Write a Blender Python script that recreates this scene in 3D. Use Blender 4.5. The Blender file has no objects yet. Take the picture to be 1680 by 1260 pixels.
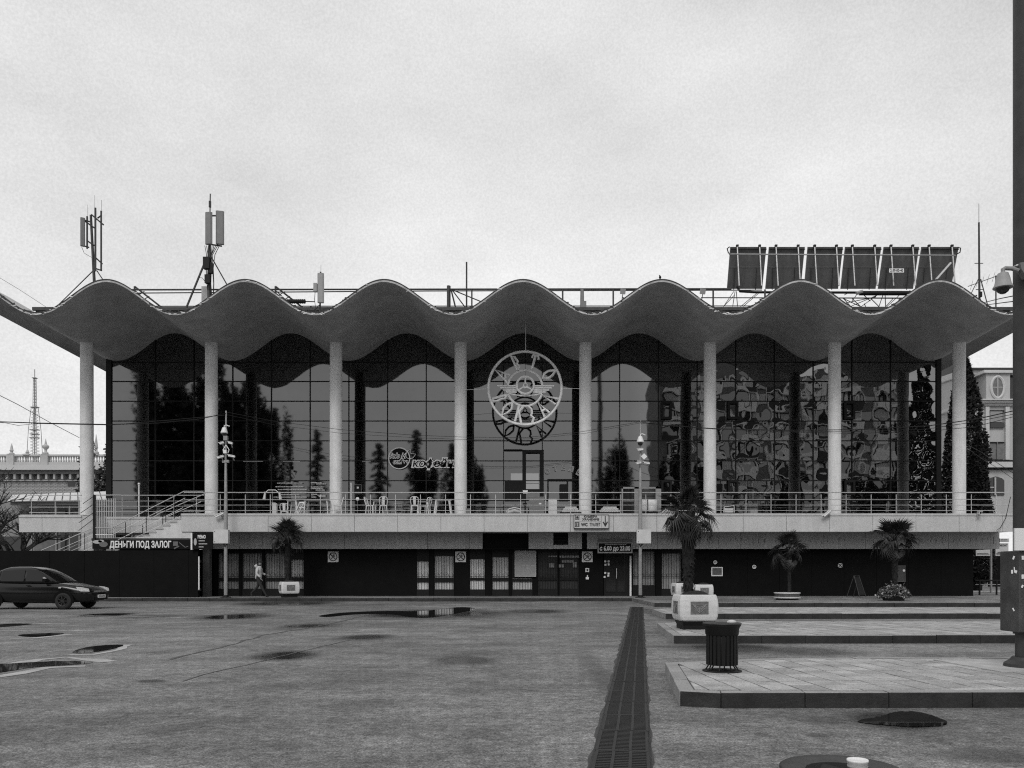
import bpy, bmesh, math, random
from mathutils import Vector, Matrix, Euler
R = math.radians
rnd = random.Random(7)
S = bpy.context.scene
COL = S.collection

# ------------------------------------------------------------------ camera
F = 1350.0            # focal length in pixels of the 1680 wide photograph
CX, HY, EYE = 858.0, 939.0, 1.3
cam_d = bpy.data.cameras.new('camera')
cam_d.sensor_width = 36.0
cam_d.lens = F/1680*36
cam_d.shift_x = -18/1680
cam_d.shift_y = 309/1680
cam_d.clip_end = 3000
cam = bpy.data.objects.new('camera', cam_d)
cam.location = (0, 0, EYE)
cam.rotation_euler = (R(90), 0, 0)
COL.objects.link(cam)
S.camera = cam

# ------------------------------------------------------------------ sky, sun, exposure
SUN_EL, SUN_AZ = 44, 195      # sun high, behind the camera, veiled by cloud
w = bpy.data.worlds.new('World'); S.world = w; w.use_nodes = True
nt = w.node_tree; nt.nodes.clear()
def N(t, **k):
    n = nt.nodes.new(t)
    for a, b in k.items(): setattr(n, a, b)
    return n
L = lambda a, b: nt.links.new(a, b)
sky = N('ShaderNodeTexSky', sky_type='NISHITA'); sky.sun_disc = False
sky.sun_elevation = R(SUN_EL); sky.sun_rotation = R(SUN_AZ); sky.dust_density = 6; sky.ozone_density = 1
bwn = N('ShaderNodeRGBToBW'); L(sky.outputs[0], bwn.inputs[0])
tc = N('ShaderNodeTexCoord')
mp = N('ShaderNodeMapping'); mp.inputs['Scale'].default_value = (1, 1, 2.2)
L(tc.outputs['Generated'], mp.inputs[0])
n1 = N('ShaderNodeTexNoise'); n1.inputs['Scale'].default_value = 2.3; n1.inputs['Detail'].default_value = 7; n1.inputs['Roughness'].default_value = .55
L(mp.outputs[0], n1.inputs['Vector'])
rmp = N('ShaderNodeMapRange'); rmp.inputs['From Min'].default_value = .3; rmp.inputs['From Max'].default_value = .72
rmp.inputs['To Min'].default_value = 7.4; rmp.inputs['To Max'].default_value = 10.6
L(n1.outputs[0], rmp.inputs['Value'])
mx = N('ShaderNodeMix', data_type='FLOAT'); mx.inputs[0].default_value = .93    # cloud cover over the clear sky
L(bwn.outputs[0], mx.inputs[2]); L(rmp.outputs[0], mx.inputs[3])
sx = N('ShaderNodeSeparateXYZ'); L(tc.outputs['Generated'], sx.inputs[0])
mr = N('ShaderNodeMapRange'); mr.inputs['From Min'].default_value = .15; mr.inputs['From Max'].default_value = .55
mr.inputs['To Min'].default_value = 1.0; mr.inputs['To Max'].default_value = .82
L(sx.outputs['Z'], mr.inputs['Value'])
mul0 = N('ShaderNodeMath', operation='MULTIPLY'); L(mx.outputs[0], mul0.inputs[0]); L(mr.outputs[0], mul0.inputs[1])
n3 = N('ShaderNodeTexNoise'); n3.inputs['Scale'].default_value = 430; n3.inputs['Detail'].default_value = 2; n3.inputs['Roughness'].default_value = .7
L(tc.outputs['Generated'], n3.inputs['Vector'])          # fine mottling of the cloud
m3 = N('ShaderNodeMapRange'); m3.inputs['From Min'].default_value = .3; m3.inputs['From Max'].default_value = .7
m3.inputs['To Min'].default_value = .93; m3.inputs['To Max'].default_value = 1.07; L(n3.outputs[0], m3.inputs['Value'])
mul = N('ShaderNodeMath', operation='MULTIPLY'); L(mul0.outputs[0], mul.inputs[0]); L(m3.outputs[0], mul.inputs[1])
bg = N('ShaderNodeBackground'); bg.inputs['Strength'].default_value = .1
L(mul.outputs[0], bg.inputs['Color'])
wo = N('ShaderNodeOutputWorld'); L(bg.outputs[0], wo.inputs[0])

sun_d = bpy.data.lights.new('sun', 'SUN'); sun_d.energy = 1.4; sun_d.angle = R(25); sun_d.color = (1, .99, .98)
sun = bpy.data.objects.new('sun', sun_d); COL.objects.link(sun)
sun.rotation_euler = (R(90-SUN_EL), 0, R(-14))
S.view_settings.view_transform = 'Standard'; S.view_settings.look = 'None'
S.view_settings.exposure = .05; S.view_settings.gamma = 1
S.cycles.use_denoising = False; S.cycles.filter_width = 1.15; S.cycles.max_bounces = 8; S.cycles.transparent_max_bounces = 12
S.cycles.caustics_reflective = False; S.cycles.caustics_refractive = False

# ------------------------------------------------------------------ helpers
def at(px, py, d):
    return Vector(((px-CX)*d/F, d, EYE+(HY-py)*d/F))
def gr(px, py, z=0.0):
    d = F*(EYE-z)/(py-HY)
    return Vector(((px-CX)*d/F, d, z))
def PX(px, d): return (px-CX)*d/F
def PZ(py, d): return EYE+(HY-py)*d/F

MATS = {}
def mat(name, col=.3, rough=.6, metal=0., spec=.5, noise=0., nscale=8., bump=0., bscale=30., speck=0., emit=0., streak=0.):
    """procedural grey material; noise = broad tonal variation, speck = fine grain, streak = vertical runs"""
    if name in MATS: return MATS[name]
    m = bpy.data.materials.new(name); m.use_nodes = True
    t = m.node_tree; b = t.nodes['Principled BSDF']
    b.inputs['Base Color'].default_value = (col, col, col, 1)
    b.inputs['Roughness'].default_value = rough; b.inputs['Metallic'].default_value = metal
    b.inputs['Specular IOR Level'].default_value = spec
    geo = t.nodes.new('ShaderNodeTexCoord')
    def nn(scale, det=6, vec=None, rg=.6):
        n = t.nodes.new('ShaderNodeTexNoise'); n.inputs['Scale'].default_value = scale; n.inputs['Detail'].default_value = det
        n.inputs['Roughness'].default_value = rg
        t.links.new(vec or geo.outputs['Object'], n.inputs['Vector']); return n.outputs[0]
    def math_(op, a, bb):
        n = t.nodes.new('ShaderNodeMath'); n.operation = op
        for i, v in enumerate((a, bb)):
            if isinstance(v, (int, float)): n.inputs[i].default_value = v
            else: t.links.new(v, n.inputs[i])
        return n.outputs[0]
    fac = None
    def addf(src, amp):
        nonlocal fac
        v = math_('MULTIPLY', math_('SUBTRACT', src, .5), 2*amp)
        fac = math_('ADD', v, 1.0) if fac is None else math_('MULTIPLY', fac, math_('ADD', v, 1.0))
    if noise: addf(nn(nscale), noise*2)
    if speck: addf(nn(nscale*22, 2), speck*2)
    if streak:
        mpp = t.nodes.new('ShaderNodeMapping'); mpp.inputs['Scale'].default_value = (1, 1, .12)
        t.links.new(geo.outputs['Object'], mpp.inputs[0]); addf(nn(5, 5, mpp.outputs[0]), streak*2)
    if fac is not None:
        c = t.nodes.new('ShaderNodeCombineColor'); v = math_('MAXIMUM', math_('MULTIPLY', fac, col), .001)
        for i in range(3): t.links.new(v, c.inputs[i])
        t.links.new(c.outputs[0], b.inputs['Base Color'])
    if bump:
        bn = t.nodes.new('ShaderNodeBump'); bn.inputs['Strength'].default_value = bump; bn.inputs['Distance'].default_value = .01
        t.links.new(nn(bscale, 4), bn.inputs['Height']); t.links.new(bn.outputs[0], b.inputs['Normal'])
    if emit:
        b.inputs['Emission Color'].default_value = (1, 1, 1, 1); b.inputs['Emission Strength'].default_value = emit
    MATS[name] = m
    return m

class MB:
    def __init__(s): s.v = []; s.f = []; s.mi = []; s.m = 0
    def add(s, vs, fs):
        o = len(s.v); s.v += [tuple(v) for v in vs]; s.f += [tuple(o+i for i in f) for f in fs]; s.mi += [s.m]*len(fs); return s
    def box(s, x0, x1, y0, y1, z0, z1):
        return s.add([(x0,y0,z0),(x1,y0,z0),(x1,y1,z0),(x0,y1,z0),(x0,y0,z1),(x1,y0,z1),(x1,y1,z1),(x0,y1,z1)],
                     [(0,3,2,1),(4,5,6,7),(0,1,5,4),(1,2,6,5),(2,3,7,6),(3,0,4,7)])
    def cbox(s, c, sx, sy, sz, rot=None):
        M = rot.to_matrix() if rot else Matrix.Identity(3); c = Vector(c); vs = []
        for k in ((-1,-1,-1),(1,-1,-1),(1,1,-1),(-1,1,-1),(-1,-1,1),(1,-1,1),(1,1,1),(-1,1,1)):
            vs.append(c + M @ Vector((k[0]*sx/2, k[1]*sy/2, k[2]*sz/2)))
        return s.add(vs, [(0,3,2,1),(4,5,6,7),(0,1,5,4),(1,2,6,5),(2,3,7,6),(3,0,4,7)])
    def tube(s, p0, p1, r, n=6, r2=None, cap=True):
        p0, p1 = Vector(p0), Vector(p1); d = (p1-p0)
        if d.length < 1e-6: return s
        q = d.to_track_quat('Z', 'Y'); r2 = r if r2 is None else r2; vs = []
        for i in range(n):
            a = 2*math.pi*(i+.5)/n; u = q @ Vector((math.cos(a), math.sin(a), 0))
            vs.append(p0+u*r)
        for i in range(n):
            a = 2*math.pi*(i+.5)/n; u = q @ Vector((math.cos(a), math.sin(a), 0))
            vs.append(p1+u*r2)
        fs = [(i, (i+1) % n, n+(i+1) % n, n+i) for i in range(n)]
        if cap: fs += [tuple(reversed(range(n))), tuple(range(n, 2*n))]
        return s.add(vs, fs)
    def path(s, pts, r, n=6, closed=False):
        """one continuous swept tube"""
        pts = [Vector(p) for p in pts]; m = len(pts); vs = []; fs = []
        rr = r if isinstance(r, (list, tuple)) else [r]*m
        up = Vector((0, 1, 0))
        for i, p in enumerate(pts):
            a = pts[(i-1) % m] if (i or closed) else p; b = pts[(i+1) % m] if (i < m-1 or closed) else p
            t = (b-a).normalized() if (b-a).length > 1e-9 else Vector((0, 0, 1))
            if abs(t.dot(up)) > .95: up = Vector((1, 0, 0)) if abs(t.x) < .9 else Vector((0, 0, 1))
            u = t.cross(up).normalized(); v = u.cross(t).normalized(); up = v
            for k in range(n):
                an = 2*math.pi*(k+.5)/n; vs.append(p+(u*math.cos(an)+v*math.sin(an))*rr[i])
        for i in range(m if closed else m-1):
            j = (i+1) % m
            for k in range(n): fs.append((i*n+k, i*n+(k+1) % n, j*n+(k+1) % n, j*n+k))
        if not closed: fs += [tuple(reversed(range(n))), tuple(range((m-1)*n, m*n))]
        return s.add(vs, fs)
    def lathe(s, prof, n=20, c=(0, 0, 0)):
        c = Vector(c); vs = []; fs = []; m = len(prof)
        for r, z in prof:
            for k in range(n):
                a = 2*math.pi*k/n; vs.append(c+Vector((r*math.cos(a), r*math.sin(a), z)))
        for i in range(m-1):
            for k in range(n): fs.append((i*n+k, i*n+(k+1) % n, (i+1)*n+(k+1) % n, (i+1)*n+k))
        fs += [tuple(reversed(range(n))), tuple(range((m-1)*n, m*n))]
        return s.add(vs, fs)
    def prism(s, pts, y0, y1):
        """outline in x,z extruded along y"""
        n = len(pts)
        vs = [(x, y0, z) for x, z in pts]+[(x, y1, z) for x, z in pts]
        return s.add(vs, [tuple(range(n)), tuple(reversed(range(n, 2*n)))]+[(i, n+i, n+(i+1) % n, (i+1) % n) for i in range(n)])
    def slab(s, pts, z0, z1):
        """outline in x,y extruded along z"""
        n = len(pts)
        vs = [(p[0], p[1], z0) for p in pts]+[(p[0], p[1], z1) for p in pts]
        return s.add(vs, [tuple(reversed(range(n))), tuple(range(n, 2*n))]+[(i, (i+1) % n, n+(i+1) % n, n+i) for i in range(n)])
    def mesh(s, name, mats, smooth=False, off=(0, 0, 0)):
        me = bpy.data.meshes.new(name); o = Vector(off)
        me.from_pydata([Vector(v)-o for v in s.v], [], s.f)
        for m in (mats if isinstance(mats, (list, tuple)) else [mats]): me.materials.append(m)
        if isinstance(mats, (list, tuple)): me.polygons.foreach_set('material_index', s.mi)
        bm = bmesh.new(); bm.from_mesh(me); bmesh.ops.recalc_face_normals(bm, faces=bm.faces); bm.to_mesh(me); bm.free()
        if smooth: me.polygons.foreach_set('use_smooth', [True]*len(me.polygons))
        me.update(); return me
    def build(s, name, mats, parent=None, world=True, smooth=False, bevel=0):
        off = wloc(parent) if (parent is not None and world) else Vector((0, 0, 0))
        o = bpy.data.objects.new(name, s.mesh(name, mats, smooth, off)); COL.objects.link(o)
        if parent is not None: o.parent = parent
        if smooth:
            md = o.modifiers.new('e', 'EDGE_SPLIT'); md.split_angle = R(35)
        if bevel:
            md = o.modifiers.new('b', 'BEVEL'); md.width = bevel; md.segments = 2; md.limit_method = 'ANGLE'; md.angle_limit = R(40)
        return o
def wloc(o):
    v = Vector((0, 0, 0))
    while o is not None: v += o.location; o = o.parent
    return v
def tag(o, label=None, cat=None, group=None, kind=None):
    if label: o['label'] = label
    if cat: o['category'] = cat
    if group: o['group'] = group
    if kind: o['kind'] = kind
    return o
def thing(name, label, cat, loc=(0, 0, 0), rz=0, group=None):
    o = bpy.data.objects.new(name, None); COL.objects.link(o); o.empty_display_size = .1
    o.location = loc; o.rotation_euler = (0, 0, rz); return tag(o, label, cat, group)
def struct(o): o['kind'] = 'structure'; return o
def inst(name, me, parent, loc=(0, 0, 0), rot=None, sc=None):
    o = bpy.data.objects.new(name, me); COL.objects.link(o); o.parent = parent; o.location = loc
    if rot is not None: o.rotation_euler = rot
    if sc is not None: o.scale = sc if isinstance(sc, (tuple, list)) else (sc, sc, sc)
    return o
def dup(root, loc, rz, label=None, group=None, scale=None):
    r = root.copy(); COL.objects.link(r); r.location = loc; r.rotation_euler = (0, 0, rz)
    if label: r['label'] = label
    if group: r['group'] = group
    if scale: r.scale = (scale,)*3
    for ch in list(root.children):
        c = ch.copy(); COL.objects.link(c); c.parent = r
        for g in ch.children:
            d = g.copy(); COL.objects.link(d); d.parent = c
    return r
def text(name, s, size, loc, m, parent=None, extrude=.004, offset=0., align='CENTER', width=None, rot=None, shear=0., world=True):
    cu = bpy.data.curves.new(name, 'FONT'); cu.body = s; cu.size = size; cu.extrude = extrude; cu.offset = offset
    cu.align_x = align; cu.align_y = 'CENTER'; cu.shear = shear; cu.resolution_u = 3
    o = bpy.data.objects.new(name, cu); COL.objects.link(o)
    dg = bpy.context.evaluated_depsgraph_get(); me = bpy.data.meshes.new_from_object(o.evaluated_get(dg))
    bpy.data.objects.remove(o); bpy.data.curves.remove(cu)
    if width and me.vertices:
        xs = [v.co.x for v in me.vertices]; k = width/(max(xs)-min(xs)); c = (max(xs)+min(xs))/2
        for v in me.vertices: v.co.x = (v.co.x-c)*k
    me.materials.clear(); me.materials.append(m)
    o = bpy.data.objects.new(name, me); COL.objects.link(o)
    if parent is not None:
        o.parent = parent; o.location = Vector(loc)-(wloc(parent) if world else Vector((0, 0, 0)))
    else: o.location = loc
    o.rotation_euler = rot or (R(90), 0, 0)
    return o

# ------------------------------------------------------------------ materials
M_conc = mat('canopy concrete', .42, .9, spec=.2, noise=.2, nscale=1.2, speck=.12, bump=.25, bscale=14)
M_edge = mat('weathered canopy edge', .42, .9, spec=.2, noise=.5, nscale=3.2, speck=.25, bump=.6, bscale=20)
M_colm = mat('pebbledash column', .68, .9, spec=.2, noise=.1, nscale=2, speck=.22, bump=.6, bscale=45, streak=.1)
M_stone = mat('light stone facing', .5, .8, spec=.3, noise=.07, nscale=1.4, speck=.2, streak=.07, bump=.2, bscale=60)
M_stone2 = mat('grey stone facing', .42, .8, spec=.3, noise=.1, nscale=1.4, speck=.2, streak=.12, bump=.2, bscale=60)
M_render = mat('rough white render', .6, .9, spec=.2, noise=.12, nscale=3, speck=.3, bump=.9, bscale=25)
M_black = mat('black wall cladding', .006, .5, spec=.08, noise=.25, nscale=2, speck=.3, bump=.3, bscale=12)
M_dark = mat('dark painted metal', .010, .55, spec=.2, noise=.2, nscale=5)
M_roofdark = mat('bitumen roofing', .06, .9, spec=.2, noise=.3, nscale=4, speck=.2)
M_steel = mat('brushed steel rail', .62, .35, metal=.7, noise=.05, nscale=3)
M_galv = mat('galvanised steel', .33, .45, metal=.6, noise=.2, nscale=7, speck=.1)
M_rust = mat('old painted steel', .04, .6, metal=.2, noise=.35, nscale=6, speck=.2)
M_white = mat('white paint', .75, .5, noise=.08, nscale=4, speck=.06)
M_off = mat('off white plastic', .55, .5, noise=.1, nscale=6, speck=.06)
M_grey = mat('grey plastic', .25, .5, noise=.12, nscale=6, speck=.1)
M_mid = mat('mid grey panel', .16, .5, noise=.15, nscale=5, speck=.12)
M_leaf = mat('palm leaf', .02, .5, spec=.4, noise=.4, nscale=3)
M_leaf2 = mat('dry palm leaf', .07, .7, spec=.2, noise=.4, nscale=3)
M_conif = mat('conifer foliage', .022, .8, spec=.15, noise=.45, nscale=1.5)
M_tree = mat('tree foliage', .055, .8, spec=.15, noise=.45, nscale=1.2)
M_bark = mat('bark', .06, .95, spec=.1, noise=.4, nscale=8, bump=1, bscale=25)
M_trunk = mat('fibrous palm trunk', .025, .95, spec=.1, noise=.5, nscale=12, bump=1, bscale=40)
M_soil = mat('soil', .03, .95, spec=.1, noise=.4, nscale=20, bump=1, bscale=60)
M_old = mat('old plaster wall', .27, .9, spec=.2, noise=.28, nscale=.8, speck=.12, streak=.15)
M_plas = mat('cream plaster', .42, .9, spec=.2, noise=.08, nscale=.6, speck=.1, streak=.08)
M_plasd = mat('cream plaster moulding', .52, .9, spec=.2, noise=.08, nscale=.6, speck=.1)
M_slate = mat('slate mansard', .035, .7, spec=.3, noise=.3, nscale=2, speck=.25)
M_win = mat('dark window glass', .02, .06, spec=.6)
M_winl = mat('curtained window', .13, .2, spec=.5, noise=.3, nscale=3)
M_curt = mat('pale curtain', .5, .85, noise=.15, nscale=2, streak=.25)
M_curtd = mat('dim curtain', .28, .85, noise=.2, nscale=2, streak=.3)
M_lamp = mat('lit fluorescent tube', .8, .5, emit=1.1)
M_kerbf = mat('dark kerb face', .035, .7, spec=.2, noise=.4, nscale=5, speck=.4, bump=.5, bscale=40)  # kerb sides are coloured darker than the tops
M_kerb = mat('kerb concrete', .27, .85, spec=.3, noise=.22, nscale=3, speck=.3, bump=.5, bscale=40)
M_slabs = [mat('paving slab '+n, c, .8, spec=.3, noise=.3, nscale=3.5, speck=.45, bump=.5, bscale=50) for n, c in (('a', .33), ('b', .38), ('c', .29))]
M_tarp = mat('crumpled sheet', .55, .7, noise=.15, nscale=6, bump=1, bscale=12)
M_skin = mat('skin', .22, .6)
M_coat = mat('light quilted jacket', .5, .85, noise=.12, nscale=9, bump=.6, bscale=14)
M_trou = mat('dark trousers', .025, .9, noise=.2, nscale=9)
M_carp = mat('black car paint', .006, .14, spec=.45, noise=.1, nscale=3)
M_carg = mat('car window glass', .008, .05, spec=.4)
M_tyre = mat('tyre rubber', .014, .85, noise=.2, nscale=20)
M_rim = mat('wheel rim', .04, .4, metal=.5)
M_lens = mat('headlamp lens', .6, .12, spec=.8, noise=.4, nscale=25)
M_chrome = mat('chrome', .5, .15, metal=1)
M_solar = mat('collector backing sheet', .085, .55, noise=.12, nscale=5, speck=.2, streak=.3)

# facade glass: a thin tinted pane, mirror of its surroundings, each pane slightly warped
m = bpy.data.materials.new('tinted facade glass'); m.use_nodes = True; MATS['glass'] = m; M_glass = m
t = m.node_tree; t.nodes.clear()
o_ = t.nodes.new('ShaderNodeOutputMaterial'); mixs = t.nodes.new('ShaderNodeMixShader')
tr = t.nodes.new('ShaderNodeBsdfTransparent'); tr.inputs[0].default_value = (.2, .2, .2, 1)
gl = t.nodes.new('ShaderNodeBsdfGlossy'); gl.inputs['Roughness'].default_value = .035; gl.inputs['Color'].default_value = (1, 1, 1, 1)
fr = t.nodes.new('ShaderNodeFresnel'); fr.inputs['IOR'].default_value = 2.0
geo = t.nodes.new('ShaderNodeNewGeometry'); oi = t.nodes.new('ShaderNodeObjectInfo')
cmb = t.nodes.new('ShaderNodeCombineXYZ'); ml = t.nodes.new('ShaderNodeMath'); ml.operation = 'MULTIPLY'; ml.inputs[1].default_value = 90
t.links.new(oi.outputs['Random'], ml.inputs[0])
for i in range(3): t.links.new(ml.outputs[0], cmb.inputs[i])
va = t.nodes.new('ShaderNodeVectorMath'); va.operation = 'ADD'; t.links.new(geo.outputs['Position'], va.inputs[0]); t.links.new(cmb.outputs[0], va.inputs[1])
nz = t.nodes.new('ShaderNodeTexNoise'); nz.inputs['Scale'].default_value = 1.65; nz.inputs['Detail'].default_value = 0
t.links.new(va.outputs[0], nz.inputs['Vector'])
bp = t.nodes.new('ShaderNodeBump'); bp.inputs['Strength'].default_value = 1; bp.inputs['Distance'].default_value = .0037
sxp = t.nodes.new('ShaderNodeSeparateXYZ'); t.links.new(geo.outputs['Position'], sxp.inputs[0])
wp = t.nodes.new('ShaderNodeMapRange'); wp.inputs['From Min'].default_value = 5.5; wp.inputs['From Max'].default_value = 8.5; wp.inputs['To Min'].default_value = .12; wp.inputs['To Max'].default_value = 1.0   # the panes of the right half are the wavier ones
t.links.new(sxp.outputs['X'], wp.inputs['Value']); t.links.new(wp.outputs[0], bp.inputs['Strength'])
wq = t.nodes.new('ShaderNodeMapRange'); wq.inputs['From Min'].default_value = 5.5; wq.inputs['From Max'].default_value = 8.5; wq.inputs['To Min'].default_value = 2.15; wq.inputs['To Max'].default_value = 2.75   # and reflect more strongly
t.links.new(sxp.outputs['X'], wq.inputs['Value']); t.links.new(wq.outputs[0], fr.inputs['IOR'])
wr0 = t.nodes.new('ShaderNodeMapRange'); wr0.inputs['From Min'].default_value = 5.5; wr0.inputs['From Max'].default_value = 8.5; wr0.inputs['To Min'].default_value = .03; wr0.inputs['To Max'].default_value = .0
t.links.new(sxp.outputs['X'], wr0.inputs['Value']); t.links.new(wr0.outputs[0], gl.inputs['Roughness'])
t.links.new(nz.outputs[0], bp.inputs['Height']); t.links.new(bp.outputs[0], gl.inputs['Normal'])
t.links.new(fr.outputs[0], mixs.inputs[0]); t.links.new(tr.outputs[0], mixs.inputs[1]); t.links.new(gl.outputs[0], mixs.inputs[2])
t.links.new(mixs.outputs[0], o_.inputs[0])

# still water of the puddles
m = bpy.data.materials.new('puddle water'); m.use_nodes = True; M_water = m
b = m.node_tree.nodes['Principled BSDF']; b.inputs['Base Color'].default_value = (.012, .012, .012, 1); b.inputs['Roughness'].default_value = .03
b.inputs['IOR'].default_value = 1.33

# asphalt: aggregate speckle, broad patches, damp stains of their own shape
def asphalt(name, base, spots):
    m = bpy.data.materials.new(name); m.use_nodes = True; t = m.node_tree; b = t.nodes['Principled BSDF']
    g = t.nodes.new('ShaderNodeNewGeometry')
    def nz(sc, det, rg=.6, vec=None):
        n = t.nodes.new('ShaderNodeTexNoise'); n.inputs['Scale'].default_value = sc; n.inputs['Detail'].default_value = det; n.inputs['Roughness'].default_value = rg
        t.links.new(vec or g.outputs['Position'], n.inputs['Vector']); return n.outputs[0]
    def ma(op, a, bb=0, c=0):
        n = t.nodes.new('ShaderNodeMath'); n.operation = op
        for i, v in enumerate((a, bb, c)):
            if isinstance(v, (int, float)): n.inputs[i].default_value = v
            else: t.links.new(v, n.inputs[i])
        return n.outputs[0]
    def mrng(v, a, bb, c, d):
        n = t.nodes.new('ShaderNodeMapRange'); t.links.new(v, n.inputs['Value'])
        for k, x in zip(('From Min', 'From Max', 'To Min', 'To Max'), (a, bb, c, d)): n.inputs[k].default_value = x
        return n.outputs[0]
    strm = t.nodes.new('ShaderNodeMapping'); strm.inputs['Rotation'].default_value = (0, 0, .5); strm.inputs['Scale'].default_value = (.25, 1.6, 1)
    t.links.new(g.outputs['Position'], strm.inputs[0])
    broad = ma('MULTIPLY', mrng(nz(.22, 6, .65), .32, .68, .62, 1.4), mrng(nz(.9, 5, .6, strm.outputs[0]), .35, .65, .84, 1.14))
    mid = mrng(nz(1.6, 5, .7), .33, .67, .82, 1.18)
    fine = mrng(nz(55, 3, .8), .3, .7, .1, 2.1)
    fine2 = mrng(nz(11, 5, .9), .34, .66, .4, 1.75)
    rough_ = mrng(nz(1.3, 12, .93), .36, .64, .5, 1.55)      # worn aggregate at every scale
    v = ma('MULTIPLY', ma('MULTIPLY', ma('MULTIPLY', ma('MULTIPLY', broad, mid), fine), fine2), rough_)
    mpw = t.nodes.new('ShaderNodeVectorMath'); mpw.operation = 'ADD'
    nv = t.nodes.new('ShaderNodeTexNoise'); nv.inputs['Scale'].default_value = .5; nv.inputs['Detail'].default_value = 4
    t.links.new(g.outputs['Position'], nv.inputs['Vector'])
    vs = t.nodes.new('ShaderNodeVectorMath'); vs.operation = 'SCALE'; vs.inputs['Scale'].default_value = .6
    t.links.new(nv.outputs['Color'], vs.inputs[0]); t.links.new(g.outputs['Position'], mpw.inputs[0]); t.links.new(vs.outputs[0], mpw.inputs[1])
    wet = None
    for (cx, cy, rx, ry, st) in spots:
        mp = t.nodes.new('ShaderNodeMapping'); mp.vector_type = 'POINT'
        mp.inputs['Location'].default_value = (-(cx+.3)/rx, -(cy+.3)/ry, 0); mp.inputs['Scale'].default_value = (1/rx, 1/ry, 0)
        t.links.new(mpw.outputs[0], mp.inputs[0])
        ln = t.nodes.new('ShaderNodeVectorMath'); ln.operation = 'LENGTH'; t.links.new(mp.outputs[0], ln.inputs[0])
        k = mrng(ln.outputs['Value'], .55, 1.15, st, 0)
        wet = k if wet is None else ma('MAXIMUM', wet, k)
    if wet is not None:
        v = ma('MULTIPLY', v, ma('SUBTRACT', 1.0, ma('MULTIPLY', wet, .85)))
        rg = ma('SUBTRACT', .78, ma('MULTIPLY', wet, .77)); t.links.new(rg, b.inputs['Roughness'])
    else: b.inputs['Roughness'].default_value = .8
    c = t.nodes.new('ShaderNodeCombineColor'); vv = ma('MULTIPLY', v, base)
    for i in range(3): t.links.new(vv, c.inputs[i])
    t.links.new(c.outputs[0], b.inputs['Base Color']); b.inputs['Specular IOR Level'].default_value = .35
    bn = t.nodes.new('ShaderNodeBump'); bn.inputs['Strength'].default_value = .8; bn.inputs['Distance'].default_value = .012
    if wet is not None: t.links.new(ma('MAXIMUM', ma('SUBTRACT', .8, wet), 0), bn.inputs['Strength'])
    t.links.new(nz(60, 3, .7), bn.inputs['Height']); t.links.new(bn.outputs[0], b.inputs['Normal'])
    return m
spots_px = [ # centre px, half width px, half height px, strength (laid out on the ground)
    (380,1012,60,6,.9),(505,1027,50,4,.8),(600,1046,55,5,.8),(470,1076,60,9,.9),(760,1083,60,8,.8),(245,1118,32,3,.8),
    (700,1008,150,9,.8),(880,1003,60,4,.7),(470,990,90,4,.8),(170,1009,50,4,.9),(1200,1064,110,9,.75),(1320,1068,90,8,.6),
    (1480,1184,100,22,.75),(1360,1180,60,9,.5),(1350,1205,26,5,.6),(1255,1205,16,4,.5),(1020,1150,30,90,.35),(1090,1010,28,14,.5),
    (90,1100,140,14,.35),(1640,1240,90,16,.6),(470,1222,30,6,.4),(230,1012,60,4,.5)]
spots = []
for (px, py, hw, hh, st) in spots_px:
    c = gr(px, py); e = gr(px+hw, py); n_ = gr(px, py+hh); f_ = gr(px, py-hh)
    spots.append((c.x, (n_.y+f_.y)/2, abs(e.x-c.x), abs(f_.y-n_.y)/2, st))
M_asph = asphalt('asphalt', .13, spots)
M_asph2 = asphalt('far asphalt', .1, [])
M_pave = asphalt('worn pavement concrete', .15, [])
# ================================================================== SETTING: ground
struct(MB().add([(-400,-300,0),(400,-300,0),(400,900,0),(-400,900,0)], [(0,1,2,3)]).build('ground', M_asph))

# pavement along the building (a real step)
D_KL, D_KR = 36.8, 30.9         # kerb line left of the drain and right of it
XS = PX(1061, 33)
pv = MB().slab([(-40, D_KL+.15), (XS-.1, D_KL+.15), (XS, D_KR+.15), (60, D_KR+.15), (60, 52), (-40, 52)], -.05, .15)
pave = struct(pv.build('pavement', M_pave))
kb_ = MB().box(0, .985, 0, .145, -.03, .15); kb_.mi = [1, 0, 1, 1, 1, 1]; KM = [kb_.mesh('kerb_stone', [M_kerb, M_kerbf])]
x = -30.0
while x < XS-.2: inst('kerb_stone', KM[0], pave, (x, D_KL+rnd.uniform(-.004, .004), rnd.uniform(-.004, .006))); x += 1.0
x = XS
while x < 24: inst('kerb_stone', KM[0], pave, (x, D_KR+rnd.uniform(-.004, .004), rnd.uniform(-.004, .006))); x += 1.0

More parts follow.
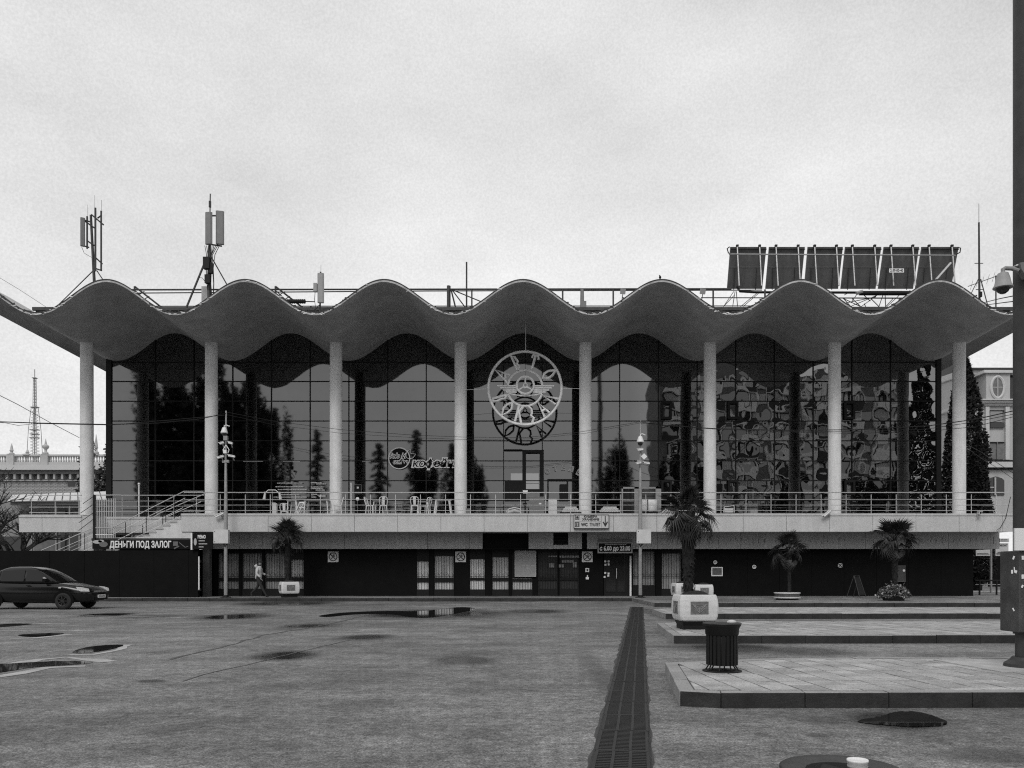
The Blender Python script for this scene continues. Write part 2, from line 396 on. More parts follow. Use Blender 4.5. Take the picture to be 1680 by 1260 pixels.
# traffic islands: kerb stones round a bed of slabs
def outline_island(name, pts, zt, slab_w, slab_l, as_stuff, seed, detail=True):
    """pts: front-left, front-mid, front-right, back-right, back-left (world x, y)"""
    r = random.Random(seed)
    cx = sum(p[0] for p in pts)/len(pts); cy = sum(p[1] for p in pts)/len(pts)
    def inset(d):
        out = []
        n = len(pts)
        for i in range(n):
            p0, p1, p2 = Vector(pts[i-1]).to_2d(), Vector(pts[i]).to_2d(), Vector(pts[(i+1) % n]).to_2d()
            a = (p1-p0).normalized(); b = (p2-p1).normalized()
            na = Vector((-a.y, a.x)); nb = Vector((-b.y, b.x)); mm = (na+nb).normalized()
            k = d/max(.35, mm.dot(na)); out.append(p1+mm*k)
        return out
    inn = inset(.15)
    bed = MB().slab(inn, -.02, zt-.035).build(name, M_soil); struct(bed)
    n = len(pts)
    for i in range(n):
        a, b = Vector(pts[i]).to_2d(), Vector(pts[(i+1) % n]).to_2d(); ia, ib = inn[i], inn[(i+1) % n]
        Ln = (b-a).length; k = max(1, round(Ln/.82))
        for j in range(k):
            t0, t1 = j/k+.0025/Ln, (j+1)/k-.0025/Ln
            j0, j1 = a.lerp(b, t0), a.lerp(b, t1); i0, i1 = ia.lerp(ib, t0), ia.lerp(ib, t1)
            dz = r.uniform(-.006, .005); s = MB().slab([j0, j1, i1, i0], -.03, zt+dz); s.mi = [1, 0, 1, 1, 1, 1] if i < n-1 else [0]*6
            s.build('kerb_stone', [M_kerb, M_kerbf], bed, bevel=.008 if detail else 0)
    # slabs clipped to the inner outline, laid slightly askew
    ang = R(-4); ux = Vector((math.cos(ang), -math.sin(ang))); uy = Vector((math.sin(ang), math.cos(ang)))
    me_cache = {}
    poly = inset(.158)
    def clip(q):
        for i in range(len(poly)):
            a, b = poly[i], poly[(i+1) % len(poly)]; nrm = Vector((-(b-a).y, (b-a).x)).normalized(); out = []
            for k in range(len(q)):
                p, s = q[k], q[(k+1) % len(q)]; dp, ds = (p-a).dot(nrm), (s-a).dot(nrm)
                if dp >= 0: out.append(p)
                if (dp >= 0) != (ds >= 0): out.append(p.lerp(s, dp/(dp-ds)))
            q = out
            if len(q) < 3: return []
        return q
    org = Vector(pts[0]).to_2d(); cnt = 0; st = MB()
    for iy in range(-8, 20):
        for ix in range(-8, int(16/slab_w)):
            o = org+ux*(ix*slab_w)+uy*(iy*slab_l); g = .0045
            h_ = .002; g = .009; q = [o+ux*g+uy*h_, o+ux*(slab_w-g)+uy*h_, o+ux*(slab_w-g)+uy*(slab_l-h_), o+ux*g+uy*(slab_l-h_)]
            q = clip(q)
            if len(q) < 3: continue
            ar = abs(sum(q[k].x*q[(k+1) % len(q)].y-q[(k+1) % len(q)].x*q[k].y for k in range(len(q))))/2
            if ar < .004: continue
            c = sum(q, Vector((0, 0)))/len(q); vis = c.y > .5 and CX+c.x*F/c.y < 1720
            dz = r.uniform(-.0025, .001); tl = (r.uniform(-.006, .006), r.uniform(-.006, .006))
            mb = st if (as_stuff or not vis) else MB()
            nq = len(q); zz = [zt+dz+(p-c).x*tl[0]*2+(p-c).y*tl[1]*2 for p in q]
            mb.m = r.choice((0, 0, 1, 2))
            mb.add([(p.x, p.y, zt-.04) for p in q]+[(p.x, p.y, z) for p, z in zip(q, zz)], [tuple(range(nq, 2*nq))]+[(k, (k+1) % nq, nq+(k+1) % nq, nq+k) for k in range(nq)])
            if mb is not st:
                mi = mb.m; mb.mi = [0]*len(mb.mi); mb.build('paving_slab', M_slabs[mi], bed); cnt += 1
    if st.v: st.build('paving_slabs', M_slabs, bed)['kind'] = 'stuff'
    return bed
def ix_(px, py, z=0): p = gr(px, py, z); return (p.x, p.y)
c0 = ix_(1115, 1133, .15); c1 = ix_(1183, 1136.5, .15); bl = ix_(1091, 1087, .15); br = ix_(1300, 1079, .15)
isl_c = outline_island('traffic_island', [c0, c1, (14, 8.02), (14, 11.25), br, bl], .15, .30, .30, False, 3)
b0 = ix_(1105, 1042.5, .15); bb = ix_(1078, 1022, .15)
isl_b = outline_island('traffic_island', [b0, (18, 15.15), (18, 19.4), (bb[0]+.9, 19.4), bb], .15, .30, .6, False, 4)
a0 = ix_(1092, 1007, .15); ab = ix_(1070, 999, .15)
isl_a = outline_island('traffic_island', [a0, (22, 23.2), (22, 27.2), (ab[0]+1.4, 27.2), ab], .15, .30, .6, True, 5, False)

# drain channel running from under the camera to the kerb, cast grates side by side
d0 = gr(1018, 1260); d1 = gr(1045, 1005); dirv = (d1-d0).normalized(); 
start = d0-dirv*3.3; total = (D_KR-start.y)/dirv.y-.05; ang = -math.atan2(dirv.x, dirv.y)
HWD = .18
drain = thing('drain_channel', None, None, (start.x, start.y, .0), ang); drain['kind'] = 'structure'
inst('channel_bed', MB().box(-HWD-.03, HWD+.03, 0, total, -.01, .004).mesh('channel_bed', mat('wet silt', .012, .35, noise=.4, nscale=6)), drain)
sp = [(-HWD-.17-rnd.random()*.06, i*.35) for i in range(int(total/.35))]; 
dirt = MB(); k = int(total/.35)
k = int(total/.12); wob = lambda i, s_: .028+.008*math.sin(i*.31+s_)+.01*math.sin(i*.83+2*s_)+.012*rnd.random()
Lp = [(-HWD-wob(i, 1)-.07*(i/k), i*.12) for i in range(k+1)]; Rp = [(HWD+wob(i, 4), i*.12) for i in range(k+1)]
vs = [(p[0], p[1], .0035) for p in Lp]+[(p[0], p[1], .0035) for p in Rp]
dirt.add(vs, [(i, k+1+i, k+2+i, i+1) for i in range(k)])
inst('silt_band', dirt.mesh('silt_band', mat('damp silt', .04, .7, noise=.5, nscale=5, speck=.3)), drain)
GL = .75; g = MB()
for xx in (-HWD, -HWD/3, HWD/3, HWD): g.box(xx-.011, xx+.011, 0, GL-.012, .004, .022)
g.box(-HWD, HWD, 0, .02, .004, .0215); g.box(-HWD, HWD, GL-.032, GL-.012, .004, .0215)
nb = 14
for i in range(nb): yy = .04+(GL-.1)*i/(nb-1); g.box(-HWD, HWD, yy-.011, yy+.011, .004, .018)
gm = g.mesh('grate', mat('cast iron grate', .022, .6, metal=.2, noise=.4, nscale=4, speck=.2))
for i in range(int(total/GL)): inst('grate', gm, drain, (rnd.uniform(-.004, .004), i*GL, rnd.uniform(-.002, .003)))

# puddles, damp cracks and worn parking lines
def blob(name, pts, m, z=.005, smooth=3):
    q = [gr(px, py) for px, py in pts]
    for _ in range(smooth):
        n = len(q); q = [v for i in range(n) for v in (q[i].lerp(q[(i+1) % n], .25), q[i].lerp(q[(i+1) % n], .75))]
    q = [Vector((p.x+rnd.uniform(-.006, .006), p.y+rnd.uniform(-.02, .02), 0)) for p in q]
    o = MB().add([(p.x, p.y, z) for p in q], [tuple(range(len(q)))]).build(name, m)
    o.data.polygons[0].flip() if o.data.polygons[0].normal.z < 0 else None
    return struct(o)
PUD = [
 [(515,1011),(560,1005),(640,1002),(690,1004),(755,995),(790,999),(745,1007),(700,1015),(668,1012),(640,1007),(575,1008),(540,1013)],
 [(116,1069),(150,1060),(205,1057),(200,1062),(160,1070),(125,1073)],
 [(-60,1094),(30,1088),(110,1084),(165,1087),(120,1091),(50,1095),(20,1101),(-60,1112)],
 [(330,1013),(360,1006),(400,1004),(440,1005),(400,1009),(350,1014)],
 [(425,996),(460,991),(520,993),(560,997),(500,997),(440,999)],
 [(425,1027),(470,1025),(530,1030),(500,1031),(450,1030)],
 [(545,1049),(580,1045),(625,1046),(590,1050)],
 [(570,1038),(600,1036),(640,1038),(610,1041)],
 [(440,1079),(480,1068),(520,1068),(500,1073),(455,1081)],
 [(1400,1183),(1440,1178),(1465,1169),(1500,1167),(1530,1174),(1560,1187),(1545,1193),(1480,1193),(1420,1188)],
 [(20,1042),(70,1039),(112,1038),(90,1043),(50,1046)],
 [(-30,1027),(20,1023),(62,1023),(30,1027),(-10,1030)],
 [(140,1009),(180,1006),(205,1009),(170,1011)],
 [(218,1118),(245,1116),(272,1118),(245,1120)],
 [(1270,1063),(1300,1061),(1320,1065),(1295,1067),(1275,1066)],
 [(720,1087),(750,1081),(790,1079),(770,1086),(740,1091)],
]
for i_ in (0, 1, 2, 9, 10, 11, 12): blob('puddle', PUD[i_], M_water, .006)
M_dry = mat('pale dried silt', .34, .9, noise=.3, nscale=3, speck=.3)
def ribbon(name, pts, wpx, m, z=.0045, jit=.02, kind=True, wm=None, step=.35):
    P = []
    q = [gr(px, py) for px, py in pts]
    for a, b in zip(q, q[1:]):
        n = max(1, int((b-a).length/step))
        P += [a.lerp(b, i/n)+Vector((rnd.uniform(-jit, jit), rnd.uniform(-jit, jit), 0)) for i in range(n)]
    P.append(q[-1]); vs = []
    for i, p in enumerate(P):
        t = (P[min(i+1, len(P)-1)]-P[max(i-1, 0)]); t.z = 0; t.normalize(); nn = Vector((-t.y, t.x, 0))
        ww = wm*(1 if jit < .005 else rnd.uniform(.5, 1.4)); vs += [(p+nn*ww/2)+Vector((0, 0, z)), (p-nn*ww/2)+Vector((0, 0, z))]
    o = MB().add(vs, [(2*i, 2*i+1, 2*i+3, 2*i+2) for i in range(len(P)-1)]).build(name, m); return struct(o)
M_crack = mat('damp crack', .065, .75, noise=.3, nscale=4)
ribbon('asphalt_crack', [(610,1008),(520,1028),(430,1043),(350,1066),(280,1082)], 0, M_crack, wm=.06, jit=.05)
ribbon('asphalt_crack', [(575,1050),(500,1067),(400,1092),(330,1108),(300,1118)], 0, M_crack, wm=.03, jit=.03)
ribbon('asphalt_crack', [(690,1003),(800,1004),(940,1006),(1034,1010)], 0, M_crack, wm=.11, jit=.03)
M_line = mat('worn line paint', .42, .8, noise=.6, nscale=4, speck=.4)
for pts in ([(0,1010),(150,1010),(306,1014)], [(160,995),(280,996),(360,998)], [(0,1035),(80,1034),(156,1035.5)], [(0,1022),(60,1023),(112,1024)]):
    ribbon('parking_line', pts, 0, M_line, wm=.09, jit=.003, z=.0042)
ribbon('silt_rim', [(-40,1115),(30,1104),(70,1096),(140,1093)], 0, M_dry, wm=.24, jit=.06)
ribbon('silt_rim', [(5,1092),(60,1082),(110,1079),(180,1086)], 0, M_dry, wm=.24, jit=.06)
ribbon('silt_rim', [(116,1074),(150,1074),(195,1067),(210,1058)], 0, M_dry, wm=.14, jit=.04)
ribbon('silt_rim', [(18,1048),(60,1047),(115,1041)], 0, M_dry, wm=.2, jit=.05)

# ================================================================== THE STATION
P_ = 6.0; AMP = .715
D_F, D_P, D_C, D_G, D_W, D_R = 35.55, 38.1, 39.62, 42.5, 40.0, 39.4
def under(x, y): return 13.125-.026*(y-D_F)+AMP*math.cos(2*math.pi*x/P_)
st = thing('bus_station', 'modernist bus station with wave shaped concrete canopy on round columns and a mirror glass front', 'building', (0, 40, 0))

# canopy shell: underside, top and lit front edge
XE = 24.82; NX = 384; ys = [D_F, 37, 39, 41, 42.5, 46, 52, 62]
sh = MB()
xs = [-XE+2*XE*i/NX for i in range(NX+1)]
nxs = len(xs)
vs = [(x, y, under(x, y)) for y in ys for x in xs]+[(x, y, under(x, y)+(.11 if y < 36 else .16)) for y in ys for x in xs]
o2 = len(ys)*nxs; fs = []
for j in range(len(ys)-1):
    for i in range(NX):
        a = j*nxs+i; fs.append((a, a+1, a+nxs+1, a+nxs)); fs.append((o2+a, o2+a+nxs, o2+a+nxs+1, o2+a+1))
for j in range(len(ys)-1):
    for i in (0, NX): a = j*nxs+i; fs.append((a, a+nxs, o2+a+nxs, o2+a))
a = (len(ys)-1)*nxs
fs += [(a+i, a+i+1, o2+a+i+1, o2+a+i) for i in range(NX)]
fs += [(i, i+1, o2+i+1, o2+i) for i in range(NX)]
can = sh.add(vs, fs).build('canopy', M_conc, st, smooth=True)
# weathered edge strip and flashing on the front of the shell
ed = MB(); rj = random.Random(2)
def strip(mb, off0, off1, y0, y1, jit=0):
    n = NX+1; j = [rj.uniform(-jit, jit) for _ in range(n)]
    v = [(x, y0, under(x, D_F)+off0+jj) for x, jj in zip(xs, j)]+[(x, y0, under(x, D_F)+off1) for x in xs]+[(x, y1, under(x, D_F)+off0) for x in xs]+[(x, y1, under(x, D_F)+off1) for x in xs]
    f = []
    for i in range(n-1): f += [(i, i+1, n+i+1, n+i), (n+i, n+i+1, 3*n+i+1, 3*n+i), (i, 2*n+i, 2*n+i+1, i+1), (2*n+i, 3*n+i, 3*n+i+1, 2*n+i+1)]
    mb.add(v, f)
strip(ed, -.004, .075, D_F-.03, D_F-.004, .006); ed.build('canopy_edge', M_edge, can)
fl = MB(); strip(fl, .08, .125, D_F-.045, D_F+.25); fl.build('edge_flashing', M_roofdark, can)
# crumbled roofing felt lying in the valleys of the edge
cr = MB()
for vx in (-21, -15, -9, -3, 3, 9, 15, 21):
    for _ in range(40):
        x = vx+rj.gauss(0, .75)
        if abs(x) > 23.5: continue
        cr.cbox((x, D_F-.045+rj.uniform(0, .06), under(x, D_F)+.075+rj.uniform(-.03, .05)), rj.uniform(.05, .22), .03, rj.uniform(.02, .06), Euler((0, rj.uniform(-.5, .5), 0)))
cc = cr.build('broken_felt', M_roofdark, can); cc['kind'] = 'stuff'
cr = MB()
for vx in (-21, -15, -9, -3, 3, 9, 15, 21):
    for _ in range(26):
        x = vx+rj.gauss(0, .9)
        if abs(x) > 23.5: continue
        cr.cbox((x, D_F-.05+rj.uniform(0, .05), under(x, D_F)+rj.uniform(.0, .09)), rj.uniform(.04, .2), .03, rj.uniform(.012, .03), Euler((0, rj.uniform(-.3, .3)-.0, 0)))
cc = cr.build('spalled_edge', M_white, can); cc['kind'] = 'stuff'
# flat roof behind the shell
ZDK = PZ(507.5, 39.9)
MB().box(-23.6, 23.6, 39.9, 66, 13.93, ZDK).build('roof_deck', M_roofdark, st)
up_ = MB(); xk = [-23.6+47.2*i/240 for i in range(241)]; vv = [(x, 39.85, under(x, 39.85)+.12) for x in xk]+[(x, 39.85, ZDK-.02) for x in xk]+[(x, 39.95, under(x, 39.85)+.12) for x in xk]+[(x, 39.95, ZDK-.02) for x in xk]
up_.add(vv, [f_ for i in range(240) for f_ in ((i, i+1, 242+i, 241+i), (482+i, 482+241+i, 482+242+i, 483+i), (241+i, 242+i, 723+i+1, 723+i), (i, 482+i, 483+i, i+1))]).build('roof_upstand', M_roofdark, st)
MB().box(-23.7, 23.7, 39.72, 39.84, ZDK-.1, PZ(505.5, 39.9)).build('roof_kerb', M_rust, st)

# columns
cm = []
for i in range(8):
    x = -21+6*i
    c = MB().lathe([(.302, 3.31), (.302, 5.5), (.297, 9), (.292, under(x, D_C)+.1)], 32, (x, D_C, 0))
    c.build('column', M_colm, st, smooth=True)

# terrace deck, fascia stones, coping, lower fascia
TZ = 4.0; XL2 = PX(297, D_P); XR = PX(1664, D_P); XL0, XL1 = PX(31, D_P), PX(134, D_P)
deck = MB(); deck.box(XL2, XR, D_P+.1, 44, 3.3, TZ-.02); deck.box(XL0, XL1, D_P+.1, D_R+.1, 3.3, TZ-.02); deck.box(XL0, XL2, D_R+.1, 44, 3.3, TZ-.03)
deck.box(XL2+.2, XR-.1, D_P+.12, 41.5, 3.19, 3.3)
deck.build('terrace_deck', M_stone2, st)
def fascia(x0, x1, y, ztop, zbot, first=None, mt=M_stone, step=2.0, name='fascia_panel', cop=True, x00=None):
    xx = x0; nxt = first if first else x0+step
    while xx < x1-.01:
        e = min(nxt, x1); dy = rnd.uniform(0, .006)
        MB().box(xx+.008, e-.008, y+dy, y+.09, zbot, ztop-(.1 if cop else 0)).build(name, mt, st)
        if cop: MB().box(xx+.004, e-.004, y-.03, y+.22, ztop-.095, ztop+rnd.uniform(0, .004)).build('coping_stone', mt, st)
        xx = e; nxt = xx+step
ZT, ZB = PZ(842.5, D_P), PZ(872.3, D_P)
fascia(XL2, XR, D_P, ZT, ZB, PX(369, D_P))
fascia(XL0, XL1, D_P, PZ(845.5, D_P), PZ(873, D_P), PX(69, D_P), step=1.92)
fascia(XL1, XL2, D_R-.1, PZ(848, D_R-.1), PZ(874, D_R-.1), PX(215, D_R))
zl0, zl1 = PZ(900.5, D_R), 3.19
XLF0, XLF1 = PX(325, D_R), PX(1640, D_R)
def lowf(px0, px1, first=None): fascia(PX(px0, D_R), PX(px1, D_R), D_R, zl1, zl0, PX(first, D_R) if first else None, M_stone2, name='lower_fascia_panel', cop=False, step=1.99)
lowf(325, 430); lowf(430, 792, 497); lowf(867, 908); lowf(932, 955); lowf(963, 1043); lowf(1043, 1640, 1079)
MB().box(PX(792, D_R)+.01, PX(867, D_R)-.01, D_R+.35, D_R+.4, zl0, zl1).build('recessed_panel', M_black, st)
MB().box(XLF0+.05, XR-.3, D_R+.5, D_R+.55, zl0+.03, 3.3).build('soffit_backing', M_black, st)
v_ = MB().box(PX(908, D_R), PX(932, D_R), D_R+.08, D_R+.12, zl0+.01, zl1).build('vent', M_black, st)
vm = MB(); zz0, zz1 = PZ(893, D_R), zl1-.04
for i in range(7): vm.box(PX(909, D_R), PX(931, D_R), D_R+.0, D_R+.07, zz0+(zz1-zz0)*i/7+.02, zz0+(zz1-zz0)*i/7+.045)
vm.build('louvre', M_dark, v_)
MB().box(PX(908, D_R), PX(932, D_R), D_R-.012, D_R+.02, zl0, PZ(894, D_R)).build('lower_fascia_panel', M_stone2, st)
MB().box(PX(955, D_R), PX(963, D_R), D_R+.1, D_R+.12, zl0, zl1).build('recessed_panel', M_black, st)
MB().box(PX(1640, D_R)+.01, XR-.05, D_R+.9, D_R+1, zl0, zl1).build('recessed_panel', M_black, st)
# rust-like drips on the right half of the lower fascia are fixing bolts: small dark studs
bo = MB()
for i in range(60):
    px = 1085+i*9.4; bo.box(PX(px, D_R)-.006, PX(px, D_R)+.006, D_R-.005, D_R+.004, zl0+.3+rnd.uniform(-.1, .2), zl0+.38+rnd.uniform(-.05, .2))
bo.build('fixing_studs', M_black, st)['kind'] = 'stuff'
MB().box(PX(325, D_R), XR-.3, D_R+.1, 44, zl0-.02, zl0+.03).build('soffit', M_black, st)

# ground floor wall (black cladding panels) with openings for the windows
WZ1 = zl0-.02
gf = MB().box(PX(325, D_W), PX(1599, D_W), D_W+.14, D_W+.3, .1, WZ1).build('ground_floor_wall', M_black, st)
wins = [ # x0,x1,y0,y1 upper light, bottom light y0,y1, brightness
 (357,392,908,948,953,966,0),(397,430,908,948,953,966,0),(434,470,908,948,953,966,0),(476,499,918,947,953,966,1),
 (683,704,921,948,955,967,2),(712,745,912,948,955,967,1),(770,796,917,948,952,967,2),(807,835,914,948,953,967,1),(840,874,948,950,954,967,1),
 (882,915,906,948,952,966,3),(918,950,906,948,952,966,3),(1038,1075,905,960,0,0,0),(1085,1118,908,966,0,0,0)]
ed_ = sorted([(w_[0], w_[1], min(w_[2], 948)) for w_ in wins]+[(990, 1033, 915)])
curt = {0: M_curtd, 1: M_curt, 2: mat('brightened pale curtain', .72, .85, noise=.12, nscale=2, streak=.2), 3: mat('dark shop interior', .02, .6, noise=.5, nscale=3)}  # how bright each window looks is put into its curtain colour
# cladding panels between the windows
xp = 325
D2 = D_W
for (a_, b_, yt) in ed_+[(1120, 1120, 905)]:
    if a_-xp > 3: MB().box(PX(xp, D2)+.01, PX(a_, D2)-.01, D2, D2+.1, .15, WZ1).build('wall_panel', M_black, st)
    xp = max(xp, b_)
xx = 1120
while xx < 1597:
    e = min(xx+53, 1599); MB().box(PX(xx, D2)+.006, PX(e, D2)-.006, D2+rnd.uniform(0, .01), D2+.1, .15, WZ1).build('wall_panel', M_black, st); xx = e
barm = {}
for (x0, x1, y0, y1, y2, y3, k) in wins:
    X0, X1 = PX(x0, D2)+.005, PX(x1, D2)-.005; ZTt = WZ1-.02; ZBt = PZ(y3 if y3 else y1, D2)
    fr_ = MB(); zt_, zb_ = PZ(y0, D2), ZBt
    fr_.box(X0, X1, D2+.03, D2+.1, zt_, WZ1); fr_.box(X0, X1, D2+.03, D2+.1, .15, zb_)
    fr_.box(X0, X0+.03, D2+.03, D2+.1, zb_, zt_); fr_.box(X1-.03, X1, D2+.03, D2+.1, zb_, zt_)
    if y3: fr_.box(X0+.03, X1-.03, D2+.03, D2+.1, PZ(y2, D2), PZ(y1, D2))
    wn = fr_.build('window', M_dark, st)
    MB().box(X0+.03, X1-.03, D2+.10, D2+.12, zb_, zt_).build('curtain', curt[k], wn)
    n = max(3, round((x1-x0)/4.7))
    for i in range(n):
        X = X0+.03+(X1-X0-.06)*(i+.5)/n
        key = round(zt_-zb_, 3)
        if key not in barm: barm[key] = MB().box(-.009, .009, -.009, .009, 0, key).mesh('grille_bar', M_dark)
        inst('grille_bar', barm[key], wn, Vector((X, D2+.01, zb_))-wloc(wn))
    orn = MB(); n2 = max(2, round((x1-x0)/9)); zc = PZ(945, D2)
    for i in range(n2):
        xa = X0+.03+(X1-X0-.06)*i/n2; xb = X0+.03+(X1-X0-.06)*(i+1)/n2; xm = (xa+xb)/2; r_ = (xb-xa)/2
        orn.path([(xm+r_*math.cos(t_), D2, zc+.16*math.sin(t_)*1.0) for t_ in [math.pi*j/8 for j in range(9)]], .008, 4)
    orn.box(X0+.02, X1-.02, D2-.01, D2+.01, zc-.03, zc-.01); orn.build('grille_scroll', M_dark, wn)
# shop interior bits seen through the dark windows
for (px, py, ww, hh) in ((905,927,8,6),(920,912,26,4),(938,921,18,4),(921,929,8,5),(946,927,5,8),(903,914,10,3),(890,925,10,1.5)):
    pass
# door with stickers
dr = MB(); X0, X1 = PX(991, D2), PX(1032, D2)
dr.box(X0, X1, D2+.04, D2+.1, .15, WZ1-.02)
door = dr.build('door', M_dark, st)
pn = MB(); 
for a_, b_ in ((994, 1010), (1013, 1029)): pn.box(PX(a_, D2), PX(b_, D2), D2+.02, D2+.04, .35, WZ1-.15)
pn.build('door_glass', M_win, door)
stk = MB(); MB_ = stk
for px, py in ((993,921),(998.5,921),(993.5,926.5),(998.5,926),(993,940),(998.5,941),(992,946.5),(998,944.5)):
    stk.box(PX(px, D2)-.045, PX(px, D2)+.045, D2+.012, D2+.02, PZ(py, D2)-.045, PZ(py, D2)+.045)
stk.build('door_sticker', M_white, door)
MB().tube((PX(1011.5, D2), D2-.03, 1.0), (PX(1011.5, D2), D2-.03, 1.5), .015).build('door_handle', M_steel, door)
MB().box(PX(1032.8, D2), PX(1035.6, D2), D2-.08, D2+.02, .15, PZ(912, D2)).build('door_jamb', M_white, st)
# back of the ground floor block: sides and stair-side wall
MB().box(PX(325, D_W)-.15, PX(325, D_W), D_R+.1, 44, .1, WZ1).build('side_wall', M_black, st)
MB().box(PX(1599, D_W)-.25, PX(1599, D_W)-.05, D_W+.3, 62, .1, WZ1).build('side_wall', M_black, st)

# ---------------- glass wall of the upper floor
GX0, GX1 = -21.25, 21.35
gw = MB()
joints = [GX0]+[float(x) for x in range(-19, 21, 2)]+[GX1]
zr = [TZ]+[PZ(p_, D_G) for p_ in (821, 788.5, 756, 723, 690.5, 658, 625.6, 594)]+[20]
for x in joints[1:-1]: gw.box(x-.022, x+.022, D_G-.01, D_G+.1, TZ, under(x, D_G)+.02)
gw.box(GX0-.28, GX0, D_G-.03, D_G+.3, TZ, under(GX0, D_G)+.1); gw.box(GX1, GX1+.25, D_G-.03, D_G+.3, TZ, under(GX1, D_G)+.1)
for z in zr[1:-1]:
    # transoms are broken where the wave dips below them
    xa = None
    N_ = 400
    for i in range(N_+1):
        x = GX0+(GX1-GX0)*i/N_; ok = under(x, D_G) > z+.03
        if ok and xa is None: xa = x
        if (not ok or i == N_) and xa is not None:
            gw.box(xa, x, D_G-.006, D_G+.09, z-.02, z+.02); xa = None
frame = gw.build('glass_wall', M_dark, st)
for a_, b_ in zip(joints, joints[1:]):
    for z0, z1 in zip(zr, zr[1:]):
        n = 14; X0, X1 = a_+.02, b_-.02
        if a_ == joints[0]: X0 = a_
        top = [(X0+(X1-X0)*i/n) for i in range(n+1)]
        tz = [min(z1-.018, under(x, D_G)+.01) for x in top]
        if max(tz) <= z0+.06: continue
        tz = [max(t_, z0+.02) for t_ in tz]
        if min(tz) > z1-.02-1e-6: top, tz = [X0, X1], [z1-.018]*2
        # each pane hangs a hair out of true
        tx, tzr = rnd.gauss(0, .0006), rnd.gauss(0, .0006); xc, zc = (X0+X1)/2, (z0+min(z1, 14))/2
        yy = lambda x, z: D_G+.045+(x-xc)*tx+(z-zc)*tzr
        q = [(X0, z0+.018), (X1, z0+.018)]+list(zip(reversed(top), reversed(tz)))
        pn_ = MB().add([(x, yy(x, z), z) for x, z in q], [tuple(range(len(q)))]).build('glass_pane', M_glass, frame)
        if pn_.data.polygons[0].normal.y > 0: pn_.data.flip_normals()
# opened vent lights in the right half: small dark sashes
for px in (1093, 1202, 1393):
    for (ya, yb) in ((659, 688), (788, 812)):
        f = MB(); x0, x1 = PX(px-8.5, D_G), PX(px+8.5, D_G); z0, z1 = PZ(yb, D_G), PZ(ya, D_G)
        for bx in ((x0, x0+.1, z0, z1), (x1-.1, x1, z0, z1), (x0+.1, x1-.1, z0, z0+.12), (x0+.1, x1-.1, z1-.12, z1)): f.box(bx[0], bx[1], D_G-.14, D_G-.02, bx[2], bx[3])
        f.build('sash', M_dark, frame)
# glazed entrance porch frame in the middle bay
f = MB()
def fb(x0, x1, y0, y1, d=D_G-.2, th=.14): f.box(PX(x0, D_G), PX(x1, D_G), d, d+th, PZ(y1, D_G), PZ(y0, D_G))
fb(857, 892, 739, 743.5); fb(857, 863, 743.5, 822); fb(885.5, 892, 743.5, 822); fb(863, 885.5, 803, 808); fb(826.5, 857, 738, 739.5); fb(828, 857, 789, 822)
f.build('porch_frame', M_dark, frame)
f = MB(); 
for (x0, x1, y0, y1) in ((898, 951, 786.5, 789),(898, 900, 789, 822),(930, 932, 789, 822),(918,930,795,822)): f.box(PX(x0, D_G), PX(x1, D_G), D_G-.2, D_G-.05, PZ(y1, D_G), PZ(y0, D_G))
f.build('porch_frame', M_dark, frame)
# interior: floor, dark back wall with one bright opening, side walls
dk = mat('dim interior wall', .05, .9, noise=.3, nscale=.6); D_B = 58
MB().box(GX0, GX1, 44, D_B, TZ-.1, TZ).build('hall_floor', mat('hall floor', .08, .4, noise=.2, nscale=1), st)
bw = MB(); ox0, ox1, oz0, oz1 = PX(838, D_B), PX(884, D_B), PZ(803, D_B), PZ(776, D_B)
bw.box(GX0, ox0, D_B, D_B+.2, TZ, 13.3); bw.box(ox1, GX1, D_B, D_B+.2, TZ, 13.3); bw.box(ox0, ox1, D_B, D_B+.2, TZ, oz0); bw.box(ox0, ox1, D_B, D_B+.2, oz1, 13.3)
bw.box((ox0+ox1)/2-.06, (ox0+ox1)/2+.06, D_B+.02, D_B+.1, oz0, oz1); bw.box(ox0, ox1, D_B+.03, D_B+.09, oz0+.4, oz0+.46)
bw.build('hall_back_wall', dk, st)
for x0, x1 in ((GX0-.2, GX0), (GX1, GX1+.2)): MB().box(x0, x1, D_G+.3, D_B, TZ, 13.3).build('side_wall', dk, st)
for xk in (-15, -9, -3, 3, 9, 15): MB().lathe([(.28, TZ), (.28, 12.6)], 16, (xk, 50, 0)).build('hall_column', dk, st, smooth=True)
# lit tubes inside
for i, (a_, b_, lab) in enumerate(((399, 431, 'lit fluorescent tube hanging inside the hall behind the second glass bay, nearest the lamp post'), (464, 492, 'lit fluorescent tube inside the hall just left of the third column'), (594, 608, 'short lit fluorescent tube inside the hall right of the third column'))):
    d = 45.5; z = PZ(756.5, d)
    t_ = thing('ceiling_lamp', lab, 'lamp', (PX((a_+b_)/2, d), d, z), 0, 'fluorescent tubes lit inside the hall')
    hw = (PX(b_, d)-PX(a_, d))/2
    inst('tube_lamp', MB().tube((-hw, 0, 0), (hw, 0, 0), .035, 8).mesh('tube_lamp', M_lamp), t_)
    inst('lamp_housing', MB().box(-hw, hw, -.04, .06, .04, .1).mesh('lamp_housing', M_grey), t_)
    h = MB(); h.tube((-hw*.7, 0, .1), (-hw*.7, 0, under(t_.location.x-hw*.7, d)-z), .006, 4); h.tube((hw*.7, 0, .1), (hw*.7, 0, under(t_.location.x+hw*.7, d)-z), .006, 4)
    inst('hanger', h.mesh('hanger', M_dark), t_)

